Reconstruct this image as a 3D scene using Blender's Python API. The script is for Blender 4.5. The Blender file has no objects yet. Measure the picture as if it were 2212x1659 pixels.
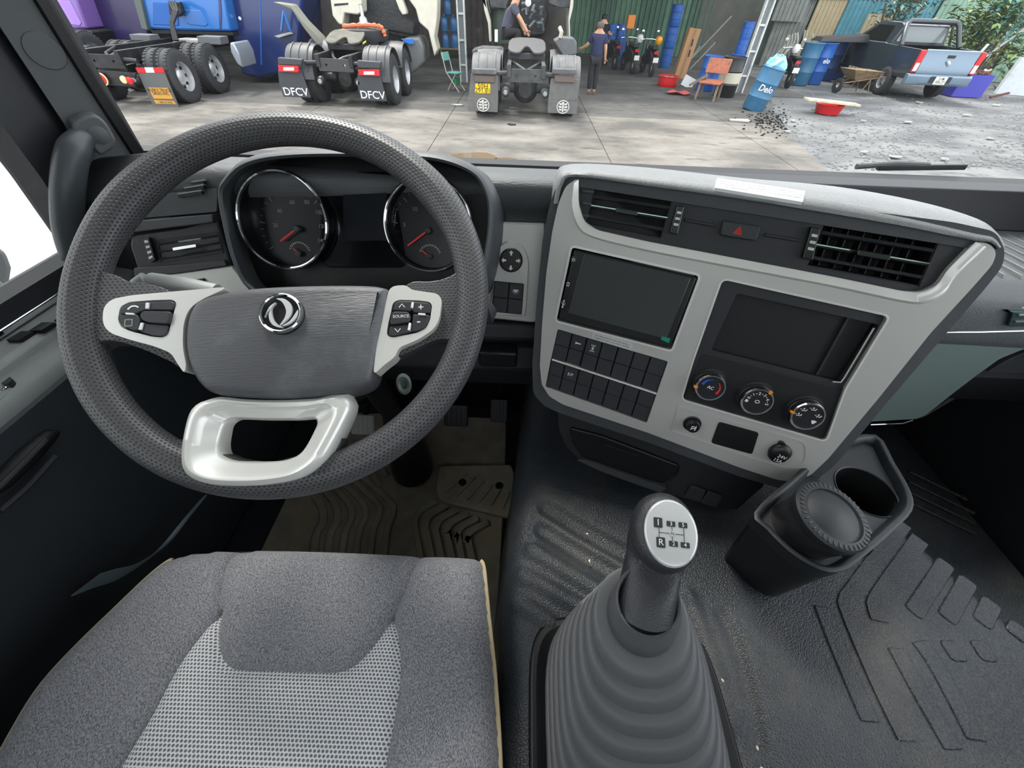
import bpy, math, random
import numpy as np
from mathutils import Vector, Matrix
from mathutils.geometry import tessellate_polygon, delaunay_2d_cdt
random.seed(7)
D = bpy.data
S = bpy.context.scene
COL = S.collection
R = math.radians
CH = 2.2                       # camera height above the yard
# ------------------------------------------------------------------ camera
FPX, CX, CY = 835.0, 1106.0, 829.5
PITCH, ROLL = R(45.4), R(2.2)
_f = Vector((0, math.cos(PITCH), -math.sin(PITCH)))
_r0 = Vector((1, 0, 0)); _u0 = _r0.cross(_f)
_r = _r0 * math.cos(ROLL) + _u0 * math.sin(ROLL)
_u = -_r0 * math.sin(ROLL) + _u0 * math.cos(ROLL)
cam = D.objects.new('camera', D.cameras.new('camera'))
COL.objects.link(cam)
cam.data.sensor_width = 36.0
cam.data.lens = 36.0 * FPX / 2212.0
cam.data.clip_start = 0.02
cam.data.clip_end = 300
m = Matrix.Identity(4)
for i in range(3):
    m[i][0], m[i][1], m[i][2] = _r[i], _u[i], -_f[i]
m[2][3] = CH
cam.matrix_world = m
S.camera = cam
# ------------------------------------------------------------------ light
W = D.worlds.new('sky'); S.world = W; W.use_nodes = True
nt = W.node_tree
bg = nt.nodes['Background']
sky = nt.nodes.new('ShaderNodeTexSky')
sky.sky_type = 'HOSEK_WILKIE'
SUN_DIR = Vector((-0.26, 0.50, 0.95)).normalized()
sky.sun_direction = SUN_DIR
sky.turbidity = 6.0
sky.ground_albedo = 0.4
mixw = nt.nodes.new('ShaderNodeMix'); mixw.data_type = 'RGBA'
mixw.inputs[0].default_value = 0.75
mixw.inputs[7].default_value = (0.93, 0.965, 1.0, 1)
nt.links.new(sky.outputs[0], mixw.inputs[6])
nt.links.new(mixw.outputs[2], bg.inputs['Color'])
bg.inputs['Strength'].default_value = 3.7
sun = D.objects.new('sun', D.lights.new('sun', 'SUN'))
COL.objects.link(sun)
sun.data.energy = 4.0
sun.data.angle = R(14.0)
sun.data.color = (1.0, 0.96, 0.88)
sun.rotation_euler = (-SUN_DIR).to_track_quat('-Z', 'Y').to_euler()
sun.location = (0, 0, 12)
S.view_settings.view_transform = 'Standard'
S.view_settings.look = 'None'
S.view_settings.gamma = 1.0
S.view_settings.use_curve_mapping = False
S.view_settings.exposure = 0.0
try:
    S.cycles.use_denoising = True
    S.cycles.max_bounces = 8
    S.cycles.transparent_max_bounces = 12
    S.cycles.sample_clamp_indirect = 8
except Exception:
    pass

# ------------------------------------------------------------------ geometry of the view
def ray(x, y):
    return _f + _r * ((x - CX) / FPX) - _u * ((y - CY) / FPX)
def at(x, y, Y):
    d = ray(x, y); return d * (Y / d.y)
def onz(x, y, z):
    d = ray(x, y); return d * (z / d.z)
def onx(x, y, X):
    d = ray(x, y); return d * (X / d.x)
GZ = -CH
def gnd(x, y): return onz(x, y, GZ)

class Frame:
    """origin o; x right, y up, z towards the viewer (cab coordinates, camera at 0,0,0)"""
    def __init__(s, o, x=(1, 0, 0), y=(0, 0, 1)):
        s.o = Vector(o); s.x = Vector(x).normalized()
        y = Vector(y); y = (y - s.x * y.dot(s.x)).normalized()
        s.y = y; s.z = s.x.cross(s.y)
    def uv(s, px, py, w=0.0):
        d = ray(px, py)
        o = s.o + s.z * w
        t = o.dot(s.z) / d.dot(s.z)
        p = d * t - s.o
        return (p.dot(s.x), p.dot(s.y))
    def P(s, px, py, w=0.0):
        a = s.uv(px, py, w); return Vector((a[0], a[1], w))
    def L(s, p):
        p = Vector(p) - s.o
        return Vector((p.dot(s.x), p.dot(s.y), p.dot(s.z)))
    def pts(s, l, w=0.0): return [s.uv(a, b, w) for a, b in l]
    def M(s):
        m = Matrix.Identity(4)
        for i in range(3):
            m[i][0], m[i][1], m[i][2] = s.x[i], s.y[i], s.z[i]
            m[i][3] = s.o[i]
        m[2][3] += CH
        return m
class Base(Frame):
    """axis aligned frame (x right, y forward, z up) at a base point, turned by rz"""
    def __init__(s, o=(0, 0, 0), rz=0.0):
        s.o = Vector(o); c, n = math.cos(rz), math.sin(rz)
        s.x = Vector((c, n, 0)); s.y = Vector((-n, c, 0)); s.z = Vector((0, 0, 1))
WF = Base()

# ------------------------------------------------------------------ 2-D helpers
def sub(a, b): return (a[0] - b[0], a[1] - b[1])
def area(p): return sum(p[i][0] * p[(i + 1) % len(p)][1] - p[(i + 1) % len(p)][0] * p[i][1] for i in range(len(p))) / 2
def ccw(p): return list(p) if area(p) > 0 else list(reversed(p))
def rnd(poly, r, n=5):
    out = []; N = len(poly)
    rr = r if isinstance(r, (list, tuple)) else [r] * N
    for i in range(N):
        p = Vector(poly[i][:2]); a = Vector(poly[i - 1][:2]); b = Vector(poly[(i + 1) % N][:2])
        da = (a - p); db = (b - p)
        if rr[i] <= 0 or da.length < 1e-9 or db.length < 1e-9:
            out.append(tuple(p)); continue
        q = min(rr[i], da.length * .48, db.length * .48)
        p0 = p + da.normalized() * q; p2 = p + db.normalized() * q
        for k in range(n + 1):
            t = k / n
            v = p0 * (1 - t) ** 2 + p * 2 * t * (1 - t) + p2 * t * t
            out.append((v.x, v.y))
    return out
def cr(pts, n=6, closed=True):
    """Catmull-Rom through the points, any dimension"""
    P_ = [Vector(p) for p in pts]; N = len(P_); out = []
    for i in range(N if closed else N - 1):
        if closed: a, b, c, d = P_[i - 1], P_[i], P_[(i + 1) % N], P_[(i + 2) % N]
        else: a, b, c, d = P_[max(i - 1, 0)], P_[i], P_[i + 1], P_[min(i + 2, N - 1)]
        for k in range(n):
            t = k / n
            out.append(tuple(.5 * ((2 * b) + (c - a) * t + (2 * a - 5 * b + 4 * c - d) * t * t + (3 * b - a - 3 * c + d) * t ** 3)))
    if not closed: out.append(tuple(P_[-1]))
    return out
def circle(c, r, n=32, ry=None, a0=0.0):
    ry = r if ry is None else ry
    return [(c[0] + r * math.cos(a0 + 2 * math.pi * k / n), c[1] + ry * math.sin(a0 + 2 * math.pi * k / n)) for k in range(n)]
def rect(x0, y0, x1, y1): return [(x0, y0), (x1, y0), (x1, y1), (x0, y1)]
def grow(poly, d):
    """offset a ccw polygon outward by d"""
    p = ccw(poly); N = len(p); out = []
    for i in range(N):
        a = Vector(p[i - 1][:2]); b = Vector(p[i][:2]); c = Vector(p[(i + 1) % N][:2])
        e1 = (b - a).normalized(); e2 = (c - b).normalized()
        n1 = Vector((e1.y, -e1.x)); n2 = Vector((e2.y, -e2.x))
        n = (n1 + n2)
        n = n.normalized() if n.length > 1e-6 else n1
        k = max(n.dot(n1), .5)
        out.append(tuple(b + n * d / k))
    return out
def ribbon(path, w):
    """closed outline round an open 2-D path"""
    P_ = [Vector(p[:2]) for p in path]; L_, R_ = [], []
    for i, p in enumerate(P_):
        t = (P_[min(i + 1, len(P_) - 1)] - P_[max(i - 1, 0)]).normalized()
        n = Vector((-t.y, t.x)); L_.append(tuple(p + n * w / 2)); R_.append(tuple(p - n * w / 2))
    return L_ + R_[::-1]
def bil(q, s, t):
    a = Vector(q[0]).lerp(Vector(q[1]), s); b = Vector(q[3]).lerp(Vector(q[2]), s)
    return a.lerp(b, t)
def subq(q, s0, t0, s1, t1):
    return [tuple(bil(q, s0, t0)), tuple(bil(q, s1, t0)), tuple(bil(q, s1, t1)), tuple(bil(q, s0, t1))]
def inside(p, poly):
    x, y = p; c = False; j = len(poly) - 1
    for i in range(len(poly)):
        xi, yi = poly[i][0], poly[i][1]; xj, yj = poly[j][0], poly[j][1]
        if (yi > y) != (yj > y) and x < (xj - xi) * (y - yi) / (yj - yi) + xi: c = not c
        j = i
    return c
def dist_poly(P_, poly):
    """distance of each point (n,2) to a closed polyline"""
    P_ = np.asarray(P_, float); best = np.full(len(P_), 1e9)
    q = np.asarray([p[:2] for p in poly], float)
    for i in range(len(q)):
        a = q[i - 1]; b = q[i]; ab = b - a
        l = max(ab @ ab, 1e-12)
        t = np.clip(((P_ - a) @ ab) / l, 0, 1)[:, None]
        best = np.minimum(best, np.linalg.norm(P_ - (a + t * ab), axis=1))
    return best

# ------------------------------------------------------------------ mesh builder
class MB:
    def __init__(s): s.v = []; s.f = []; s.uvs = None
    def add(s, v, f):
        k = len(s.v); s.v += [tuple(p) for p in v]; s.f += [tuple(i + k for i in q) for q in f]; return s
    def prism(s, poly, z0, z1, holes=(), top=None):
        """extrude along z; top: optional polygon of the same length for the z1 end"""
        z0, z1 = min(z0, z1), max(z0, z1)
        if not holes:
            if top is None:
                poly = ccw(poly); top = poly
            elif area(poly) < 0:
                poly = list(reversed(poly)); top = list(reversed(top))
            n = len(poly)
            v = [(p[0], p[1], z0) for p in poly] + [(p[0], p[1], z1) for p in top]
            f = [tuple(reversed(range(n))), tuple(range(n, 2 * n))]
            f += [(i, (i + 1) % n, n + (i + 1) % n, n + i) for i in range(n)]
            return s.add(v, f)
        loops = [ccw(poly)] + [list(reversed(ccw(h))) for h in holes]
        flat = [p for l in loops for p in l]; n = len(flat)
        tri = tessellate_polygon([[Vector((p[0], p[1], 0)) for p in l] for l in loops])
        v = [(p[0], p[1], z0) for p in flat] + [(p[0], p[1], z1) for p in flat]
        f = []
        for a, b, c in tri:
            pa, pb, pc = flat[a], flat[b], flat[c]
            if (pb[0] - pa[0]) * (pc[1] - pa[1]) - (pc[0] - pa[0]) * (pb[1] - pa[1]) < 0: b, c = c, b
            f.append((a + n, b + n, c + n)); f.append((a, c, b))
        k = 0
        for l in loops:
            m_ = len(l)
            f += [(k + i, k + (i + 1) % m_, n + k + (i + 1) % m_, n + k + i) for i in range(m_)]
            k += m_
        return s.add(v, f)
    def box(s, c, d, rz=0.0, M=None):
        x, y, z = d[0] / 2, d[1] / 2, d[2] / 2
        v = [Vector((a * x, b * y, e * z)) for e in (-1, 1) for a, b in ((-1, -1), (1, -1), (1, 1), (-1, 1))]
        if M is None: M = Matrix.Rotation(rz, 3, 'Z')
        v = [M @ p + Vector(c) for p in v]
        return s.add(v, [(3, 2, 1, 0), (4, 5, 6, 7), (0, 1, 5, 4), (1, 2, 6, 5), (2, 3, 7, 6), (3, 0, 4, 7)])
    def bar(s, a, b, w, h, up=(0, 0, 1)):
        a, b = Vector(a), Vector(b); d = (b - a); l = d.length; d.normalize()
        up = Vector(up)
        if abs(d.dot(up)) > .98: up = Vector((1, 0, 0))
        x = d.cross(up).normalized(); z = x.cross(d)
        M = Matrix((x, d, z)).transposed()
        return s.box((a + b) / 2, (w, l, h), M=M)
    def loft(s, rings, caps=(True, True), closed=True, wrap=False):
        n = len(rings[0]); k = len(s.v)
        for r_ in rings: s.v += [tuple(p) for p in r_]
        R_ = len(rings)
        for j in range(R_ if wrap else R_ - 1):
            a = k + j * n; b = k + ((j + 1) % R_) * n
            for i in range(n if closed else n - 1):
                i2 = (i + 1) % n
                s.f.append((a + i, a + i2, b + i2, b + i))
        if not wrap and closed:
            if caps[0]: s.f.append(tuple(reversed(range(k, k + n))))
            if caps[1]: s.f.append(tuple(range(k + (R_ - 1) * n, k + R_ * n)))
        return s
    def tube(s, pts, r, n=10, closed=False, ry=None, up=(0, 0, 1), caps=True):
        P_ = [Vector(p) for p in pts]; N = len(P_); rings = []
        rr = r if isinstance(r, (list, tuple)) else [r] * N
        ref = Vector(up)
        for i, p in enumerate(P_):
            if closed: t = (P_[(i + 1) % N] - P_[i - 1]).normalized()
            else: t = (P_[min(i + 1, N - 1)] - P_[max(i - 1, 0)]).normalized()
            x = ref - t * ref.dot(t)
            if x.length < 1e-4: x = Vector((1, 0, 0)) - t * t.x
            x.normalize(); y = t.cross(x)
            q = ry if ry else 1.0
            rings.append([p + x * (rr[i] * math.cos(2 * math.pi * k / n)) + y * (rr[i] * q * math.sin(2 * math.pi * k / n)) for k in range(n)])
            ref = x
        return s.loft(rings, caps=(caps, caps), wrap=closed)
    def lathe(s, prof, c=(0, 0, 0), n=32, axis=(0, 0, 1), closed=False, scale=(1, 1), caps=(True, True)):
        """prof: (radius, height) list along axis"""
        ax = Vector(axis).normalized()
        x = ax.orthogonal().normalized() if abs(ax.z) < .999 else Vector((1, 0, 0)); y = ax.cross(x)
        c = Vector(c); rings = []
        for r_, h in prof:
            rings.append([c + ax * h + x * (r_ * scale[0] * math.cos(2 * math.pi * k / n)) + y * (r_ * scale[1] * math.sin(2 * math.pi * k / n)) for k in range(n)])
        return s.loft(rings, caps=caps, wrap=closed)
    def heightfield(s, poly, fn, step, holes=(), M=None):
        """triangulated patch inside poly with z = fn(array of xy)"""
        loops = [ccw(poly)] + [ccw(h) for h in holes]
        pts, edges = [], []
        for l in loops:
            k = len(pts); dense = []
            for i in range(len(l)):
                a = Vector(l[i][:2]); b = Vector(l[(i + 1) % len(l)][:2]); m_ = max(1, int((b - a).length / step))
                dense += [a.lerp(b, j / m_) for j in range(m_)]
            pts += dense; n = len(dense); edges += [(k + i, k + (i + 1) % n) for i in range(n)]
        xs = [p[0] for p in poly]; ys = [p[1] for p in poly]
        gx = np.arange(min(xs), max(xs), step); gy = np.arange(min(ys), max(ys), step)
        G = np.array([(a + (step / 2 if j % 2 else 0), b) for j, b in enumerate(gy) for a in gx])
        keep = dist_poly(G, loops[0]) > step * .5
        for h in loops[1:]: keep &= dist_poly(G, h) > step * .5
        G = [tuple(p) for p in G[keep] if inside(p, loops[0]) and not any(inside(p, h) for h in loops[1:])]
        V_, _, F_, _, _, _ = delaunay_2d_cdt([Vector(p) for p in pts] + [Vector(p) for p in G], edges, [], 0, 1e-6)
        cen = [tuple((V_[f[0]] + V_[f[1]] + V_[f[2]]) / 3) for f in F_]
        F_ = [f for f, c in zip(F_, cen) if inside(c, loops[0]) and not any(inside(c, h) for h in loops[1:])]
        A = np.array([(p.x, p.y) for p in V_]); z = fn(A)
        out = []
        for p, h in zip(V_, z): out.append(Vector((p.x, p.y, float(h))))
        fs = []
        for f in F_:
            a, b, c = (A[i] for i in f[:3])
            fs.append(tuple(f) if (b[0] - a[0]) * (c[1] - a[1]) - (c[0] - a[0]) * (b[1] - a[1]) > 0 else tuple(reversed(f)))
        return s.add(out, fs)
    def moved(s, M):
        s.v = [tuple(M @ Vector(p)) for p in s.v]; return s
    def build(s, name, mat, parent=None, bevel=0.0, seg=2, sharp=38, sub_=0, frame=None, label=None, kind=None, smooth=True):
        me = D.meshes.new(name)
        me.from_pydata(s.v, [], s.f)
        me.validate()
        if smooth:
            me.polygons.foreach_set('use_smooth', [True] * len(me.polygons))
            try: me.set_sharp_from_angle(angle=R(sharp))
            except Exception: pass
        me.materials.append(mat)
        if s.uvs:
            l = me.uv_layers.new(name='uv')
            for lp in me.loops: l.data[lp.index].uv = s.uvs[lp.vertex_index]
        o = D.objects.new(name, me); COL.objects.link(o)
        if frame is not None: o.matrix_world = frame.M()
        if parent is not None: o.parent = parent
        if bevel:
            b = o.modifiers.new('bevel', 'BEVEL'); b.width = bevel; b.segments = seg; b.limit_method = 'ANGLE'; b.angle_limit = R(40)
            b.harden_normals = False
        if sub_:
            b = o.modifiers.new('sub', 'SUBSURF'); b.levels = sub_; b.render_levels = sub_
        if label: o['label'] = label
        if kind: o['kind'] = kind
        return o

def thing(name, label, cat, frame, group=None):
    o = D.objects.new(name, None); COL.objects.link(o)
    o.empty_display_size = .1
    o.matrix_world = frame.M()
    o['label'] = label; o['category'] = cat
    if group: o['group'] = group
    o['_f'] = 1
    return o
def tag(o, label, cat, group=None):
    o['label'] = label; o['category'] = cat
    if group: o['group'] = group
    return o
def setting(o):
    o['kind'] = 'structure'; return o
def dup(root, frame, label=None, group=None):
    c = root.copy(); COL.objects.link(c); c.matrix_world = frame.M()
    if label: c['label'] = label
    if group: c['group'] = group
    for ch in root.children:
        d = ch.copy(); COL.objects.link(d); d.parent = c
        for g in ch.children:
            e = g.copy(); COL.objects.link(e); e.parent = d
    return c
_fontcache = {}
def text_mb(txt, size, pos, rot=0.0, ext=.0003, bold=0.0, shear=0.0, sx=1.0, z0=0.0):
    """lettering as mesh, centred at pos in the xy plane"""
    key = (txt, bold, shear)
    if key not in _fontcache:
        cu = D.curves.new('t', 'FONT'); cu.body = txt; cu.align_x = 'CENTER'; cu.align_y = 'CENTER'; cu.size = 1
        cu.offset = bold; cu.shear = shear; cu.resolution_u = 3
        o = D.objects.new('t', cu); COL.objects.link(o)
        bpy.context.view_layer.update()
        me = D.meshes.new_from_object(o)
        _fontcache[key] = ([tuple(v.co) for v in me.vertices], [tuple(p.vertices) for p in me.polygons])
        D.objects.remove(o); D.meshes.remove(me)
    v, f = _fontcache[key]
    c, n = math.cos(rot), math.sin(rot)
    mb = MB()
    mb.add([((p[0] * sx * c - p[1] * n) * size + pos[0], (p[0] * sx * n + p[1] * c) * size + pos[1], z0 + ext) for p in v], f)
    return mb

# ------------------------------------------------------------------ materials
def lin(c):
    return tuple(((x / 255) / 12.92 if x <= 10 else (((x / 255) + .055) / 1.055) ** 2.4) for x in c)
_mats = {}
def mat(name, col, rough=.5, metal=0.0, bump=0.0, bs=300.0, var=0.0, vs=20.0, coat=0.0, spec=.5, dirt=None, ds=6.0, stretch=None, voro=False, emit=0.0):
    """procedural surface: base colour with noise variation, fine grain bump, optional dirt colour"""
    if name in _mats: return _mats[name]
    m = D.materials.new(name); m.use_nodes = True; _mats[name] = m
    t = m.node_tree; N = t.nodes; Lk = t.links
    p = N['Principled BSDF']
    c = lin(col) if max(col) > 1.001 else col
    p.inputs['Roughness'].default_value = rough; p.inputs['Metallic'].default_value = metal
    p.inputs['Specular IOR Level'].default_value = spec
    if coat: p.inputs['Coat Weight'].default_value = coat; p.inputs['Coat Roughness'].default_value = .08
    tc = N.new('ShaderNodeTexCoord'); vec = tc.outputs['Object']
    if stretch:
        mp = N.new('ShaderNodeMapping'); mp.inputs['Scale'].default_value = stretch
        Lk.new(vec, mp.inputs[0]); vec = mp.outputs[0]
    base = N.new('ShaderNodeRGB'); base.outputs[0].default_value = (*c[:3], 1); out = base.outputs[0]
    if var:
        n1 = N.new('ShaderNodeTexNoise'); n1.inputs['Scale'].default_value = vs; n1.inputs['Detail'].default_value = 5
        Lk.new(vec, n1.inputs['Vector'])
        mr = N.new('ShaderNodeMapRange'); mr.inputs[1].default_value = .3; mr.inputs[2].default_value = .7
        mr.inputs[3].default_value = 1 - var; mr.inputs[4].default_value = 1 + var
        Lk.new(n1.outputs[0], mr.inputs[0])
        mx = N.new('ShaderNodeVectorMath'); mx.operation = 'SCALE'
        Lk.new(out, mx.inputs[0]); Lk.new(mr.outputs[0], mx.inputs['Scale']); out = mx.outputs[0]
    if dirt:
        n2 = N.new('ShaderNodeTexNoise'); n2.inputs['Scale'].default_value = ds; n2.inputs['Detail'].default_value = 8; n2.inputs['Roughness'].default_value = .65
        Lk.new(tc.outputs['Object'], n2.inputs['Vector'])
        r2 = N.new('ShaderNodeMapRange'); r2.inputs[1].default_value = .5; r2.inputs[2].default_value = .68
        r2.inputs[4].default_value = dirt[3] if len(dirt) > 3 else .6
        Lk.new(n2.outputs[0], r2.inputs[0])
        mm = N.new('ShaderNodeMix'); mm.data_type = 'RGBA'
        dc = lin(dirt[:3]); mm.inputs[7].default_value = (*dc, 1)
        Lk.new(r2.outputs[0], mm.inputs[0]); Lk.new(out, mm.inputs[6]); out = mm.outputs[2]
    Lk.new(out, p.inputs['Base Color'])
    if bump:
        if voro:
            b1 = N.new('ShaderNodeTexVoronoi'); b1.inputs['Scale'].default_value = bs; o1 = b1.outputs['Distance']
        else:
            b1 = N.new('ShaderNodeTexNoise'); b1.inputs['Scale'].default_value = bs; b1.inputs['Detail'].default_value = 3; o1 = b1.outputs[0]
        Lk.new(vec, b1.inputs['Vector'])
        bp = N.new('ShaderNodeBump'); bp.inputs['Strength'].default_value = bump; bp.inputs['Distance'].default_value = .002 if bs > 40 else .02
        if voro: bp.invert = True
        Lk.new(o1, bp.inputs['Height']); Lk.new(bp.outputs[0], p.inputs['Normal'])
    if emit:
        p.inputs['Emission Color'].default_value = (*c[:3], 1); p.inputs['Emission Strength'].default_value = emit
    return m
def math_node(t, op, a, b=None):
    n = t.nodes.new('ShaderNodeMath'); n.operation = op
    for i, q in enumerate((a, b)):
        if q is None: continue
        if isinstance(q, (int, float)): n.inputs[i].default_value = q
        else: t.links.new(q, n.inputs[i])
    return n.outputs[0]
def dots(t, x, y, sx, sy, r0, r1):
    """1 inside dots of a staggered lattice with pitch sx, sy"""
    M_ = lambda op, a, b=None: math_node(t, op, a, b)
    v = M_('DIVIDE', y, sy); row = M_('FLOOR', v)
    odd = M_('MULTIPLY', M_('FRACT', M_('MULTIPLY', row, .5)), 1.0)
    u = M_('ADD', M_('DIVIDE', x, sx), odd)
    fu = M_('SUBTRACT', M_('FRACT', u), .5); fv = M_('SUBTRACT', M_('FRACT', v), .5)
    d = M_('SQRT', M_('ADD', M_('MULTIPLY', fu, fu), M_('MULTIPLY', fv, fv)))
    mr = t.nodes.new('ShaderNodeMapRange'); mr.interpolation_type = 'SMOOTHSTEP'
    mr.inputs[1].default_value = r0; mr.inputs[2].default_value = r1; mr.inputs[3].default_value = 1; mr.inputs[4].default_value = 0
    t.links.new(d, mr.inputs[0]); return mr.outputs[0]
def glass(name, tint=(1, 1, 1), haze=0.0):
    m = D.materials.new(name); m.use_nodes = True; t = m.node_tree; N = t.nodes
    N.remove(N['Principled BSDF'])
    tr = N.new('ShaderNodeBsdfTransparent'); tr.inputs[0].default_value = (*tint, 1)
    gl = N.new('ShaderNodeBsdfGlossy'); gl.inputs['Roughness'].default_value = .02
    fr = N.new('ShaderNodeFresnel'); fr.inputs[0].default_value = 1.25
    mx = N.new('ShaderNodeMixShader')
    t.links.new(fr.outputs[0], mx.inputs[0]); t.links.new(tr.outputs[0], mx.inputs[1]); t.links.new(gl.outputs[0], mx.inputs[2])
    out = mx.outputs[0]
    if haze:   # dust-like film, added to veil the view outside with haze
        df = N.new('ShaderNodeBsdfDiffuse'); df.inputs[0].default_value = (.8, .8, .78, 1)
        tc = N.new('ShaderNodeTexCoord'); n1 = N.new('ShaderNodeTexNoise'); n1.inputs['Scale'].default_value = 3; n1.inputs['Detail'].default_value = 6
        t.links.new(tc.outputs['Object'], n1.inputs['Vector'])
        mr = N.new('ShaderNodeMapRange'); mr.inputs[1].default_value = .3; mr.inputs[2].default_value = .7; mr.inputs[3].default_value = haze * .6; mr.inputs[4].default_value = haze * 1.5
        t.links.new(n1.outputs[0], mr.inputs[0])
        m2 = N.new('ShaderNodeMixShader'); t.links.new(mr.outputs[0], m2.inputs[0]); t.links.new(out, m2.inputs[1]); t.links.new(df.outputs[0], m2.inputs[2]); out = m2.outputs[0]
    t.links.new(out, N['Material Output'].inputs[0])
    return m
# interior
M_DASH = mat('dash_plastic', (62, 65, 68), .55, bump=.25, bs=900, var=.06, vs=60)
M_DASHTOP = mat('dash_top_plastic', (138, 141, 142), .4, bump=.35, bs=700, voro=True, var=.05, vs=90)
M_DARK = mat('dark_plastic', (34, 36, 40), .5, bump=.2, bs=900)
M_BLACK = mat('black_plastic', (17, 17, 19), .38, bump=.1, bs=900)
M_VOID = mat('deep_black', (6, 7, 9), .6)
M_GLOSS = mat('gloss_black', (10, 11, 13), .12, coat=.4)
M_SILVER = mat('silver_paint', (192, 192, 187), .38, metal=.35, bump=.04, bs=1500)
M_SILVERW = mat('bright_silver_paint', (226, 226, 220), .28, metal=.3, bump=.03, bs=1500)
M_CHROME = mat('chrome', (225, 228, 230), .07, metal=1.0)
M_WHITE = mat('white_print', (235, 236, 235), .5)
M_RED = mat('red_print', (215, 40, 40), .5)
M_BLUE = mat('blue_print', (40, 90, 200), .5)
M_ORANGE = mat('orange_mark', (240, 140, 20), .4)
M_BUTTON = mat('button_rubber', (44, 46, 50), .5, bump=.1, bs=900)
M_RUB = mat('rubber_mat', (44, 49, 54), .42, bump=.5, bs=420, voro=True, var=.22, vs=8, dirt=(88, 84, 76, .4), ds=5)
M_FLOORMAT = mat('dusty_brightened_rubber', (150, 144, 130), .65, bump=.4, bs=300, var=.2, vs=20, dirt=(168, 146, 110, .6), ds=7)  # dusty rubber, base also paled to make up for light missing in the footwell
M_BOOT = mat('boot_rubber', (84, 86, 88), .45, bump=.08, bs=700)
M_KNOB = mat('knob_plastic', (48, 50, 53), .42, bump=.22, bs=600, voro=True)
M_PIPE = mat('piping_cord', (205, 188, 150), .6, bump=.2, bs=1500)
M_DOOR = mat('door_plastic', (132, 136, 134), .5, bump=.25, bs=800, var=.04)
M_DOORD = mat('door_dark', (38, 44, 49), .55, bump=.25, bs=800)
M_PILLAR = mat('pillar_trim', (92, 96, 98), .55, bump=.2, bs=900)
M_CUP = mat('cup_tray_plastic', (28, 33, 37), .45, bump=.2, bs=900)
M_SLAT = mat('vent_slat', (52, 55, 58), .28, coat=.4)
M_TEAL = mat('pearl_panel', (140, 158, 154), .22, metal=.25, coat=.5)
M_GLASS = glass('window_glass')
M_CREST = mat('badge_metal', (238, 240, 241), .22, metal=.35)
M_GLASSW = glass('windscreen_glass', haze=.028)
M_LINER = mat('headliner', (200, 202, 200), .9)
def fabric(name, col, kind):
    m = D.materials.new(name); m.use_nodes = True; t = m.node_tree; N = t.nodes; Lk = t.links
    p = N['Principled BSDF']; p.inputs['Roughness'].default_value = .9; p.inputs['Specular IOR Level'].default_value = .2
    p.inputs['Sheen Weight'].default_value = .25
    tc = N.new('ShaderNodeTexCoord'); sp = N.new('ShaderNodeSeparateXYZ'); Lk.new(tc.outputs['Object'], sp.inputs[0])
    c = lin(col)
    if kind == 'mesh':
        hol = dots(t, sp.outputs[0], sp.outputs[1], .0050, .0042, .22, .40)
        mx = N.new('ShaderNodeMix'); mx.data_type = 'RGBA'; mx.inputs[6].default_value = (*c, 1); mx.inputs[7].default_value = (*[q * .22 for q in c], 1)
        Lk.new(hol, mx.inputs[0]); Lk.new(mx.outputs[2], p.inputs['Base Color'])
        b = N.new('ShaderNodeBump'); b.invert = True; b.inputs['Strength'].default_value = .8; b.inputs['Distance'].default_value = .002
        Lk.new(hol, b.inputs['Height']); Lk.new(b.outputs[0], p.inputs['Normal'])
    else:
        n1 = N.new('ShaderNodeTexNoise'); n1.inputs['Scale'].default_value = 800; n1.inputs['Detail'].default_value = 2
        mp = N.new('ShaderNodeMapping'); mp.inputs['Rotation'].default_value = (0, 0, .7); mp.inputs['Scale'].default_value = (1, .55, 1)
        Lk.new(tc.outputs['Object'], mp.inputs[0]); Lk.new(mp.outputs[0], n1.inputs['Vector'])
        r1 = N.new('ShaderNodeMapRange'); r1.inputs[1].default_value = .34; r1.inputs[2].default_value = .66; r1.inputs[3].default_value = .45; r1.inputs[4].default_value = 1.6
        Lk.new(n1.outputs[0], r1.inputs[0])
        mx = N.new('ShaderNodeVectorMath'); mx.operation = 'SCALE'; mx.inputs[0].default_value = c
        Lk.new(r1.outputs[0], mx.inputs['Scale']); Lk.new(mx.outputs[0], p.inputs['Base Color'])
        b = N.new('ShaderNodeBump'); b.inputs['Strength'].default_value = .6; b.inputs['Distance'].default_value = .0012
        Lk.new(n1.outputs[0], b.inputs['Height']); Lk.new(b.outputs[0], p.inputs['Normal'])
    return m
M_FAB = fabric('heather_fabric', (126, 127, 131), 'weave')
M_MESH = fabric('mesh_fabric', (218, 220, 222), 'mesh')
def perforated():
    m = D.materials.new('perforated_leather'); m.use_nodes = True; t = m.node_tree; N = t.nodes; Lk = t.links
    p = N['Principled BSDF']; p.inputs['Roughness'].default_value = .42
    uv = N.new('ShaderNodeUVMap'); sp = N.new('ShaderNodeSeparateXYZ'); Lk.new(uv.outputs[0], sp.inputs[0])
    hol = dots(t, sp.outputs[0], sp.outputs[1], .0050, .0034, .10, .30)
    mx = N.new('ShaderNodeMix'); mx.data_type = 'RGBA'; mx.inputs[6].default_value = (*lin((72, 73, 75)), 1); mx.inputs[7].default_value = (*lin((16, 16, 18)), 1)
    Lk.new(hol, mx.inputs[0]); Lk.new(mx.outputs[2], p.inputs['Base Color'])
    b = N.new('ShaderNodeBump'); b.invert = True; b.inputs['Strength'].default_value = .7; b.inputs['Distance'].default_value = .0012
    Lk.new(hol, b.inputs['Height']); Lk.new(b.outputs[0], p.inputs['Normal'])
    return m
M_LEATHER = perforated()
M_LEATHER2 = mat('plain_leather', (66, 67, 70), .45, bump=.4, bs=500, voro=True)
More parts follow.
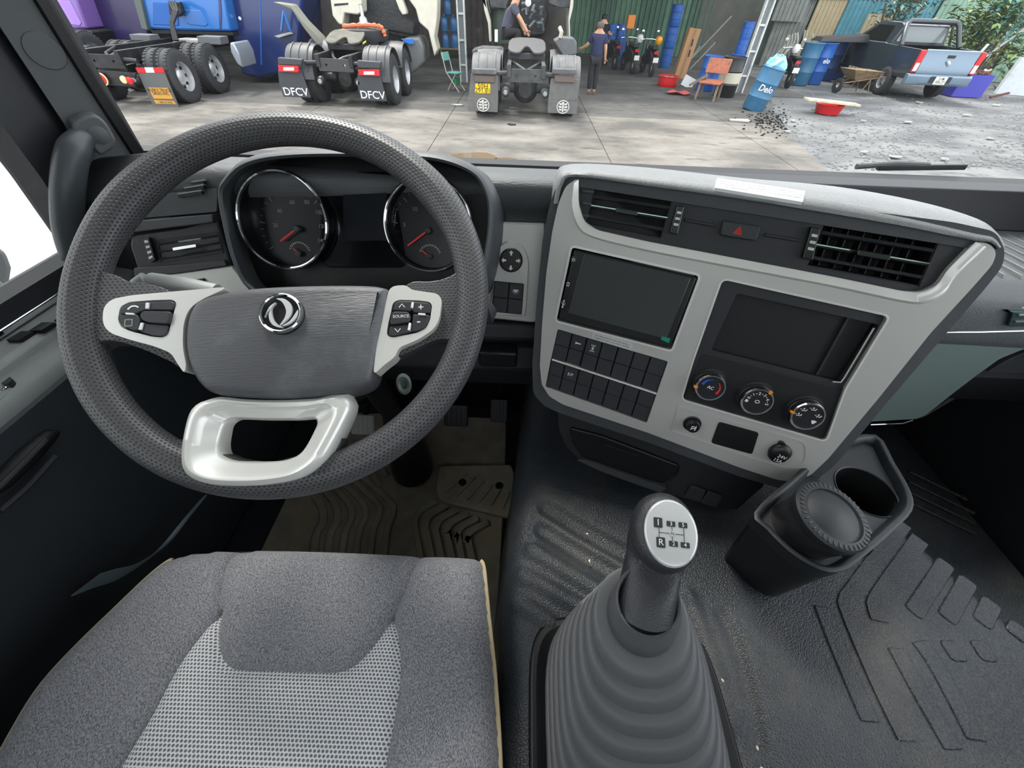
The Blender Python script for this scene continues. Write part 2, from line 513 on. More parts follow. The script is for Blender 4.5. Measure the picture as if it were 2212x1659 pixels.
M_PAD = mat('brushed_pad', (78, 79, 82), .42, bump=.35, bs=420, stretch=(.2, 1.6, 1), dirt=(135, 140, 142, .3), ds=14)
# ================================================================== CAB SHELL
def st(name, mb, m, **k): return setting(mb.build(name, m, frame=WF, **k))
FLZ, TUZ = -1.10, -0.70
st('floor', MB().box((.2, .3, FLZ - .03), (2.2, 2.0, .06)), M_DARK)
st('ceiling', MB().box((.2, -.05, .78), (2.24, 1.7, .05)), M_LINER)
rear = MB().prism(rect(-.9, -.02, 1.3, .75), 0, .04, holes=[rect(-.6, .12, 1.0, .62)]).moved(Matrix.Translation((0, -.9, 0)) @ Matrix.Rotation(R(90), 4, 'X'))
rear.box((.2, -.92, -.56), (2.2, .04, 1.08))
st('wall_back', rear, mat('rear_trim', (120, 124, 124), .8, bump=.3, bs=500))
st('window_1', MB().box((.2, -.935, .35), (1.6, .004, .5)), M_GLASS)
# right side wall with its window
wr = MB().prism([(-.92, -1.1), (.95, -1.1), (.95, .78), (-.92, .78)], 0, .05, holes=[rnd(rect(-.75, -.4, .62, .66), .06)])
st('wall_right', wr.moved(Matrix.Translation((1.3, 0, 0)) @ Matrix.Rotation(R(90), 4, 'Z') @ Matrix.Rotation(R(90), 4, 'X')), M_DARK)
# firewall under the dashboard
st('wall_front', MB().box((.2, .97, -.70), (2.2, .04, .86)), M_VOID)
# windscreen glass, nearly upright and leaning back
ws = MB().add([(-.80, .94, -.29), (1.28, .94, -.29), (1.24, .78, .78), (-.76, .78, .78)], [(0, 1, 2, 3)])
st('window_2', ws, M_GLASSW)
# ---- left door
FDR = Frame((-.80, 0, 0), (0, 1, 0), (0, 0, 1))
SZ = -.41
door = MB()
def doorprof(prof, y0, y1, mb):
    mb.loft([[(x, y0, z) for x, z in prof], [(x, y1, z) for x, z in prof]]); return mb
doorprof([(-.88, SZ - .005), (-.775, SZ - .005), (-.768, SZ - .028), (-.755, SZ - .036), (-.750, SZ - .042), (-.746, SZ - .058), (-.80, SZ - .20), (-.80, -1.1), (-.88, -1.1)][::-1], -.9, .93, door)
dr = st('door_1', door, M_DOOR, bevel=.008)
def dp(name, mb, m, parent=dr, **k):
    return mb.build(name, m, parent=parent, **k)
dp('lower_panel', MB().loft([[(-.76, y, SZ - .050), (-.741, y, SZ - .062), (-.728, y, SZ - .2), (-.742, y, -.74), (-.77, y, -1.09)][::-1] for y in (-.9, .93)]), M_DOORD)
dp('weather_strip', MB().bar((-.845, -.9, SZ + .014), (-.845, .90, SZ + .014), .03, .035), M_BLACK, bevel=.006)
dp('bright_strip', MB().bar((-.822, -.9, SZ + .004), (-.822, .90, SZ + .004), .008, .012), M_CHROME, bevel=.003)
for k, (a, b, c, d) in enumerate([((13, 734), (46, 715), (72, 715), (42, 734)), ((62, 714), (90, 696), (118, 696), (89, 713)), ((116, 692), (134, 680), (160, 680), (144, 691))]):
    q = [onz(*p, SZ + .001) for p in (a, b, c, d)]
    dp('air_slot', MB().prism([(p.x, p.y) for p in q], SZ - .006, SZ + .001), M_VOID)
q = [onz(*p, SZ - .036) for p in ((-60, 812), (0, 806), (30, 810), (44, 820), (40, 832), (20, 850), (0, 868), (-60, 900))]
sp_ = dp('switch_bezel', MB().prism(rnd([(p.x, p.y) for p in q], .008), SZ - .06, SZ - .032), M_DOOR, bevel=.004)
q = [onz(*p, SZ - .032) for p in ((-50, 815), (0, 811), (28, 815), (35, 822), (20, 838), (0, 850), (-50, 870))]
sw_ = dp('window_switch', MB().prism(rnd([(p.x, p.y) for p in q], .006), SZ - .05, SZ - .028), M_CHROME, parent=sp_, bevel=.003)
q = [onz(*p, SZ - .028) for p in ((2, 814), (26, 817), (31, 823), (20, 834), (6, 832))]
dp('switch_key', MB().prism(rnd([(p.x, p.y) for p in q], .004), SZ - .05, SZ - .024), M_BUTTON, parent=sp_, bevel=.003)
# door pull recess and its bright rim
dp('pull_recess', MB().tube([onx(x, y, -.73) for x, y in ((-60, 1090), (0, 1045), (60, 985), (108, 940), (125, 935))], [.006, .012, .014, .010, .004], n=10), M_VOID)
dp('pull_rim', MB().tube([onx(x, y, -.715) for x, y in ((-40, 1080), (0, 1052), (60, 992), (100, 950))], .004, n=8), M_DARK)
dp('pull_rim', MB().tube([onx(x, y, -.715) for x, y in ((0, 1105), (60, 1052), (120, 985))], .004, n=8), M_DARK)
# door frame (dark, around the side window) and side window
fr = MB().prism([(-.9, SZ), (.93, SZ), (.93, .78), (-.9, .78)], 0, .05, holes=[rnd([(-.8, SZ + .02), FDR.uv(192, 540, -.02), FDR.uv(86, 380, -.02), FDR.uv(0, 265, -.02), (.50, .66), (-.8, .66)], .01)])
fr.v = [(-.87 + p[2], p[0], p[1]) for p in fr.v]; fr.f = [f for f in fr.f]
st('wall_left', fr, M_DARK)
st('window_3', MB().box((-.862, -.02, .12), (.004, 1.6, 1.1)), M_GLASS)
# ---- A pillar trim
FA = Frame((-.74, .86, -.2), (.66, .75, 0), (0, 0, 1))
tr = MB().prism(rnd(FA.pts([(-160, -260), (10, -260), (98, 0), (322, 366), (420, 380), (480, 420), (300, 640), (250, 470), (215, 405), (142, 273), (0, 58), (-120, -150)]), .004), -.03, 0)
trm = setting(tr.build('trim_1', M_PILLAR, frame=FA, bevel=.006))
def fp(name, mb, m, parent, **k): return mb.build(name, m, parent=parent, **k)
fp('rubber_seal', MB().prism(ribbon(FA.pts([(-40, -260), (92, 0), (205, 185), (322, 368)], .008), .022), -.03, .006), M_BLACK, trm, bevel=.004)
fp('inner_pillar', MB().prism(FA.pts([(-300, -190), (-120, -150), (0, 58), (142, 273), (215, 405), (250, 470), (300, 640), (200, 560), (180, 520), (86, 380), (0, 265), (-150, 60)], -.02), -.06, -.015), M_DARK, trm, bevel=.01)
c = FA.uv(97, 110, .001)
fp('screw_cap', MB().lathe([(.0245, -.006), (.0245, .0005), (.0235, .0018), (.0, .002)], c=(c[0], c[1], 0), n=36), M_PILLAR, trm)
# trim_2: header over the windscreen
setting(MB().bar((-.8, .77, .72), (1.28, .77, .72), .08, .14).build('trim_2', M_DARK, frame=WF, bevel=.02))
setting(MB().loft([[(1.22, .80, z), (1.34, .80, z), (1.34, .95, z), (1.25, .95, z)] for z in (-.3, .75)]).build('trim_3', M_PILLAR, frame=WF))

# ---- grab handle on the pillar
FH = Frame(FA.o + FA.z * .03, FA.x, FA.y)
gh = thing('grab_handle', 'curved dark grey grab handle on the left windscreen pillar', 'grab handle', FH)
fp('mounting', MB().prism(rnd(FH.pts([(150, 262), (178, 246), (205, 244), (225, 262), (246, 300), (240, 315), (212, 332), (196, 318), (185, 290), (150, 275)]), .008), -.03, .022), M_PILLAR, gh, bevel=.007, seg=3)
c = FH.uv(214, 292, .022)
fp('screw_cap', MB().lathe([(.014, .016), (.014, .0228), (.013, .0235), (0, .024)], c=(c[0], c[1], 0), n=28), M_PILLAR, gh)
hp = [FH.P(x, y, w) for x, y, w in ((196, 290, .004), (172, 305, .02), (156, 340, .035), (148, 390, .045), (146, 440, .048), (150, 500, .045), (166, 555, .035), (190, 600, .02), (215, 640, 0))]
hp = cr(hp, 5, closed=False)
fp('grip', MB().tube(hp, [.012 + .009 * min(1, i / 8) for i in range(len(hp))], n=16, ry=1.05), mat('handle_soft', (66, 72, 75), .38, bump=.1, bs=900), gh)
# ================================================================== DASHBOARD
FD = Frame((0, .62, -.24), (1, 0, 0), (0, .36, .93))
BD = Base((-.3, .62, -.24))
dash = thing('dashboard', 'dark grey dashboard with bright rounded top, running under the windscreen', 'dashboard', BD)
def DL(p): return BD.L(p)
def dpart(name, mb, m, parent=dash, **k):
    mb.v = [tuple(BD.L(Vector(p))) for p in mb.v]; return mb.build(name, m, parent=parent, **k)
def fdw(pt, w=0.0):  # local FD -> cab
    return FD.o + FD.x * pt[0] + FD.y * pt[1] + FD.z * w
def yz(row, w): 
    p = fdw(FD.uv(1110, row, w), w); return (p.y, p.z)
prof = [(.95, -.33), (.93, -.285), (.80, -.232), yz(372, -.035), yz(378, -.015), yz(392, .0), yz(410, .004), yz(440, -.004), yz(462, -.018), yz(482, -.022), yz(500, -.02), yz(700, -.02), yz(712, -.03), (.80, -.47), (.95, -.5)]
pr = cr([(0, y, z) for y, z in prof], 3, closed=False)
body = MB().loft([[(x, p[1], p[2]) for p in pr] for x in (-.575, .20)])
dpart('body', body, mat('dash_body', (88, 91, 93), .5, bump=.5, bs=300, stretch=(.25, 1.5, 1.5)))
# lower knee panel and dark bands under the silver switch panel
p1 = [yz(700, -.005), yz(735, -.005), yz(745, -.03), yz(800, -.03), yz(830, -.1), (.9, -.62), (.9, -.45)]
dpart('knee_panel', MB().loft([[(x, y, z) for y, z in p1][::-1] for x in (-.655, .10)]), M_DARK, bevel=.006)
dpart('knee_pocket', MB().prism([fdw(p)[::2] for p in FD.pts([(1040, 752), (1112, 752), (1112, 792), (1040, 792)])], 0, 0) if 0 else MB().box(fdw(FD.uv(1076, 772), -.012), (.07, .03, .035)), M_BLACK, bevel=.004)
dpart('corner_panel', MB().loft([[(-.82, .80, -.24), (-.82, .70, -.30), (-.82, .70, -.62), (-.82, .9, -.62)], [(-.56, .80, -.21), (-.56, .66, -.24), (-.56, .66, -.62), (-.56, .9, -.62)]]), M_DARK, bevel=.01)
# silver switch panel
def fdpart(name, mb, m, parent=dash, **k):
    mb.v = [tuple(fdw((p[0], p[1]), p[2])) for p in mb.v]; return dpart(name, mb, m, parent, **k)
sp1 = fdpart('switch_panel', MB().prism(rnd(FD.pts([(1058, 478), (1178, 482), (1182, 690), (1150, 697), (1030, 684), (1035, 600), (1045, 540)]), .004), -.02, .002), M_SILVER, bevel=.003)
arch = FD.pts([(1067, 600), (1069, 560), (1082, 530), (1104, 520), (1127, 530), (1141, 558), (1141, 600), (1136, 670), (1128, 681), (1100, 679), (1062, 674)])
fdpart('raised_arch', MB().prism(cr(arch, 4), -.001, .008), M_SILVER, parent=sp1, bevel=.005, seg=3)
cm_ = FD.uv(1104, 562, .008); rm = (FD.uv(1129, 562, .008)[0] - cm_[0])
kn = fdpart('mirror_knob', MB().prism(circle(cm_, rm, 40), .006, .013), M_BLACK, bevel=.002, label='round black mirror adjuster with four arrows')
for k in range(4):
    a = k * math.pi / 2
    q = circle((0, 0), 1, 3, a0=0); d = rm * .62
    s_ = rm * .2
    tri = [(d + s_, 0), (d, s_), (d, s_ * .4), (d - s_, s_ * .4), (d - s_, -s_ * .4), (d, -s_ * .4), (d, -s_)]
    tri = [(cm_[0] + x * math.cos(a) - y * math.sin(a), cm_[1] + x * math.sin(a) + y * math.cos(a)) for x, y in tri]
    fdpart('arrow_mark', MB().prism(tri, .0128, .0134), M_WHITE, parent=kn)
quad = FD.pts([(1068, 607), (1132, 613), (1127, 680), (1062, 673)], .009)
fdpart('switch_well', MB().prism(rnd(quad, .002), .006, .0092), M_VOID)
def rocker(q, s0, s1, build, w, parent, gap=.035, lab=None):
    """two-piece rocker switch filling columns s0..s1 of quad q"""
    g = gap * (s1 - s0)
    a = build('rocker_switch', MB().prism(rnd(subq(q, s0 + g, .02, s1 - g, .49), .0012), w, w + .0045), M_BUTTON, parent, bevel=.0008)
    build('lower_key', MB().prism(rnd(subq(q, s0 + g, .505, s1 - g, .98), .0012), w, w + .0035), M_BUTTON, a, bevel=.0008)
    if lab: a['label'] = lab
    return a
fb = lambda n, mb, m, p, **k: fdpart(n, mb, m, parent=p, **k)
rocker(quad, 0, .5, fb, .009, dash)
rk = rocker(quad, .5, 1, fb, .009, dash, lab='rocker switch with white lamp symbol')
lc = bil(quad, .74, .25)
mbk = MB().prism([(lc[0] + x, lc[1] + y) for x, y in ((-.005, .0015), (.005, .0015), (.004, .003), (-.004, .003))], .0135, .014)
mbk.prism([(lc[0] + .0028 * math.cos(a), lc[1] + .0012 + .0028 * math.sin(a)) for a in [math.pi + math.pi * k / 8 for k in range(9)]], .0135, .014)
for k in range(5):
    a = math.pi + math.pi * (k + .5) / 5
    mbk.prism(ribbon([(lc[0] + r_ * math.cos(a), lc[1] + .001 + r_ * math.sin(a)) for r_ in (.0038, .0058)], .0007), .0135, .014)
fdpart('lamp_symbol', mbk, M_WHITE, parent=rk)
# ---- left wing: trims, air vent, defrost slots, silver strip
fdpart('vent_surround', MB().prism(rnd(FD.pts([(290, 505), (400, 490), (470, 470), (500, 560), (505, 590), (380, 598), (305, 592), (285, 530)]), .006), -.02, .004), M_DARK, bevel=.004)
fdpart('trim_band', MB().prism(rnd(FD.pts([(240, 482), (360, 472), (470, 462), (472, 480), (360, 494), (250, 508)]), .003), -.02, .012), M_DASH, bevel=.005)
fdpart('side_band', MB().prism(rnd(FD.pts([(230, 430), (340, 420), (475, 405), (472, 458), (330, 470), (220, 480)]), .003), -.02, .004), M_DASH, bevel=.005)
fdpart('lower_band', MB().prism(rnd(FD.pts([(302, 577), (400, 570), (495, 560), (500, 572), (400, 588), (304, 598)]), .003), 0, .012), M_DASH, bevel=.005)
fdpart('silver_strip', MB().prism(rnd(FD.pts([(303, 597), (400, 588), (505, 573), (545, 625), (420, 660), (315, 650)]), .003), -.01, .006), M_SILVERW, bevel=.003)
sh = fdpart('headlamp_switch', MB().prism(rnd(FD.pts([(408, 606), (440, 601), (448, 630), (410, 634)], .009), .004), .002, .010), M_BUTTON, bevel=.001)
c = FD.uv(428, 615, .010)
fdpart('lamp_symbol', MB().prism(circle(c, .004, 16), .0098, .0105, holes=[circle(c, .0027, 16)]), M_WHITE, parent=sh)
def vent(quad, build, parent, w, nsl=3, nv=5, rows=None, depth=.035, slat_m=M_SLAT):
    """slatted air outlet filling quad (TL,TR,BR,BL) in local xy: a box with slats, vanes behind and a tab"""
    bx = MB().prism(quad, w - depth - .003, w - depth)
    for i in range(4):
        a, b = quad[i], quad[(i + 1) % 4]
        bx.prism(ribbon([a, b], .003), w - depth, w - .001)
    v = build('air_vent', bx, M_VOID, parent)
    rows = rows or [(k + .5) / nsl for k in range(nsl)]
    for k in range(1, nv + 1):
        a, b = bil(quad, k / (nv + 1), .04), bil(quad, k / (nv + 1), .96)
        build('vane', MB().prism(ribbon([a, b], .0014), w - .03, w - .014), M_BLACK, v)
    for t in rows:
        a, b = bil(quad, .01, t), bil(quad, .99, t)
        n = Vector((0, 1))
        mb = MB().loft([[(p[0], p[1] + .0022, w - .001), (p[0], p[1] + .0006, w + .0006), (p[0], p[1] - .0016, w - .001), (p[0], p[1] - .0035, w - .012), (p[0], p[1] - .001, w - .013)] for p in (a, b)])
        build('slat', mb, slat_m, v)
    return v
lv = FD.pts([(338, 520), (468, 502), (480, 545), (346, 568)], .006)
v1 = vent(lv, fb, dash, .006, nsl=3)
fdpart('vent_tab', MB().prism(rnd(subq(lv, .3, .42, .68, .56), .001), .005, .014), M_CHROME, parent=v1, bevel=.001)
thq = FD.pts([(312, 514), (323, 513), (338, 562), (326, 568)], .008)
tw = fdpart('thumb_wheel', MB().prism(rnd(thq, .002), 0, .010), M_BLACK, parent=v1, bevel=.002)
for k in range(4):
    fdpart('wheel_rib', MB().prism(subq(thq, .15, .1 + .22 * k, .85, .2 + .22 * k), .009, .0115), M_SILVER, parent=v1)
for k, (a, b) in enumerate([((414, 398), (441, 394)), ((398, 411), (440, 404)), ((384, 424), (436, 416))]):
    fdpart('defrost_slot', MB().prism(ribbon(FD.pts([a, b], .008), .004), .004, .0085), M_VOID)
    fdpart('defrost_slat', MB().prism(ribbon(FD.pts([(a[0], a[1] - 5), (b[0], b[1] - 5)], .009), .002), .004, .0098), M_DASHTOP)
# ---- right wing: deep tray behind the console, dark face, pearl panel
ty = [(.945, -.275), (.93, -.272), (.915, -.28), (.90, -.325), (.87, -.335), (.70, -.345), (.66, -.352), (.635, -.375), (.63, -.42), (.633, -.47), (.66, -.478), (.8, -.48)]
tr_ = cr([(0, y, z) for y, z in ty], 3, closed=False)
def tw_off(x, y):  # the tray bows towards the windscreen corner
    return 0
dpart('passenger_tray', MB().loft([[(x, p[1], p[2] - (.02 * max(0, x - .6))) for p in tr_] for x in (.12, .4, .7, 1.0, 1.28)]), mat('tray_plastic', (94, 99, 102), .5, bump=.35, bs=600, voro=True))
for k in range(22):
    x = .56 + k * .03
    dpart('tray_rib', MB().bar((x, .885, -.338 - .02 * max(0, x - .6)), (x - .02 + .004 * k, .68, -.344 - .02 * max(0, x - .6)), .004, .006), M_DASHTOP)
dpart('tray_wall', MB().loft([[(x, .93, -.262), (x, .885, -.266), (x, .875, -.335 - .01), (x, .93, -.34)] for x in (.25, .6, 1.28)]), M_DARK, bevel=.004)
FP = Frame((0, .635, -.5), (1, 0, 0), (0, 0, 1))
def fpp(name, mb, m, parent=dash, **k):
    mb.v = [tuple(FP.o + FP.x * p[0] + FP.y * p[1] + FP.z * p[2]) for p in mb.v]; return dpart(name, mb, m, parent, **k)
pe = fpp('pearl_panel', MB().prism(rnd(FP.pts([(1800, 915), (1980, 906), (2000, 898), (2060, 850), (2110, 812), (2160, 776), (2212, 755), (2320, 735), (2320, 713), (2085, 717), (1900, 717)]), .006), -.05, 0), M_TEAL, bevel=.008, seg=3, label='pale pearl green lower dash panel')
fpp('bright_line', MB().tube([(*FP.uv(1950, 716), .002), (*FP.uv(2110, 714), .004), (*FP.uv(2330, 708), .004)], .0028, n=8), M_CHROME)
fpp('bright_line', MB().tube([(*FP.uv(1880, 918), .0), (*FP.uv(1950, 915), .0), (*FP.uv(1972, 908), .0)], .0022, n=8), M_CHROME)
fpp('curved_shelf', MB().prism(cr(FP.pts([(1990, 905), (2050, 862), (2110, 818), (2212, 762), (2320, 740), (2320, 800), (2212, 806), (2130, 828), (2050, 870)], -.03), 4), -.12, -.03), M_DASH, bevel=.01)
q_ = FP.pts([(2178, 706), (2212, 655), (2245, 610), (2330, 590), (2330, 704)], .012)
q_ = [(x, min(y, .108)) for x, y in q_]
lid_ = fpp('side_vent', MB().prism(rnd(q_, .003), -.02, .012), mat('lid_green', (58, 78, 78), .3, bump=.15, bs=800), bevel=.003)
for k in range(3):
    fpp('vent_slat', MB().prism(ribbon(FP.pts([(2192 + 8 * k, 694 - 14 * k), (2330, 690 - 15 * k)], .013), .0025), .011, .0155), M_DASHTOP, lid_)
gl_ = [onz(x, y, 0) for x, y in ()] 
if 0: dpart('glove_lid', MB().box((1.02, .60, -.43), (.36, .03, .07), M=Matrix.Rotation(R(-10), 3, 'X')), M_DASH, bevel=.01)
dpart('lower_panel', MB().loft([[(x, .66, -.66), (x, .65, -.58), (x, .95, -.5), (x, .95, -.95)] for x in (.45, 1.28)]), M_DARK)
# ================================================================== INSTRUMENT CLUSTER
FI = Frame(ray(770, 470) * .585, (1, -.05, 0), (0, .45, .89))
ic = thing('instrument_cluster', 'hooded instrument cluster with two chrome-ringed dials behind the steering wheel', 'instrument cluster', FI)
ob = [(466, 420), (478, 388), (515, 352), (580, 333), (700, 326), (880, 330), (960, 340), (1022, 366), (1050, 402), (1062, 450), (1058, 520), (1042, 600), (1010, 640), (900, 650), (600, 645), (530, 620), (500, 570), (480, 500)]
outer = ccw(cr(FI.pts(ob, .02), 4))
def ringz(d, w, dv=0.0): return [(p[0], p[1] + dv, w) for p in grow(outer, d)]
hood = MB().loft([ringz(.018, -.16, -.05), ringz(.015, -.06, -.004), ringz(.006, .008), ringz(0, .016), ringz(-.003, .0185), ringz(-.006, .015), ringz(.003, -.008), ringz(.006, -.036)], caps=(False, False))
fp('hood', hood, mat('hood_plastic', (72, 76, 79), .42, bump=.2, bs=900), ic, sharp=60)
fp('back_panel', MB().prism(grow(outer, .005), -.05, -.034), M_BLACK, ic)
fp('display_glass', MB().prism(rnd(FI.pts([(690, 372), (850, 370), (880, 560), (870, 578), (705, 578), (690, 560)], -.03), .01), -.036, -.030), M_GLOSS, ic, bevel=.002)
fp('screen', MB().prism(FI.pts([(741, 392), (835, 390), (835, 520), (741, 520)], -.029), -.0305, -.0293), mat('lcd_off', (12, 18, 26), .25, coat=.3), ic)
for (dx, dy, rx, nums, side) in ((609, 477, 97, True, 0), (925, 486, 95, False, 1)):
    w = -.012
    c = FI.uv(dx, dy, w); r_ = abs(FI.uv(dx + rx, dy, w)[0] - c[0]); r_ = r_ * .985
    dl = fp('dial', MB().lathe([(r_ * .98, -.004), (r_ * .95, -.018), (0, -.018)], c=(c[0], c[1], w), n=56, caps=(False, True)), M_GLOSS if 0 else mat('dial_face', (13, 15, 19), .3), ic)
    tor = MB(); rings = []
    for k in range(72):
        a = 2 * math.pi * k / 72
        rings.append([(c[0] + (r_ + .0026 * math.cos(b)) * math.cos(a), c[1] + (r_ + .0026 * math.cos(b)) * math.sin(a), w + .0035 * math.sin(b)) for b in [2 * math.pi * j / 8 for j in range(8)]])
    tor.loft(rings, wrap=True)
    fp('chrome_ring', tor, M_CHROME, dl)
    # faint print on the dial floor
    zf = w - .0178; M_F = mat('dial_print', (135, 142, 150), .5)
    tk = MB(); cc = FI.uv(640 if side == 0 else 925, 494, zf)
    R0 = FI.uv(690, 494, zf)[0] - FI.uv(640, 494, zf)[0]
    R0 *= 1.55 if side == 0 else 1.5
    for k in range(25):
        a = R(215 - k * 10.4); L_ = .14 if k % 4 == 0 else .07
        pth = [(cc[0] + R0 * (1.0 - L_) * math.cos(a), cc[1] + R0 * (1 - L_) * math.sin(a)), (cc[0] + R0 * math.cos(a), cc[1] + R0 * math.sin(a))]
        if all((p[0] - c[0]) ** 2 + (p[1] - c[1]) ** 2 < (r_ * .93) ** 2 for p in pth):
            tk.prism(ribbon(pth, .0009 if k % 4 == 0 else .0005), zf, zf + .0003)
    fp('scale_marks', tk, M_F, dl)
    if side == 0:
        for s_, px, py in (('20', 595, 487), ('40', 604, 456), ('60', 631, 437), ('80', 663, 437), ('100', 689, 459), ('120', 696, 489), ('140', 694, 520)):
            p = FI.uv(px, py, zf)
            if (p[0] - c[0]) ** 2 + (p[1] - c[1]) ** 2 < (r_ * .92) ** 2: fp('lettering', text_mb(s_, .0085, p, z0=zf), M_F, dl)
    else:
        for s_, px, py in (('10', 896, 452), ('5', 874, 486), ('x100r/min', 938, 461)):
            p = FI.uv(px, py, zf); fp('lettering', text_mb(s_, .0085 if len(s_) < 3 else .004, p, z0=zf), M_F, dl)
    n0, n1 = ((640, 494), (605, 521)) if side == 0 else ((924, 498), (880, 531))
    a, b = FI.uv(*n0, w - .010), FI.uv(*n1, w - .010)
    fp('needle', MB().prism(ribbon([a, b], .0026), w - .012, w - .0105), M_RED, dl)
    fp('needle_hub', MB().lathe([(.0052, -.018), (.0052, -.010), (.004, -.0085), (0, -.008)], c=(a[0], a[1], w), n=24), M_BUTTON, dl)
    g0, g1 = ((644, 548), (632, 536)) if side == 0 else ((927, 554), (910, 540))
    a, b = FI.uv(*g0, w - .012), FI.uv(*g1, w - .012)
    fp('small_needle', MB().prism(ribbon([a, b], .0018), w - .0135, w - .0125), M_RED, dl)
    fp('small_hub', MB().lathe([(.0045, -.018), (.0045, -.011), (0, -.010)], c=(a[0], a[1], w), n=20), M_BUTTON, dl)
    tk = MB()
    for k in range(13):
        t = R(155 - k * 11); rr_ = .016
        tk.prism(ribbon([(a[0] + rr_ * math.cos(t), a[1] + rr_ * math.sin(t)), (a[0] + rr_ * 1.18 * math.cos(t), a[1] + rr_ * 1.18 * math.sin(t))], .0007), zf, zf + .0003)
    fp('small_scale', tk, M_WHITE, dl)
# ================================================================== STEERING WHEEL
tl, yw = R(55.0), R(8.0)
n = Vector((math.sin(yw) * math.cos(tl), -math.cos(yw) * math.cos(tl), math.sin(tl)))
s_ = Vector((0, 0, 1)).cross(n).normalized(); t_ = n.cross(s_)
FW = Frame((-.258, .374, -.244), s_, t_)
sw = thing('steering_wheel', 'dark grey perforated leather steering wheel with silver spokes and round chrome badge', 'steering wheel', FW)
RM, RT = .2085, .0188
rim = MB(); rings = []; uvs = []; NT, NP = 200, 20
for k in range(NT + 1):
    th = R(270) + 2 * math.pi * k / NT
    d_ = math.degrees(th) % 360
    g = 1.0 + .10 * math.exp(-((d_ - 35) / 14) ** 2) + .10 * math.exp(-((d_ - 145) / 14) ** 2)
    rg = []
    for j in range(NP + 1):
        ph = math.pi + 2 * math.pi * j / NP - math.pi / 2
        rr_ = RT * g
        rg.append(((RM + rr_ * math.cos(ph)) * math.cos(th), (RM + rr_ * math.cos(ph)) * math.sin(th), rr_ * .92 * math.sin(ph)))
        uvs.append((k / NT * 2 * math.pi * RM, j / NP * 2 * math.pi * RT))
    rings.append(rg)
rim.loft(rings, closed=False, caps=(False, False))
rim.f = [tuple(reversed(f)) for f in rim.f]
rim.uvs = uvs
fp('rim', rim, M_LEATHER, sw)
def wpoly(l, w=0.0, r=.004, smooth=True):
    p = FW.pts(l, w); return cr(p, 4) if smooth else rnd(p, r)
def planar_uv(mb): mb.uvs = [(p[0] + p[2], p[1] + p[2] * .7) for p in mb.v]; return mb
# leather-covered spoke roots
for l in ([(170, 600), (215, 590), (262, 600), (285, 612), (330, 618), (380, 640), (400, 720), (395, 790), (380, 785), (330, 762), (270, 742), (225, 742), (190, 760), (165, 720)],
          [(1010, 560), (990, 590), (960, 606), (930, 612), (882, 618), (850, 680), (840, 760), (862, 772), (930, 742), (960, 735), (985, 745), (1010, 770), (1020, 680)]):
    fp('spoke', planar_uv(MB().prism(wpoly(l), -.016, .006)), M_LEATHER, sw, bevel=.008, seg=3)
fp('spoke', planar_uv(MB().prism(wpoly([(385, 985), (400, 1045), (520, 1062), (660, 1040), (700, 990), (735, 970), (740, 940), (720, 960), (560, 1000), (400, 950)]), -.016, .004)), M_LEATHER, sw, bevel=.008, seg=3)
# hub pad: domed
pad = ccw(cr(FW.pts([(430, 642), (480, 628), (560, 617), (680, 612), (780, 612), (822, 616), (838, 628), (830, 680), (816, 745), (804, 806), (788, 830), (750, 845), (690, 855), (600, 859), (510, 856), (455, 848), (425, 828), (405, 792), (395, 750), (396, 700), (408, 664)], .02), 4))
rg = [(0, -.02), (0, .012), (-.0012, .0155), (-.0035, .0185), (-.007, .0205), (-.011, .0215)]
padm = MB().loft([[(p[0], p[1], w) for p in (grow(pad, d) if d else pad)] for d, w in rg], caps=(True, True))
fp('hub_pad', padm, M_PAD, sw, sharp=60)
fp('hub_body', MB().lathe([(.045, -.08), (.05, -.02), (.05, -.004), (0, 0)], c=(0, -.055, 0), n=32), M_DARK, sw)
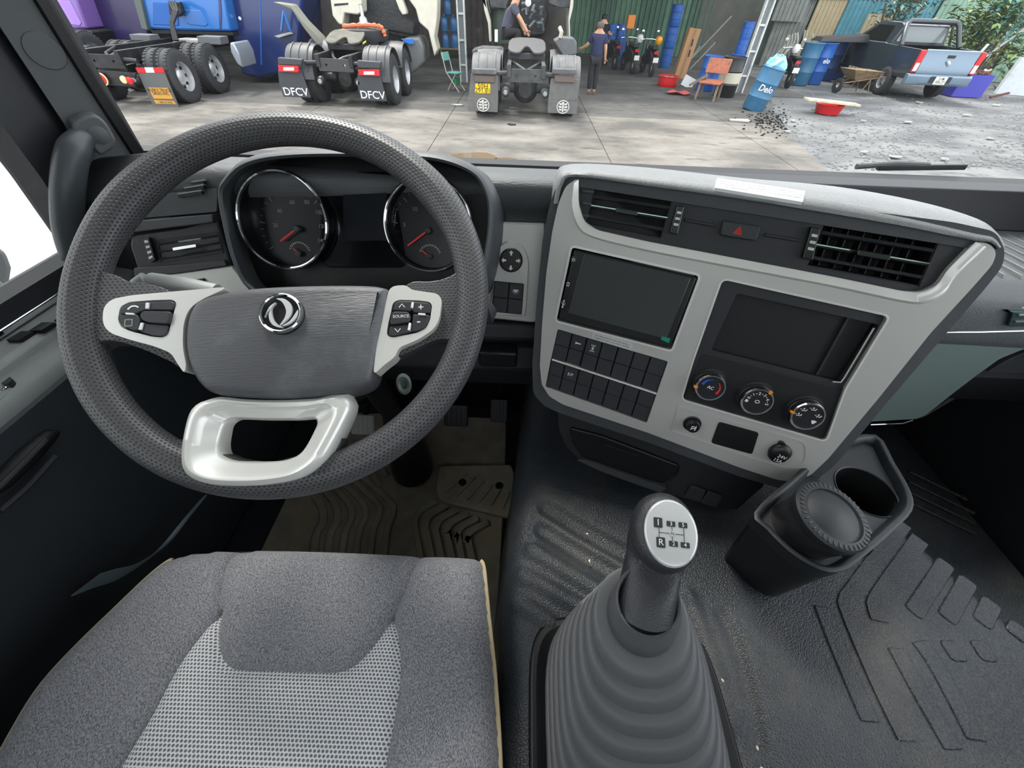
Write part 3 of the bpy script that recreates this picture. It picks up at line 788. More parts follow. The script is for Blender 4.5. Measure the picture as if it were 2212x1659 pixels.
# silver spokes with button clusters
L_out = [(226, 690), (229, 664), (246, 648), (285, 640), (350, 634), (420, 628), (500, 621), (440, 648), (412, 668), (400, 700), (398, 750), (406, 790), (402, 808), (386, 785), (374, 764), (335, 748), (290, 737), (245, 722), (230, 708)]
R_out = [(843, 620), (878, 618), (890, 628), (945, 636), (955, 648), (950, 690), (938, 712), (905, 735), (862, 752), (855, 772), (830, 790), (807, 812), (814, 750), (826, 690)]
Lb = [(258, 690), (263, 664), (280, 655), (330, 651), (370, 650), (379, 654), (370, 690), (362, 720), (352, 727), (330, 725), (290, 715), (265, 706)]
Rb = [(851, 655), (862, 650), (900, 651), (926, 654), (931, 660), (927, 690), (918, 708), (900, 717), (850, 727), (838, 724), (840, 705), (846, 680)]
for out, bt, side in ((L_out, Lb, 0), (R_out, Rb, 1)):
    hole = rnd(FW.pts(bt, .016), .003)
    o = fp('spoke_trim', MB().prism(rnd(FW.pts(out, .014), .012), -.006, .0165, holes=[grow(hole, .0012)]), M_SILVERW, sw, bevel=.003, seg=3, label='bright silver spoke trim')
    fp('button_well', MB().prism(grow(hole, .001), -.002, .011), M_VOID, sw)
    bw, bt_ = .011, .018
    def key(l, parent=sw, r=.002, z=bt_, m=M_BUTTON, name='button'):
        return fp(name, MB().prism(rnd(FW.pts(l, z), r), bw, z), m, parent, bevel=.0012)
    if side == 0:
        k1 = key([(259, 678), (264, 664), (281, 655), (318, 652), (320, 668), (300, 674), (296, 677)])
        k2 = key([(318, 652), (370, 650), (379, 655), (371, 670), (320, 669)])
        k3 = key([(258, 680), (296, 679), (303, 692), (300, 714), (288, 714), (268, 706), (259, 692)])
        k4 = key([(300, 680), (308, 671), (370, 672), (364, 700), (320, 697), (305, 691)], r=.004, z=.020)
        k5 = key([(304, 694), (320, 699), (363, 702), (360, 722), (350, 727), (330, 725), (302, 716)])
        for l in ([(314, 654), (321, 653), (320, 666), (313, 667)], [(270, 675), (288, 676), (288, 680), (270, 679)], [(303, 697), (309, 697), (305, 712), (298, 712)]):
            key(l, r=.0008, z=.0195, m=M_WHITE, name='light_bar')
        p = FW.uv(287, 664, .0185)
        fp('phone_symbol', MB().prism(ribbon(cr([(p[0] - .005, p[1] - .002), (p[0] - .002, p[1] + .001), (p[0] + .002, p[1] + .0015), (p[0] + .005, p[1])], 4, False), .0016), .0178, .0184), M_WHITE, k1)
        p = FW.uv(277, 697, .0185)
        fp('button_symbol', MB().prism(rnd(rect(p[0] - .004, p[1] - .004, p[0] + .004, p[1] + .004), .001), .0178, .0183, holes=[rect(p[0] - .0028, p[1] - .0028, p[0] + .0028, p[1] + .0028)]), mat('grey_print', (130, 134, 138), .5), k3)
    else:
        k1 = key([(852, 655), (862, 650), (890, 650), (888, 672), (848, 670)])
        k2 = key([(893, 651), (926, 654), (931, 660), (929, 676), (892, 675)])
        k3 = key([(847, 672), (882, 673), (888, 683), (884, 696), (842, 702), (844, 686)], r=.004, z=.020)
        k4 = key([(892, 678), (929, 680), (925, 695), (917, 709), (900, 716), (888, 716)])
        k5 = key([(842, 704), (884, 699), (885, 718), (850, 727), (838, 724)])
        for l in ([(889, 652), (894, 652), (892, 665), (887, 665)], [(903, 676), (919, 677), (919, 681), (903, 680)], [(883, 697), (888, 697), (886, 713), (880, 713)]):
            key(l, r=.0008, z=.0195, m=M_WHITE, name='light_bar')
        fp('lettering', text_mb('SOURCE', .0046, FW.uv(866, 683, .0205), z0=.0198), M_WHITE, k3)
        fp('lettering', text_mb('+', .012, FW.uv(909, 664, .0185), z0=.0178), M_WHITE, k2)
        fp('lettering', text_mb('-', .014, FW.uv(904, 693, .0185), z0=.0178), M_WHITE, k4)
        for (cx_, cy_), sg, kk in (((868, 660), 1, k1), ((859, 713), -1, k5)):
            p = FW.uv(cx_, cy_, .0185)
            fp('arrow_mark', MB().prism(ribbon([(p[0] - .003, p[1] - .002 * sg), (p[0], p[1] + .002 * sg), (p[0] + .003, p[1] - .002 * sg)], .0009), .0178, .0184), M_WHITE, kk)
# lower silver spoke: raised frame round a dark opening
lo = (lambda l: [FW.uv(x, y, .008 + .018 * max(0, y - 870) / 180) for x, y in l])([(455, 862), (480, 856), (540, 862), (620, 863), (700, 858), (745, 848), (758, 862), (760, 885), (722, 960), (695, 1000), (655, 1030), (600, 1045), (530, 1051), (450, 1048), (405, 1030), (391, 1000), (395, 950), (410, 893), (430, 872)])
lh = FW.pts([(482, 915), (500, 903), (560, 906), (640, 906), (680, 902), (684, 915), (668, 955), (652, 982), (620, 995), (560, 998), (505, 995), (478, 982), (474, 960)], .004)
outl = ccw(cr(lo, 4)); hol = ccw(rnd(lh, .008, 8))
def resample(p, n, start):
    P_ = [Vector(q[:2]) for q in p]; k0 = min(range(len(P_)), key=lambda i: (P_[i] - Vector(start)).length)
    P_ = P_[k0:] + P_[:k0]; P_.append(P_[0]); L_ = [0]
    for a, b in zip(P_, P_[1:]): L_.append(L_[-1] + (b - a).length)
    out = []; j = 0
    for i in range(n):
        s = L_[-1] * i / n
        while L_[j + 1] < s: j += 1
        q = (s - L_[j]) / max(L_[j + 1] - L_[j], 1e-9); out.append(P_[j].lerp(P_[j + 1], q))
    return out
c0 = sum((Vector(q) for q in hol), Vector((0, 0))) / len(hol)
def polar(p, n):
    P_ = [Vector(q[:2]) - c0 for q in p]; out = []
    for i in range(n):
        a = 2 * math.pi * i / n; d = Vector((math.cos(a), math.sin(a))); best = None
        for j in range(len(P_)):
            A, B = P_[j - 1], P_[j]; e = B - A
            den = d.x * e.y - d.y * e.x
            if abs(den) < 1e-12: continue
            t = (A.x * e.y - A.y * e.x) / den; s = (A.x * d.y - A.y * d.x) / den
            if t > 0 and -1e-6 <= s <= 1 + 1e-6: best = t if best is None else max(best, t)
        out.append(c0 + d * (best or .01))
    return out
NQ = 96
A_, B_ = polar(outl, NQ), polar(hol, NQ)
ytop_, ybot_ = max(p.y for p in A_), min(p.y for p in A_)
def mixr(t, w): return [(*(a.lerp(b, t)), w + .017 * max(0, (ytop_ - a.lerp(b, t).y) / (ytop_ - ybot_) - .15) * (1 if w > -.01 else 0)) for a, b in zip(A_, B_)]
fp('lower_spoke', MB().loft([mixr(0, -.012), mixr(0, .006), mixr(.06, .013), mixr(.25, .0165), mixr(.42, .0150), mixr(.55, .006), mixr(.92, .002), mixr(1.0, -.003), mixr(1.0, -.014)], wrap=True), M_SILVERW, sw, sharp=50, label='bright silver lower spoke around a dark opening')
# badge
bc = FW.uv(608, 677, .026); br = abs(FW.uv(655, 677, .026)[0] - bc[0])
bd = fp('badge', MB().prism(circle(bc, br * 1.0, 48), .018, .0245), M_BLACK, sw, bevel=.002, label='round chrome badge with two swirling crescents')
rings = []
for k in range(64):
    a = 2 * math.pi * k / 64
    rings.append([(bc[0] + (br * .92 + br * .085 * math.cos(b)) * math.cos(a), bc[1] + (br * .92 + br * .085 * math.cos(b)) * math.sin(a), .026 + .003 * math.sin(b)) for b in [2 * math.pi * j / 8 for j in range(8)]])
fp('badge_ring', MB().loft(rings, wrap=True), M_CHROME, bd)
def crescent(a0, a1, r1, r2, off, rot, z=.0275):
    o_ = [(r1 * math.cos(a0 + (a1 - a0) * k / 20), r1 * math.sin(a0 + (a1 - a0) * k / 20)) for k in range(21)]
    i_ = [(r2[0] * math.cos(a0 + (a1 - a0) * k / 20) + off[0], r2[1] * math.sin(a0 + (a1 - a0) * k / 20) + off[1]) for k in range(21)]
    p = o_ + i_[::-1]
    c, s = math.cos(rot), math.sin(rot)
    return [(bc[0] + (x * c - y * s) * br, bc[1] + (x * s + y * c) * br) for x, y in p]
def bpoly(l): return [(bc[0] + x * br, bc[1] + y * br) for x, y in l]
sw1 = cr([(-.20, .72), (.12, .70), (.42, .48), (.52, .15), (.42, -.20), (.15, -.50), (-.02, -.62), (.18, -.30), (.26, .05), (.16, .38), (.0, .60)], 4)
sw2 = cr([(.02, -.74), (-.30, -.62), (-.48, -.36), (-.52, -.05), (-.42, .22), (-.62, .02), (-.72, -.20), (-.50, .32), (-.22, .52), (-.40, .28), (-.40, -.02), (-.30, -.36), (-.08, -.60), (.12, -.72)], 4)
sw3 = cr([(.80, .12), (.74, -.25), (.45, -.55), (.10, -.66), (.42, -.44), (.62, -.16)], 4)
for q in (sw1, sw2, sw3):
    fp('badge_crescent', MB().prism(bpoly(q), .025, .0285), M_CREST, bd, bevel=.0006)
# ---- column, stalks
colm = thing('steering_column', 'black steering column boot standing on the driver floor', 'steering column', Base((-.2, .62, FLZ)))
bl = Base((-.2, .62, FLZ))
def cp(name, mb, m, base, parent, **k):
    mb.v = [tuple(base.L(Vector(p))) for p in mb.v]; return mb.build(name, m, parent=parent, **k)
top = FW.o - FW.z * .05
bot = onz(893, 1015, FLZ + .02)
cp('shroud', MB().tube([top - FW.z * .02 - FW.y * .03, top - FW.z * .07 - FW.y * .05, top - FW.z * .14 - FW.y * .07], [.045, .05, .045], n=24), M_BLACK, bl, colm)
cp('shaft', MB().tube([top - FW.z * .12, top.lerp(bot, .5) + Vector((0, .05, 0)), bot + Vector((0, .03, .12))], .025, n=16), M_BLACK, bl, colm)
cp('boot', MB().lathe([(.062, 0), (.064, .03), (.058, .10), (.05, .2), (.036, .3)], c=bot, n=28), M_BLACK, bl, colm)
stl = thing('stalk_lever', 'pale grey stalk lever left of the steering wheel hub', 'lever', Frame(FW.o - FW.z * .04, FW.x, FW.y))
FS = Frame(FW.o - FW.z * .04, FW.x, FW.y)
fp('lever_arm', MB().loft([[FS.P(x + dx, y + dy, w) for dx, dy, w in ((-1, -10, .006), (1, -4, .012), (2, 6, .006), (0, 12, -.006), (-2, 0, -.01))] for x, y in ((326, 612), (350, 617), (400, 620), (440, 626), (480, 640))]), mat('stalk_grey', (165, 168, 165), .45), stl, sub_=1)
fp('lever_grip', MB().tube([FS.P(330, 612, 0), FS.P(400, 619, 0), FS.P(470, 632, 0)], [.0125, .0115, .010], n=16), mat('stalk_grey', (165, 168, 165), .45), stl)
fp('lever_end', MB().tube([FS.P(326, 612, 0), FS.P(314, 618, 0), FS.P(312, 650, -.01)], [.014, .014, .01], n=14), mat('stalk_grey', (165, 168, 165), .45), stl)
str_ = thing('stalk_lever', 'dark stalk lever tip right of the steering wheel rim', 'lever', Frame(FW.o - FW.z * .04, FW.x, FW.y))
fp('lever_arm', MB().tube([FS.P(930, 690, 0), FS.P(1000, 680, 0), FS.P(1030, 672, 0), FS.P(1050, 668, 0), FS.P(1060, 660, 0)], [.012, .014, .018, .02, .012], n=18), M_BUTTON, str_)
for sd in range(2): pass
ig = MB().lathe([(.015, 0), (.016, .005), (.012, .008), (.007, .006), (.006, .001), (0, .001)], n=30, scale=(.75, 1.1))
FG = Frame(ray(873, 828) * .62, (1, .2, 0), (0, .5, .86))
o = fp('ignition_lock', ig, mat('lock_ring', (84, 96, 92), .4), None, frame=FG)
tag(o, 'round grey ignition lock ring beneath the steering wheel on the right', 'lock')
# ================================================================== CENTRE CONSOLE
FC = Frame((.164, .509, -.324), (.963, -.26, -.068), (.129, .304, .944))
con = thing('centre_console', 'silver centre console turned to the driver, with screen, switches, vents and climate dials', 'console', FC)
def cpp(name, mb, m, parent=con, **k): return mb.build(name, m, parent=parent, **k)
cb = lambda n, mb, m, p, **k: mb.build(n, m, parent=p, **k)
sil = [(1243, 388), (1222, 402), (1206, 440), (1193, 500), (1180, 590), (1171, 700), (1166, 790), (1170, 830), (1186, 856), (1216, 874), (1400, 935), (1600, 1011), (1680, 1037), (1718, 1041), (1752, 1026), (1790, 990), (1900, 858), (2010, 720), (2100, 622), (2144, 572), (2153, 546), (2140, 527), (2108, 522)]
notch = [(2050, 580), (2024, 616), (1990, 631), (1950, 629), (1800, 598), (1600, 560), (1400, 522), (1290, 497), (1262, 478), (1250, 440), (1250, 388)]
silp = rnd(FC.pts(sil + notch, .0), .006)
scr = [(1236, 534), (1510, 596), (1450, 756), (1202, 692)]
swq1 = [(1205, 711), (1443, 781), (1419, 850), (1190, 776)]
swq2 = [(1190, 779), (1418, 853), (1397, 914), (1178, 836)]
clim = [(1561, 604), (1919, 684), (1824, 840), (1783, 952), (1474, 862), (1498, 782)]
P0 = lambda l, w=0: FC.pts(l, w)
h1 = rnd(P0(scr), .005); h2 = rnd(P0([swq1[0], swq1[1], swq1[2], swq2[2], swq2[3], swq1[3]]), .003); h3 = rnd(P0(clim), .008)
VLH = P0([(1285, 400), (1457, 422), (1428, 516), (1264, 484)], -.004); VRH = P0([(1783, 478), (2034, 517), (1988, 620), (1744, 575)], -.004)
fac = cpp('facia', MB().prism(silp, -.012, 0, holes=[h1, h2, h3]), M_SILVER, bevel=.003, seg=3)
cpp('facia_back', MB().prism(P0([(1243, 388)] + sil[1:] , 0), -.05, -.016, holes=[grow(h1, -.004), grow(h3, -.004), grow(VLH, .001), grow(VRH, .001)]), M_VOID)
cpp('bright_edge', MB().prism(rnd(grow(h1, .0032), .006), -.004, .0012, holes=[h1]), M_SILVERW, fac, bevel=.001)
cpp('bright_edge', MB().prism(grow(h3, .0028), -.004, .0010, holes=[h3]), M_SILVERW, fac, bevel=.001)
# dark surround and padded top
sur = rnd(P0([(1235, 372), (1205, 395), (1188, 440), (1172, 520), (1160, 640), (1150, 790), (1152, 850), (1175, 876), (1210, 892), (1400, 955), (1600, 1030), (1690, 1056), (1740, 1052), (1800, 1008), (1910, 875), (2030, 735), (2125, 625), (2165, 575), (2170, 540), (2150, 500), (2060, 480)], -.004), .01)
whole_face = grow(P0([(1243, 388)] + sil[1:]), -.008)
cpp('surround', MB().prism(grow(sur, -.012), -.26, -.02, holes=[whole_face]), M_DARK)
cpp('surround_lip', MB().prism(sur, -.05, -.003, holes=[whole_face]), M_DASH, bevel=.006, seg=3)
tl0 = [(1205, 440), (1216, 398), (1245, 382), (1400, 402), (1600, 430), (1800, 462), (1960, 490), (2100, 519), (2140, 524), (2156, 538)]
tl1 = [(1192, 440), (1203, 388), (1240, 368), (1400, 383), (1600, 408), (1800, 435), (1970, 466), (2100, 497), (2146, 508), (2166, 532)]
tl2 = [(1190, 440), (1199, 378), (1237, 354), (1400, 362), (1600, 384), (1800, 402), (1980, 434), (2110, 472), (2156, 505), (2172, 532)]
def tring(l, w): return [(*q, w) for q in cr(FC.pts(l, w), 4, closed=False)]
t3 = [(x, y - .01, w - .05) for x, y, w in tring(tl2, -.075)]
t4 = [(x, y - .06, w - .08) for x, y, w in tring(tl2, -.075)]
cpp('padded_top', MB().loft([tring(tl0, -.012), tring(tl0, .002), tring([(a[0] * .6 + b[0] * .4, a[1] * .6 + b[1] * .4) for a, b in zip(tl0, tl1)], .003), tring(tl1, -.008), tring([((a[0] + b[0]) / 2, (a[1] + b[1]) / 2) for a, b in zip(tl1, tl2)], -.028), tring(tl2, -.055), t3, t4], closed=False), M_DASHTOP, sharp=80)
# warning label on the top
lab = [FC.P(x, y, w) for x, y, w in ((1546, 393, -.022), (1734, 421, -.015), (1729, 445, .003), (1541, 414, .002))]
nl = (lab[1] - lab[0]).cross(lab[3] - lab[0]).normalized(); nl = nl if nl.z > 0 else -nl
lz = .0052
cpp('label_sheet', MB().add([p + nl * lz for p in lab] + [p + nl * (lz - .004) for p in lab], [(3, 2, 1, 0), (0, 1, 5, 4), (1, 2, 6, 5), (2, 3, 7, 6), (3, 0, 4, 7), (4, 5, 6, 7)]), M_WHITE, label='white warning sticker with small print')
ux = (lab[1] - lab[0]).normalized(); uy = nl.cross(ux); uy = uy if uy.y > 0 else -uy
LW = (lab[1] - lab[0]).length; LH = (lab[3] - lab[0]).length
for k, tx in enumerate(('Adopt auxiliary braking function and reduce gear when vehicle is over speed / engine operating', 'Exceed engine function, when vehicle is over speed/engine operating', 'in over speed condition, use service braking to slow down.')):
    mb = text_mb(tx, .0052, (0, 0), z0=0)
    wd = max(p[0] for p in mb.v) - min(p[0] for p in mb.v); sc = min(1, LW * .92 / wd)
    mb.v = [tuple(lab[0] + ux * (LW * .04 + wd * sc / 2 + p[0] * sc) - uy * (LH * (.25 + .25 * k) - p[1]) + nl * (lz + .0004)) for p in mb.v]
    cpp('lettering', mb, M_DARK)
nl0 = [(1250, 388), (1250, 440), (1262, 478), (1290, 497), (1400, 522), (1600, 560), (1800, 598), (1950, 629), (1990, 631), (2024, 616), (2050, 580), (2108, 522)]
nl1 = [(1238, 396), (1233, 446), (1247, 490), (1280, 514), (1395, 543), (1595, 582), (1795, 620), (1948, 653), (2000, 655), (2040, 634), (2068, 594), (2132, 534)]
nl2 = [(a_[0] * .2 + b_[0] * .8 , a_[1] * .2 + b_[1] * .8) for a_, b_ in zip(nl0, nl1)]
cpp('bevel_band', MB().loft([[(*q, w) for q in cr(FC.pts(l, w), 4, closed=False)] for l, w in ((nl0, -.008), (nl0, .0004), (nl2, .0042), (nl1, .0004), (nl1, -.004))], closed=False), M_SILVERW, fac, sharp=60)
# black vent panel
vp = rnd(P0([(1252, 388), (1400, 408), (1600, 437), (1800, 468), (1960, 496), (2104, 524), (2048, 582), (2022, 618), (1988, 633), (1950, 631), (1800, 601), (1600, 563), (1400, 525), (1290, 500), (1262, 481), (1251, 440)], -.006), .006)
vl = P0([(1285, 400), (1457, 422), (1428, 516), (1264, 484)], -.004); vr = P0([(1783, 478), (2034, 517), (1988, 620), (1744, 575)], -.004)
pn = cpp('vent_panel', MB().prism(grow(vp, .002), -.014, -.006, holes=[vl, vr]), M_DARK, bevel=.001)
vL = vent(vl, cb, con, -.006, rows=[.28, .52, .78], nv=6)
vR = vent(vr, cb, con, -.006, rows=[.24, .52, .80], nv=6)
for v_, q, m_ in ((vL, vl, M_CHROME), (vR, vr, M_CHROME)):
    a, b = bil(q, .0, .5), bil(q, 1, .5)
    cb('bright_slat_edge', MB().prism(ribbon([a, b], .0013), -.006, -.0045), m_, v_)
    cb('vent_tab', MB().prism(rnd(subq(q, .34, .46, .62, .58), .0015), -.008, .006), M_GLOSS, v_, bevel=.0015)
for k in range(3):
    a, b = FC.uv(1257 + 0 * k, 412 + 26 * k, -.005), FC.uv(1283 - 5 * k, 415 + 26 * k, -.005)
    cb('rib', MB().prism(ribbon([a, b], .004), -.007, -.003), M_DASH, con, bevel=.001)
for v_, q in ((vL, [(1463, 445), (1476, 447), (1462, 505), (1447, 502)]), (vR, [(1752, 492), (1768, 495), (1752, 560), (1733, 556)])):
    p_ = P0(q, -.003)
    cb('thumb_wheel', MB().prism(rnd(grow(p_, .001), .002), -.007, .001), M_GLOSS, v_, bevel=.002)
    for k in range(3):
        cb('wheel_rib', MB().prism(subq([tuple(x) for x in p_], .15, .18 + .22 * k, .85, .27 + .22 * k), .0005, .0022), M_SILVER, v_)
for a, b in (((1478, 475), (1543, 487)), ((1652, 507), (1724, 519))):
    cb('groove_rib', MB().prism(rnd(ribbon(P0([a, b], -.005), .004), .0015), -.007, -.0035), M_DARK, con, bevel=.001)
hz = cb('hazard_button', MB().prism(rnd(P0([(1562, 476), (1643, 489), (1633, 521), (1555, 508)], -.002), .003), -.007, .0), M_BUTTON, con, bevel=.0015, label='hazard button with red triangle')
p = FC.uv(1595, 499, 0); tri = [(p[0] - .0055, p[1] - .004), (p[0] + .0055, p[1] - .004), (p[0], p[1] + .006)]
cb('triangle_mark', MB().prism(tri, -.0005, .0005, holes=[[(p[0] - .0038, p[1] - .003), (p[0] + .0038, p[1] - .003), (p[0], p[1] + .0038)]]), M_RED, hz)
cb('triangle_mark', MB().prism([(p[0] - .0024, p[1] - .0022), (p[0] + .0024, p[1] - .0022), (p[0], p[1] + .0022)], -.0005, .0005, holes=[[(p[0] - .0012, p[1] - .0015), (p[0] + .0012, p[1] - .0015), (p[0], p[1] + .0008)]]), M_RED, hz)
# head unit
hu = cpp('head_unit', MB().prism(rnd(P0([(1240, 538), (1507, 599), (1448, 752), (1206, 690)], .001), .005), -.03, .001), mat('unit_frame', (26, 28, 31), .35, bump=.05, bs=900), bevel=.0025, label='black head unit with a switched off touch screen')
cb('screen', MB().prism(P0([(1262, 550), (1492, 601), (1440, 733), (1226, 676)], .0015), -.001, .0016), mat('screen_glass', (60, 64, 63), .05, coat=1.0), hu, bevel=.0005)  # grey base stands in for the dim cab reflection in the glass
cb('power_button', MB().prism(rnd(P0([(1236, 553), (1247, 555), (1243, 568), (1232, 566)], .0015), .001), .0005, .0025), M_BUTTON, hu, bevel=.0005)
p = FC.uv(1239, 561, .002)
cb('power_symbol', MB().prism(circle(p, .0022, 16), .0024, .0028, holes=[circle(p, .0015, 16)]), M_WHITE, hu)
cb('socket_flap', MB().prism(rnd(P0([(1226, 600), (1238, 603), (1222, 672), (1210, 669)], .0015), .001), .0005, .0022), M_BLACK, hu, bevel=.0005)
p = FC.uv(1227, 614, .002)
cb('card_symbol', MB().prism(rect(p[0] - .002, p[1] - .003, p[0] + .002, p[1] + .003), .0021, .0025, holes=[rect(p[0] - .0012, p[1] - .002, p[0] + .0012, p[1] + .002)]), M_WHITE, hu)
p = FC.uv(1217, 655, .002); mb = MB().prism(ribbon([(p[0], p[1] - .006), (p[0], p[1] + .004)], .0008), .0021, .0025)
mb.prism([(p[0] - .0015, p[1] + .003), (p[0] + .0015, p[1] + .003), (p[0], p[1] + .006)], .0021, .0025); mb.prism(circle((p[0], p[1] - .006), .0014, 10), .0021, .0025)
mb.prism(ribbon([(p[0], p[1] - .003), (p[0] - .0025, p[1]), (p[0] - .0025, p[1] + .002)], .0007), .0021, .0025); mb.prism(ribbon([(p[0], p[1] - .004), (p[0] + .0025, p[1] - .001), (p[0] + .0025, p[1] + .001)], .0007), .0021, .0025)
cb('socket_symbol', mb, M_WHITE, hu)
cb('film_tab', MB().prism(P0([(1430, 727), (1448, 731), (1445, 741), (1427, 733)], .002), .0016, .0024), mat('green_film', (30, 140, 110), .3), hu)
# sticker under the unit
st_ = P0([(1281, 717), (1367, 742), (1364, 757), (1278, 731)], .0005)
stk = cb('notice_sticker', MB().prism(rnd(st_, .002), -.0005, .0005), mat('sticker_grey', (196, 198, 194), .4), con)
ang = math.atan2(st_[1][1] - st_[0][1], st_[1][0] - st_[0][0])
for k, tx in enumerate(('Use differential lock when the vehicle is', 'bogged up in pit or the wheel is skidding')):
    mb = text_mb(tx, .0036, (0, 0), z0=.0002); wd = max(v[0] for v in mb.v) - min(v[0] for v in mb.v); sc = .056 / wd
    c_ = bil(st_, .5, .32 + .36 * k)
    mb.v = [(c_[0] + (v[0] * sc) * math.cos(ang) - v[1] * math.sin(ang), c_[1] + v[0] * sc * math.sin(ang) + v[1] * math.cos(ang), .0008) for v in mb.v]
    cb('lettering', mb, M_DARK, stk)
# switch bank
cpp('switch_well', MB().prism(grow(h2, .001), -.02, -.010), M_VOID)
cpp('switch_divider', MB().prism(ribbon(P0([(1192, 777), (1418, 851)]), .0026), -.012, .0008), M_SILVERW, bevel=.0008)
for qi, q in enumerate((swq1, swq2)):
    Q = [tuple(x) for x in P0(q, .0)]
    for k in range(7):
        lab_ = None
        if qi == 0 and k == 1: lab_ = 'pressed rocker switch with white horn symbol'
        if qi == 0 and k == 2: lab_ = 'rocker switch with white axle lock symbol'
        if qi == 1 and k == 1: lab_ = 'rocker switch marked E/P'
        ks = [0, .135, .275, .415, .56, .705, .85, 1.0]
        o = rocker(Q, ks[k], ks[k + 1], cb, -.006 if not (qi == 0 and k == 1) else -.0085, con, lab=lab_)
        w = -.0013
        if lab_:
            c_ = bil(Q, (ks[k] + ks[k + 1]) / 2, .27)
            if 'horn' in lab_:
                cb('horn_symbol', MB().prism([(c_[0] - .004, c_[1] + .003), (c_[0] - .003, c_[1] + .001), (c_[0] + .005, c_[1] + .0005), (c_[0] + .005, c_[1] - .001), (c_[0] - .003, c_[1] - .0012), (c_[0] - .004, c_[1] - .003)], -.004, -.0037), M_WHITE, o)
            elif 'axle' in lab_:
                mb = MB()
                for a_, b_ in (((-.003, .005), (.003, .005)), ((-.003, -.005), (.003, -.005)), ((0, .005), (0, -.005)), ((-.002, .002), (.002, -.002)), ((-.002, -.002), (.002, .002)), ((-.003, .0062), (-.003, .0038)), ((.003, .0062), (.003, .0038)), ((-.003, -.0062), (-.003, -.0038)), ((.003, -.0062), (.003, -.0038))):
                    mb.prism(ribbon([(c_[0] + a_[0], c_[1] + a_[1]), (c_[0] + b_[0], c_[1] + b_[1])], .0008), w, w + .0003)
                cb('axle_symbol', mb, M_WHITE, o)
            else: cb('lettering', text_mb('E/P', .0075, tuple(c_), rot=ang * .6, z0=w), M_WHITE, o)
# storage pocket and climate panel
pk = P0([(1577, 622), (1912, 696), (1826, 838), (1522, 766)], -.004); pkh = rnd(P0([(1592, 634), (1900, 702), (1816, 826), (1536, 756)], -.004), .004)
cpp('pocket_frame', MB().prism(grow(h3, .0005), -.014, -.005, holes=[pkh]), M_DARK, bevel=.0015)
pm_ = MB(); pin = grow(pkh, .0015); N_ = len(pin)
pm_.loft([[(*p, -.008) for p in pin], [(p[0] * .97 + .0, p[1] * .97, -.11) for p in pin]], caps=(False, True))
pm_.f = [tuple(reversed(f)) for f in pm_.f]
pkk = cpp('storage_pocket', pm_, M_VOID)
cb('pocket_wall', MB().loft([[(*bil(pk, .80, t), -.012) for t in (.03, .95)] + [(*bil(pk, .80, t), -.10) for t in (.95, .05)], [(*bil(pk, .815, t), -.012) for t in (.03, .95)] + [(*bil(pk, .815, t), -.10) for t in (.95, .05)]]), M_DARK, pkk)
cb('bright_edge', MB().tube([(*bil(pk, .955, .10), -.003), (*bil(pk, .955, .86), -.003), (*bil(pk, .95, .93), -.003), (*bil(pk, .90, .95), -.003)], .0012, n=6), M_SILVER, pkk)
cpl = cpp('climate_panel', MB().prism(rnd(P0([(1517, 765), (1838, 843), (1782, 952), (1476, 862)], -.004), .003), -.013, -.0035), mat('climate_black', (24, 25, 27), .42, bump=.1, bs=900), bevel=.001)
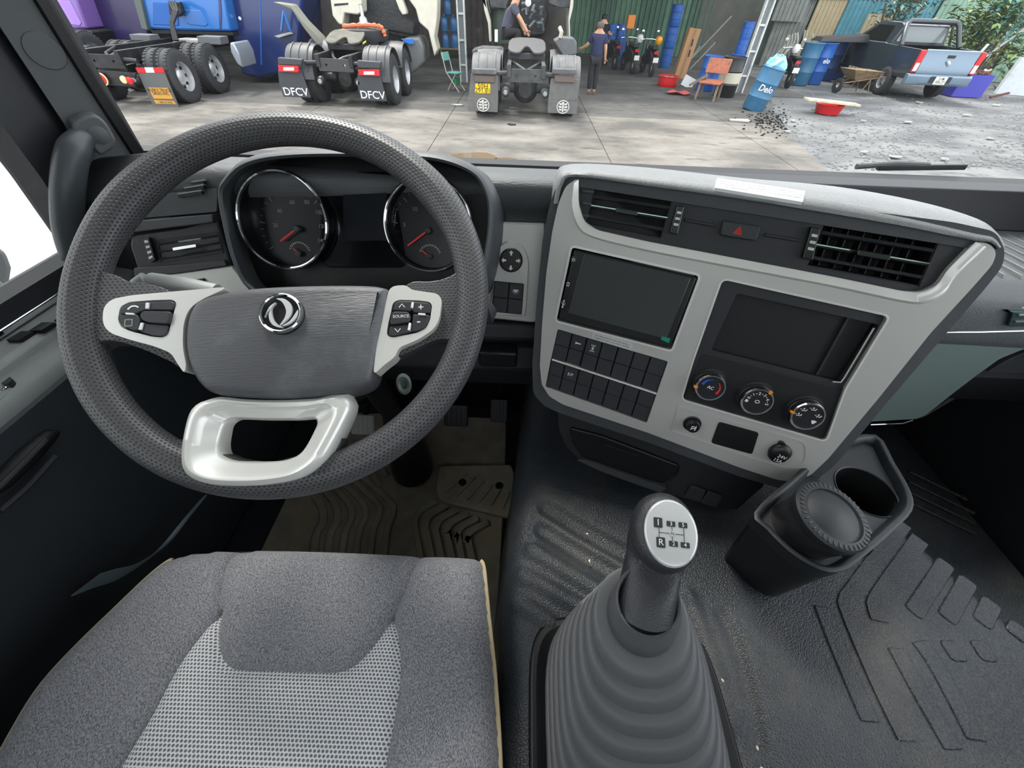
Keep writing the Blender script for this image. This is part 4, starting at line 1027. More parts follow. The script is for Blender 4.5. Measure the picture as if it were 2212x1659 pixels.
for i, (px, py, rp, tilt) in enumerate(((1535, 838, 36, 0), (1636, 868, 39, 0), (1745, 900, 42, 0))):
    zt = .014
    c_ = FC.uv(px, py, zt); r_ = abs(FC.uv(px + rp, py, zt)[0] - c_[0]) * .97
    lbl = ('climate dial with blue and red arcs', 'fan dial numbered 0 to 5', 'air direction dial with small white symbols')[i]
    kb = cb('climate_dial', MB().lathe([(r_ * 1.04, -.004), (r_ * 1.04, .002), (r_ * .98, .003), (r_ * .95, .011), (r_ * .99, .012), (r_, .0135), (r_ * .97, .0145), (r_ * .9, .0145), (r_ * .88, .0135), (0, .0135)], c=(c_[0], c_[1], 0), n=48), mat('dial_black', (30, 31, 34), .4, bump=.1, bs=800), con, label=lbl)
    cb('chrome_ring', MB().lathe([(r_ * 1.0, .0120), (r_ * 1.02, .0135), (r_ * .98, .0152), (r_ * .90, .0150), (r_ * .88, .0132)], c=(c_[0], c_[1], 0), n=48, closed=True), M_CHROME, kb)
    cb('dial_foot', MB().lathe([(r_ * 1.15, -.0035), (r_ * 1.12, -.001), (0, -.001)], c=(c_[0], c_[1] + .002, 0), n=40), M_BUTTON, kb)
    ma = (R(192), R(62), R(178))[i]
    q = (c_[0] + r_ * .99 * math.cos(ma), c_[1] + r_ * .99 * math.sin(ma))
    cb('orange_mark', MB().box((q[0], q[1], .0135), (.0055, .003, .005), rz=ma), M_ORANGE, kb)
    def arc(a0, a1, r0, w0, w1, nn=14):
        o_, i_ = [], []
        for k in range(nn + 1):
            t = k / nn; a = R(a0 + (a1 - a0) * t); ww = w0 + (w1 - w0) * t
            o_.append((c_[0] + (r0 + ww / 2) * math.cos(a), c_[1] + (r0 + ww / 2) * math.sin(a))); i_.append((c_[0] + (r0 - ww / 2) * math.cos(a), c_[1] + (r0 - ww / 2) * math.sin(a)))
        return o_ + i_[::-1]
    zz = .0134
    if i == 0:
        cb('blue_arc', MB().prism(arc(170, 95, r_ * .62, .004, .0006), zz, zz + .0005), M_BLUE, kb)
        cb('red_arc', MB().prism(arc(-35, 55, r_ * .62, .004, .0006), zz, zz + .0005), M_RED, kb)
        cb('lettering', text_mb('AC', r_ * .34, c_, rot=-.1, z0=zz, bold=.012), M_WHITE, kb)
    elif i == 1:
        for k in range(6):
            a = R(168 - k * 34)
            cb('lettering', text_mb(str(k), r_ * .30, (c_[0] + r_ * .62 * math.cos(a), c_[1] + r_ * .62 * math.sin(a)), rot=a - math.pi / 2, z0=zz, bold=.01), M_WHITE, kb)
            if k < 5:
                a = R(168 - k * 34 - 17); e = (c_[0] + r_ * .62 * math.cos(a), c_[1] + r_ * .62 * math.sin(a))
                cb('dash_mark', MB().prism(ribbon([(e[0] + .0013 * math.sin(a), e[1] - .0013 * math.cos(a)), (e[0] - .0013 * math.sin(a), e[1] + .0013 * math.cos(a))], .0006), zz, zz + .0004), M_WHITE, kb)
        cb('ring_symbol', MB().prism(circle(c_, .0035, 16, ry=.0028), zz, zz + .0004, holes=[circle(c_, .0026, 16, ry=.0018)]), M_WHITE, kb)
        e = (c_[0] - r_ * .66, c_[1] - r_ * .12); mb = MB()
        for k in range(4):
            a = k * math.pi / 2 + .6; mb.prism(circle((e[0] + .0014 * math.cos(a), e[1] + .0014 * math.sin(a)), .0013, 8), zz, zz + .0004)
        cb('fan_symbol', mb, M_WHITE, kb)
    else:
        for a in (185, 140, 85, 20, -30):
            e = (c_[0] + r_ * .58 * math.cos(R(a)), c_[1] + r_ * .58 * math.sin(R(a)))
            if a == -30: mb = MB().prism([(e[0] - .004, e[1] + .002), (e[0], e[1] + .0032), (e[0] + .004, e[1] + .002), (e[0] + .001, e[1] - .003), (e[0] - .001, e[1] - .003)], zz, zz + .0004)
            else:
                mb = MB().prism(ribbon([(e[0] - .002, e[1] - .0015), (e[0] + .001, e[1] - .0005), (e[0] + .003, e[1] - .001), (e[0] + .0045, e[1] + .002)], .0012), zz, zz + .0004)
                mb.prism(circle((e[0], e[1] + .0022), .0012, 10), zz, zz + .0004); mb.prism(ribbon([(e[0] - .005, e[1] + .0006), (e[0] - .0025, e[1] + .0008)], .0007), zz, zz + .0004)
            cb('air_symbol', mb, M_WHITE, kb)
# lower strip: lighter, blank plate, 24 V socket cap
strip_o = rnd(P0([(1466, 878), (1560, 905), (1740, 955), (1742, 985), (1735, 1003), (1700, 1012), (1600, 982), (1450, 930)], .0), [.004, .02, .03, .02, .02, .012, .02, .004])
cpp('raised_rim', MB().prism(grow(strip_o, .0012), -.002, .0012, holes=[grow(strip_o, -.0012)]), M_SILVER, bevel=.0008)
c_ = FC.uv(1495, 915, .0); r_ = abs(FC.uv(1516, 915)[0] - c_[0])
lg = cpp('lighter', MB().lathe([(r_ * 1.0, -.004), (r_ * 1.0, .0015), (r_ * .88, .002), (r_ * .86, -.0), (r_ * .74, .0), (r_ * .74, .012), (r_ * .66, .014), (0, .0142)], c=(c_[0], c_[1], 0), n=36), M_BLACK, label='black cigar lighter knob')
mb = MB().prism(ribbon([(c_[0] + .003, c_[1] - .004), (c_[0] + .003, c_[1] + .004)], .0014), .0140, .0146); mb.prism(circle((c_[0] - .001, c_[1] + .0005), .0026, 14), .014, .0146, holes=[circle((c_[0] - .001, c_[1] + .0005), .0016, 14)]); mb.prism(ribbon([(c_[0] - .004, c_[1] - .004), (c_[0] - .001, c_[1] - .0018)], .001), .014, .0146)
cb('lighter_symbol', mb, M_WHITE, lg)
cpp('blank_plate', MB().prism(rnd(P0([(1553, 911), (1640, 935), (1625, 982), (1536, 957)], .0012), .005), -.002, .0012), M_BLACK, bevel=.0006)
c_ = FC.uv(1686, 980, .006); r_ = abs(FC.uv(1713, 980, .006)[0] - c_[0])
cap_o = circle(c_, r_, 40); cap_o = [(x, y) if not (y < c_[1] - r_ * .5) else (x, y - r_ * .12) for x, y in cap_o]
cp_ = cpp('socket_cap', MB().loft([[(*p, w) for p in (grow(cap_o, d) if d else ccw(cap_o))] for d, w in ((0, -.002), (0, .006), (-.003, .009), (-.009, .0105))]), M_BLACK, label='black rubber socket cap marked 24V 15A', sharp=60)
cb('cap_tab', MB().prism(rnd([(c_[0] - .010, c_[1] + r_ * .8), (c_[0] - .009, c_[1] + r_ * 1.25), (c_[0] - .002, c_[1] + r_ * 1.25), (c_[0] + .002, c_[1] + r_ * .85)], .002), 0, .005), M_BLACK, cp_, bevel=.001)
cb('lettering', text_mb('24V', .0085, (c_[0] + .002, c_[1] - .003), rot=-.12, z0=.0107), M_WHITE, cp_)
cb('lettering', text_mb('15A', .0085, (c_[0] - .001, c_[1] - .011), rot=-.12, z0=.0107), M_WHITE, cp_)
# lower tray below the silver facia
FL_ = Frame(FC.o - FC.z * .035, FC.x, FC.y)
lt = cpp('lower_housing', MB().prism(rnd(FC.pts([(1203, 880), (1206, 930), (1222, 965), (1255, 1000), (1420, 1062), (1560, 1100), (1592, 1102), (1650, 1052), (1655, 1020), (1400, 930)], -.03), .006), -.20, -.03), M_DARK, bevel=.006, seg=3)
cb('ashtray_drawer', MB().prism(rnd(FC.pts([(1230, 922), (1300, 940), (1468, 1004), (1466, 1024), (1432, 1044), (1350, 1020), (1262, 990), (1238, 958)], -.026), .008), -.032, -.024), M_BLACK, lt, bevel=.004, seg=3)
cb('drawer_ridge', MB().prism(ribbon(FC.pts([(1305, 960), (1378, 984)], -.023), .002), -.025, -.022), M_DARK, lt)
cb('lower_rail', MB().prism(rnd(FC.pts([(1245, 992), (1262, 992), (1420, 1046), (1440, 1052), (1428, 1064), (1300, 1018)], -.02), .004), -.035, -.018), M_DASH, lt, bevel=.004)
for a in (0, 1):
    q = [(1494 + 36 * a, 1048 + 12 * a), (1527 + 36 * a, 1059 + 12 * a), (1512 + 36 * a, 1085 + 12 * a), (1477 + 36 * a, 1073 + 12 * a)]
    cb('small_switch', MB().prism(rnd(FC.pts(q, -.024), .003), -.032, -.022), M_BUTTON, lt, bevel=.0015)
# ================================================================== TUNNEL MAT, FLOOR MATS
TB = Base((.3, .2, TUZ))
te = [(.0, -.6), (.0, .20), (.03, .50), (.06, .90), (1.26, .90)]
q1, q2 = onz(1962, 1128, TUZ), onz(2212, 1340, TUZ)
e1 = q1 + (q2 - q1) * -1.2; e2 = q1 + (q2 - q1) * 2.2
tun = thing('tunnel_mat', 'black grained rubber mat over the raised engine tunnel between the seats', 'floor mat', TB)
poly = [(-.005, -.6), (-.005, .18), (.01, .42), (.035, .60), (.05, .88), (.55, .88), (e1.x, e1.y), (q1.x, q1.y), (q2.x, q2.y), (e2.x, e2.y), (1.27, e2.y - .1), (1.27, -.6)]
poly = [(p[0] - TB.o.x, p[1] - TB.o.y) for p in poly]
grooves = []
def G(l): return [(p.x - TB.o.x, p.y - TB.o.y) for p in (onz(x, y, TUZ) for x, y in l)]
ridge_px = [([(1180, 1100), (1350, 1195)], .030, -.009), ([(1170, 1150), (1340, 1245)], .026, -.009), ([(1150, 1195), (1310, 1285)], .024, .007), ([(1125, 1245), (1260, 1315)], .022, .007), ([(1110, 1295), (1190, 1350)], .022, .007),
            ([(1490, 1290), (1530, 1400), (1580, 1560)], .020, .005), ([(1560, 1330), (1600, 1420), (1640, 1600)], .018, -.005)]
ridges = [(cr(G(l), 4, False), w, h * 1.1) for l, w, h in ridge_px]
def seg_dist(P_, path):
    best = np.full(len(P_), 1e9)
    for a, b in zip(path, path[1:]):
        a = np.array(a[:2]); b = np.array(b[:2]); ab = b - a
        t = np.clip(((P_ - a) @ ab) / max(ab @ ab, 1e-12), 0, 1)[:, None]
        best = np.minimum(best, np.linalg.norm(P_ - (a + t * ab), axis=1))
    return best
def tunz(P_):
    z = np.zeros(len(P_)); X = P_[:, 0] + TB.o.x; Y = P_[:, 1] + TB.o.y
    # rise in front of the driver side and gentle crown
    z += .10 * np.clip((Y - .42) / .3, 0, 1) ** 2 * np.exp(-((X - .05) / .22) ** 2)
    z += .012 * np.exp(-((X - .05) / .06) ** 2) * np.exp(-((Y - .30) / .2) ** 2)
    d = dist_poly(P_, poly); r_ = .05
    z -= r_ * (1 - np.sqrt(np.clip(1 - (1 - np.minimum(d, r_) / r_) ** 2, 0, 1)))
    for path, w, h in ridges:
        dd = seg_dist(P_, path); z += h * 1 / (1 + np.exp((dd - w / 2) / .0018))
    return z
tm = MB().heightfield(poly, tunz, .0062)
tsurf = tm.build('mat_surface', M_RUB, parent=tun, sharp=80)
# sides of the tunnel
edge = [(p[0], p[1], -.049) for p in poly]
ts = MB().loft([edge, [(p[0] * 1.0 + (-.02 if p[0] < -.2 else .02 if i > 5 else 0), p[1], FLZ - TUZ) for i, p in enumerate(poly)]], caps=(False, False))
ts.f = [tuple(reversed(f)) for f in ts.f]
ts.build('mat_side', M_RUB, parent=tun)
def trib(l, w, h=.0022, closed=False, mt=M_RUB):
    pth = cr(G(l), 4, False) if len(l) > 2 else G(l)
    MB().prism(rnd(ribbon(pth, w), w * .3) if len(l) == 2 else ribbon(pth, w), -.004, h).build('rib', mt, parent=tun, bevel=.0018)
M_RUB2 = M_RUB
for l in ([(1986, 1165), (1900, 1290), (1893, 1320), (1900, 1342)], [(2044, 1215), (1972, 1325)], [(2092, 1253), (2044, 1338)], [(2143, 1300), (2120, 1348)], [(2204, 1352), (2192, 1375)],
          [(1950, 1130), (1850, 1270), (1830, 1300), (1835, 1330), (1900, 1480), (1960, 1600)], [(1935, 1400), (1990, 1500), (2060, 1620)], [(1985, 1385), (2030, 1450), (2110, 1600)], [(2045, 1383), (2075, 1430)], [(2110, 1383), (2140, 1430)], [(1775, 1310), (1810, 1400), (1880, 1560)]):
    trib(l, .026)
# driver floor mat with curved ribs
FM = Base((-.25, .5, FLZ))
fm = thing('floor_mat', 'dusty black rubber mat with curved ribs under the steering wheel', 'floor mat', FM)
def GF(l): return [(p.x - FM.o.x, p.y - FM.o.y) for p in (onz(x, y, FLZ + .01) for x, y in l)]
MB().prism(rnd([(-.42, -.45), (.235, -.45), (.24, .10), (.235, .40), (-.42, .40)], .04), 0, .01).build('base', M_FLOORMAT, parent=fm, bevel=.004)
def frib(l, w=.018):
    MB().prism(ribbon(cr(GF(l), 5, False), w), .008, .020).build('rib', M_FLOORMAT, parent=fm, bevel=.003)
for k in range(6):
    o = k * 22; y0 = k * 9
    frib([(1035 - 20 + o - 50, 1500), (905 + o, 1180), (898 + o, 1130 + y0), (910 + o, 1105 + y0), (945 + o, 1085 + y0)])
for k in range(6):
    o = -k * 30
    frib([(800 + o + 15, 1500), (833 + o, 1175), (850 + o, 1110 + 5 * k), (842 + o, 1085), (770 + o * .9, 1020)])
for k in range(3):
    frib([(805 + 12 * k, 1025 - 22 * k), (822 + 14 * k, 1052 - 22 * k)])
frest = thing('foot_plate', 'black ribbed rubber foot plate with two screws on the driver floor', 'foot plate', FM)
fq = GF([(950, 1012), (1104, 1010), (1112, 1030), (1105, 1112), (1098, 1125), (1080, 1120), (955, 1090), (944, 1070)])
MB().prism(rnd(fq, .012), .012, .032).build('plate', M_FLOORMAT, parent=frest, bevel=.006)
for k in range(6):
    a, b = GF([(960 + 25 * k, 1075 + 6 * k), (1010 + 18 * k, 1030 + 8 * k)])
    MB().prism(ribbon([a, b], .008), .031, .036).build('rib', M_FLOORMAT, parent=frest, bevel=.002)
for q in ((1000, 1051), (1078, 1058)):
    c_ = GF([q])[0]; MB().lathe([(.011, .031), (.012, .036), (.006, .037), (.005, .033), (0, .033)], c=(c_[0], c_[1], 0), n=20).build('screw', M_BLACK, parent=frest)
# pedals
def pedal(px, py, z, w, h, lab, m_, tilt=55):
    p = onz(px, py, z); f_ = Frame(p, (1, 0, 0), (0, math.cos(R(tilt)), math.sin(R(tilt))))
    t = thing('pedal', lab, 'pedal', f_)
    MB().prism(rnd(rect(-w / 2, -h / 2, w / 2, h / 2), .008), -.008, 0).build('pad', m_, parent=t, bevel=.003)
    for k in range(5):
        x = -w / 2 + w * (k + .5) / 5
        MB().prism(rnd(rect(x - .003, -h * .4, x + .003, h * .4), .002), -.001, .003).build('tread', m_, parent=t, bevel=.001)
    MB().tube([(0, 0, -.008), (0, .06, -.06), (0, .22, -.10)], .008, n=10).build('arm', M_BLACK, parent=t)
pedal(1078, 888, -.93, .055, .075, 'small treaded accelerator pedal at the tunnel side', M_BUTTON)
pedal(985, 898, -.93, .075, .07, 'dark brake pedal beside the accelerator', M_BLACK)
pedal(782, 918, -.90, .07, .06, 'pale worn clutch pedal seen through the steering wheel', mat('worn_pedal', (150, 150, 146), .5, bump=.3, bs=200))
# ================================================================== DRIVER SEAT
SB = Base((-.3, .05, -.65)); sz = -.65
seat = thing('driver_seat', 'grey driver seat cushion with pale mesh centre and beige piping', 'seat', SB)
def SG(l, z=sz): return [(p.x - SB.o.x, p.y - SB.o.y) for p in (onz(x, y, z) for x, y in l)]
left_e = [(505, 1176), (450, 1178), (400, 1184), (365, 1194), (340, 1204), (300, 1235), (230, 1300), (140, 1385), (60, 1470), (0, 1560), (-60, 1680), (-110, 1900)]
right_e = [(905, 1188), (980, 1190), (1020, 1194), (1040, 1201), (1047, 1215), (1052, 1260), (1060, 1340), (1070, 1430), (1078, 1530), (1083, 1610), (1086, 1700), (1090, 1900)]
seamL = [(508, 1176), (490, 1205), (478, 1250), (470, 1300), (470, 1322), (430, 1370), (380, 1440), (320, 1550), (255, 1659), (200, 1780), (160, 1900)]
seamR = [(905, 1188), (895, 1215), (875, 1270), (850, 1325), (846, 1335), (858, 1370), (864, 1420), (862, 1480), (850, 1560), (832, 1659), (820, 1780), (812, 1900)]
pfront = [(470, 1322), (468, 1370), (472, 1405), (485, 1432), (512, 1446), (600, 1449), (680, 1451), (735, 1450), (775, 1428), (812, 1385), (846, 1335)]
sL, sR, sF = (cr(SG(l), 4, False) for l in (seamL, seamR, pfront))
oL, oR = (cr(SG(l), 4, False) for l in (left_e, right_e))
front = cr(SG([(505, 1176), (560, 1176), (720, 1178), (905, 1188)]), 6, False)
whole = list(reversed(oL)) + front[1:-1] + oR
whole_d = [p for p in whole]
def seatz(P_):
    # round off the front and sides, groove the seams, crown each panel
    d = dist_poly(P_, [w for w in whole_d]); back = P_[:, 1] < -.12
    r_ = .045
    z = -r_ * (1 - np.sqrt(np.clip(1 - (1 - np.minimum(d, r_) / r_) ** 2, 0, 1))) * .8
    for s in (sL, sR, sF):
        dd = seg_dist(P_, s); z -= .007 * np.exp(-(dd / .0055) ** 2) + .003 * np.exp(-(dd / .02) ** 2)
    return z + .004
def cut(path, y): return [p for p in path]
k_end = len(sL)
iL = min(range(len(sL)), key=lambda i: (Vector(sL[i]) - Vector(sF[0])).length)
iR = min(range(len(sR)), key=lambda i: (Vector(sR[i]) - Vector(sF[-1])).length)
pl_left = oL + list(reversed(sL))
pl_right = sR + list(reversed(oR))
pl_front = front[:-1] + sR[:iR] + list(reversed(sF[1:])) + list(reversed(sL[1:iL]))
pl_mesh = list(reversed(sF))[:] ; pl_mesh = sF[:-1] + sR[iR:] + list(reversed(sL[iL + 1:]))
def dedupe(p):
    out = []
    for q in p:
        if not out or (Vector(q) - Vector(out[-1])).length > 1e-4: out.append(q)
    if (Vector(out[0]) - Vector(out[-1])).length < 1e-4: out.pop()
    return out
for nm, pl, mt in (('side_bolster', pl_left, M_FAB), ('side_bolster', pl_right, M_FAB), ('front_panel', pl_front, M_FAB), ('mesh_insert', pl_mesh, M_MESH)):
    MB().heightfield(dedupe(pl), seatz, .0065).build(nm, mt, parent=seat, sharp=80)
for l, (i0, i1) in ((oL, (14, len(oL))), (oR, (12, len(oR)))):
    pp = [(p[0], p[1], -.030) for p in l[i0:i1]]
    # piping rides on the shoulder of the cushion
    cx_ = 0.02
    pp = [(p[0] * .992, p[1], -.022) for p in pp]
    MB().tube(pp, .0036, n=8).build('piping', M_PIPE, parent=seat, label='beige piping cord')
sk = [(p[0], p[1], -.031) for p in dedupe(whole)]
sk2 = [(p[0] * .99, p[1] - .01, -.10) for p in dedupe(whole)]
sk3 = [(p[0] * .9, p[1] - .05, -.14) for p in dedupe(whole)]
m3 = MB().loft([sk, sk2, sk3], caps=(False, False)); m3.build('skirt', M_FAB, parent=seat)
MB().box((0, -.12, -.30), (.40, .40, .30)).build('pedestal', M_BLACK, parent=seat, bevel=.02)
# no backrest here; the screen's reflection is only a grey base colour
# seat lever / pale strap left of the seat
bs_ = thing('seat_belt_stalk', 'grey strap lying in the dark footwell left of the seat', 'strap', Base((-.75, .4, -.95)))
sbb = Base((-.75, .4, -.95))
pth = [onx(x, y, z) for x, y, z in ((440, 1072, -.66), (400, 1120, -.66), (360, 1170, -.67), (320, 1205, -.68), (270, 1235, -.69), (225, 1248, -.70), (185, 1262, -.71))]
pth = cr([tuple(sbb.L(p)) for p in pth], 4, False)
MB().loft([[Vector(p) + Vector((w_ * .6, w_, 0)) for w_ in (-.012 * s_, .012 * s_)] + [Vector(p) + Vector((w_ * .6, w_, -.004)) for w_ in (.012 * s_, -.012 * s_)] for p, s_ in ((q, .35 + 1.2 * i / len(pth)) for i, q in enumerate(pth))]).build('strap', mat('strap_grey', (96, 112, 118), .6), parent=bs_)
# black curved guide at the far left bottom
o = MB().tube([onz(x, y, -.85) for x, y in ((-60, 1500), (0, 1462), (60, 1432), (110, 1440), (130, 1470))], .012, n=10).build('adjuster_bar', M_BLACK, frame=WF)
tag(o, 'black curved bar beside the left edge of the driver seat', 'bar')
# ================================================================== GEAR SHIFT
GS = Base((.18, .02, TUZ))
gs = thing('gear_shift', 'gear lever with ribbed rubber boot and silver topped knob', 'gear lever', GS)
top_c = Vector((.148, .118, -.462)); bot_c = Vector((.178, .022, -.680))
def sqr(cx_, cy_, cz, a, b, k, n=48, tilt=0.0):
    out = []
    for i in range(n):
        t = 2 * math.pi * i / n; c, s = math.cos(t), math.sin(t)
        e = 2 / k
        x = a * math.copysign(abs(c) ** e, c); y = b * math.copysign(abs(s) ** e, s)
        out.append(GS.L(Vector((cx_ + x, cy_ + y * math.cos(tilt), cz + y * math.sin(tilt)))))
    return out
rings = []; NRIB = 10
for i in range(NRIB):
    for f, bulge in ((0, -.010), (.14, -.011), (.20, .002), (.28, .0085), (.74, .0095), (.82, .006), (.88, -.006)):
        t = (i + f) / NRIB
        s = t ** .9
        a = .112 * (1 - s) + .040 * s; b = .125 * (1 - s) + .040 * s
        a *= 1 + .10 * math.sin(math.pi * t); b *= 1 + .06 * math.sin(math.pi * t)
        c = bot_c.lerp(top_c, s)
        rings.append(sqr(c.x, c.y, c.z - .02 * (1 - s) + .0, a + bulge, b + bulge, 4.0 * (1 - s) + 2.0 * s, tilt=.25 * s))
rings += [sqr(top_c.x, top_c.y, top_c.z + .002, .038, .038, 2, tilt=.3), sqr(top_c.x + .001, top_c.y + .003, top_c.z + .018, .036, .036, 2, tilt=.35), sqr(top_c.x, top_c.y + .006, top_c.z + .026, .0340, .0340, 2, tilt=.4), sqr(top_c.x, top_c.y + .006, top_c.z + .029, .0330, .0330, 2, tilt=.4), sqr(top_c.x, top_c.y + .006, top_c.z + .028, .0305, .0305, 2, tilt=.4), sqr(top_c.x, top_c.y + .006, top_c.z + .015, .029, .029, 2, tilt=.4)]
MB().loft(rings).build('boot', M_BOOT, parent=gs, sharp=70)
MB().prism([(p.x, p.y) for p in sqr(bot_c.x, bot_c.y, TUZ, .138, .15, 5)], 0, .012).build('boot_flange', M_BLACK, parent=gs, bevel=.005)
MB().loft([sqr(bot_c.x, bot_c.y, TUZ + .012, .128, .14, 5), sqr(bot_c.x, bot_c.y, TUZ + .04, .117, .128, 4.5)], caps=(False, True)).build('boot_base', M_BLACK, parent=gs)
# knob: oval shaft widening to an oval head facing up and back
ka = top_c + Vector((0, .004, .010))
kt = Vector((.153, .172, -.372))
ax = (kt - ka).normalized()
xx = Vector((1, -.08, 0)); xx = (xx - ax * xx.dot(ax)).normalized(); yy = ax.cross(xx)
fn_ = ray(1450, 1147) * -1; fn_ = (fn_.normalized() * .45 + Vector((.12, -.25, .9)) * .55).normalized()   # face direction
hx = (xx - fn_ * xx.dot(fn_)).normalized(); hy = fn_.cross(hx)
kc = ray(1436, 1148) * .398
def ell(c, x, y, a, b, n=40): return [GS.L(c + x * (a * math.cos(2 * math.pi * i / n)) + y * (b * math.sin(2 * math.pi * i / n))) for i in range(n)]
def blend(t): return (xx.lerp(hx, t)).normalized(), (yy.lerp(hy, t)).normalized()
kr = []
for t, a, b, off in ((0, .0300, .0300, 0), (.25, .0295, .0295, 0), (.45, .0290, .030, 0), (.62, .0285, .031, 0), (.78, .0310, .0345, 0)):
    x_, y_ = blend(max(0, (t - .25) / .75)); kr.append(ell(ka.lerp(kc - fn_ * .022, t), x_, y_, a, b))
for w, a, b in ((-.018, .0325, .0385), (-.008, .0335, .0400), (.0, .0325, .0390), (.006, .0295, .0355), (.010, .024, .030), (.0115, .012, .016)):
    kr.append(ell(kc + fn_ * w, hx, hy, a, b))
MB().loft(kr).build('knob', M_KNOB, parent=gs, sharp=80)
fc = kc + fn_ * .0065 + hx * .003 - hy * .0015
plm = mat('silver_plate', (205, 207, 206), .22, metal=.25, coat=.3)
kp = MB().loft([ell(fc, hx, hy, .0262, .0325), ell(fc + fn_ * .0045, hx, hy, .0258, .0322), ell(fc + fn_ * .0056, hx, hy, .0235, .0298), ell(fc + fn_ * .0060, hx, hy, .008, .012)]).build('shift_plate', plm, parent=gs, sharp=80, label='silver shift pattern plate')
def kpart(name, mb, m_, lift=.0059):
    mb.v = [tuple(GS.L(fc + hx * p[0] + hy * p[1] + fn_ * (lift + p[2]))) for p in mb.v]
    return mb.build(name, m_, parent=kp)
M_PR = mat('dark_print', (48, 50, 54), .5)
bx = [(-.0125, .008), (.0, .008), (.0115, .008)]; by = [(-.0105, -.0105), (.0015, -.0105), (.0125, -.0105)]
for (x, y), tx, kind in list(zip(bx, ('1', '3', '5'), (2, 1, 1))) + list(zip(by, ('R', '2', '4'), (2, 1, 1))):
    w_, h_ = (.0042, .0048) if kind == 2 else (.0042, .0026)
    kpart('gear_tile', MB().prism(rnd(rect(x - w_, y - h_, x + w_, y + h_), .001), 0, .0006), M_PR)
    kpart('lettering', text_mb(tx, .0085 if kind == 2 else .0052, (x, y), z0=.0008), M_WHITE)
for y0, y1, x in ((-.0055, .003, -.0118), (-.0075, .005, .0008), (-.0075, .005, .012)):
    kpart('line_mark', MB().prism(ribbon([(x, y0), (x, y1)], .0004), 0, .0006), M_PR)
kpart('line_mark', MB().prism(ribbon([(-.0118, -.0012), (.012, -.0012)], .0004), 0, .0006), M_PR)
kpart('neutral_ring', MB().prism(circle((.0008, -.0012), .0028, 20), 0, .0008), plm)
kpart('lettering', text_mb('N', .0042, (.0008, -.0012), z0=.0010), M_PR)
# ================================================================== CUP HOLDER
CB_ = Base((.5, .27, TUZ)); cz = -.535
ch = thing('cup_holder', 'black console tray with two round cup wells, to the right of the gear lever', 'cup holder', CB_)
def CG(l, z=cz): return [(p.x - CB_.o.x, p.y - CB_.o.y) for p in (onz(x, y, z) for x, y in l)]
co = cr(CG([(1628, 1108), (1655, 1145), (1700, 1190), (1745, 1220), (1790, 1237), (1830, 1228), (1880, 1190), (1930, 1145), (1968, 1105), (1966, 1065), (1930, 1000), (1890, 940), (1800, 960), (1700, 1040)]), 3)
co = ccw(co)
ca, cbb = CG([(1815, 1128)])[0], CG([(1880, 1054)])[0]
ra = .046; rb = .043
zt_ = cz - TUZ
MB().prism(grow(co, -.005), zt_ - .018, zt_ - .010, holes=[circle(ca, ra, 40), circle(cbb, rb, 40)]).build('tray_top', M_CUP, parent=ch, bevel=.002)
MB().loft([[(*p, zt_ - .02) for p in grow(co, -.001)], [(*p, zt_ + .002) for p in co], [(*p, zt_ + .004) for p in grow(co, -.004)], [(*p, zt_ + .001) for p in grow(co, -.009)], [(*p, zt_ - .016) for p in grow(co, -.014)]], caps=(False, False)).build('rim', M_CUP, parent=ch, sharp=60)
cen = sum((Vector(p) for p in co), Vector((0, 0))) / len(co)
MB().loft([[(*(cen + (Vector(p) - cen) * .80), 0) for p in co], [(*(cen + (Vector(p) - cen) * .97), zt_ - .012) for p in co]], caps=(False, False)).build('side_wall', M_BLACK, parent=ch)
for c_, r_ in ((ca, ra), (cbb, rb)):
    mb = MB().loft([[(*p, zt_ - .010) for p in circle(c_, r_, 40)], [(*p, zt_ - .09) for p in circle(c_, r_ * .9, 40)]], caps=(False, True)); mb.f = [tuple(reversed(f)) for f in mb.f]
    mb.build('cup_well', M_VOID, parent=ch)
    MB().lathe([(r_ + .003, zt_ - .011), (r_ + .002, zt_ - .0085), (r_, zt_ - .0095)], c=(c_[0], c_[1], 0), n=40, closed=True).build('well_rim', M_CUP, parent=ch)
# ashtray cup standing in the front well, tilted
lc_ = onz(1803, 1112, -.485); ab = Vector((CB_.o.x + ca[0] + .0, CB_.o.y + ca[1], -.60)) 
axv = Vector((.10, -.12, 1)).normalized()
at_ = thing('ashtray_cup', 'black round lidded ashtray cup standing in the near cup well', 'ashtray', Base(lc_ - axv * .10))
ABs = Base(lc_ - axv * .10)
ap = lambda n, mb, m_, **k: mb.moved(Matrix.Rotation(0, 4, 'X')).build(n, m_, parent=at_, **k)
lo_ = ABs.L(lc_)
ap('cup', MB().lathe([(.034, 0), (.042, .03), (.046, .075), (.047, .085), (0, .085)], axis=axv, n=44), mat('cup_black', (36, 36, 38), .3, bump=.1, bs=700))
ap('lid', MB().lathe([(.047, .084), (.0485, .087), (.0485, .096), (.046, .099), (.037, .1005), (.036, .098), (.033, .0985), (.030, .101), (0, .102)], axis=axv, n=56), M_CUP)
for k in range(40):
    a = 2 * math.pi * k / 40; x0 = axv.orthogonal().normalized(); y0 = axv.cross(x0)
    p = axv * .0995 + (x0 * math.cos(a) + y0 * math.sin(a)) * .0425
    MB().bar(p - (x0 * math.cos(a) + y0 * math.sin(a)) * .003, p + (x0 * math.cos(a) + y0 * math.sin(a)) * .003, .002, .002, up=axv).build('grip_tooth', M_BUTTON, parent=at_)
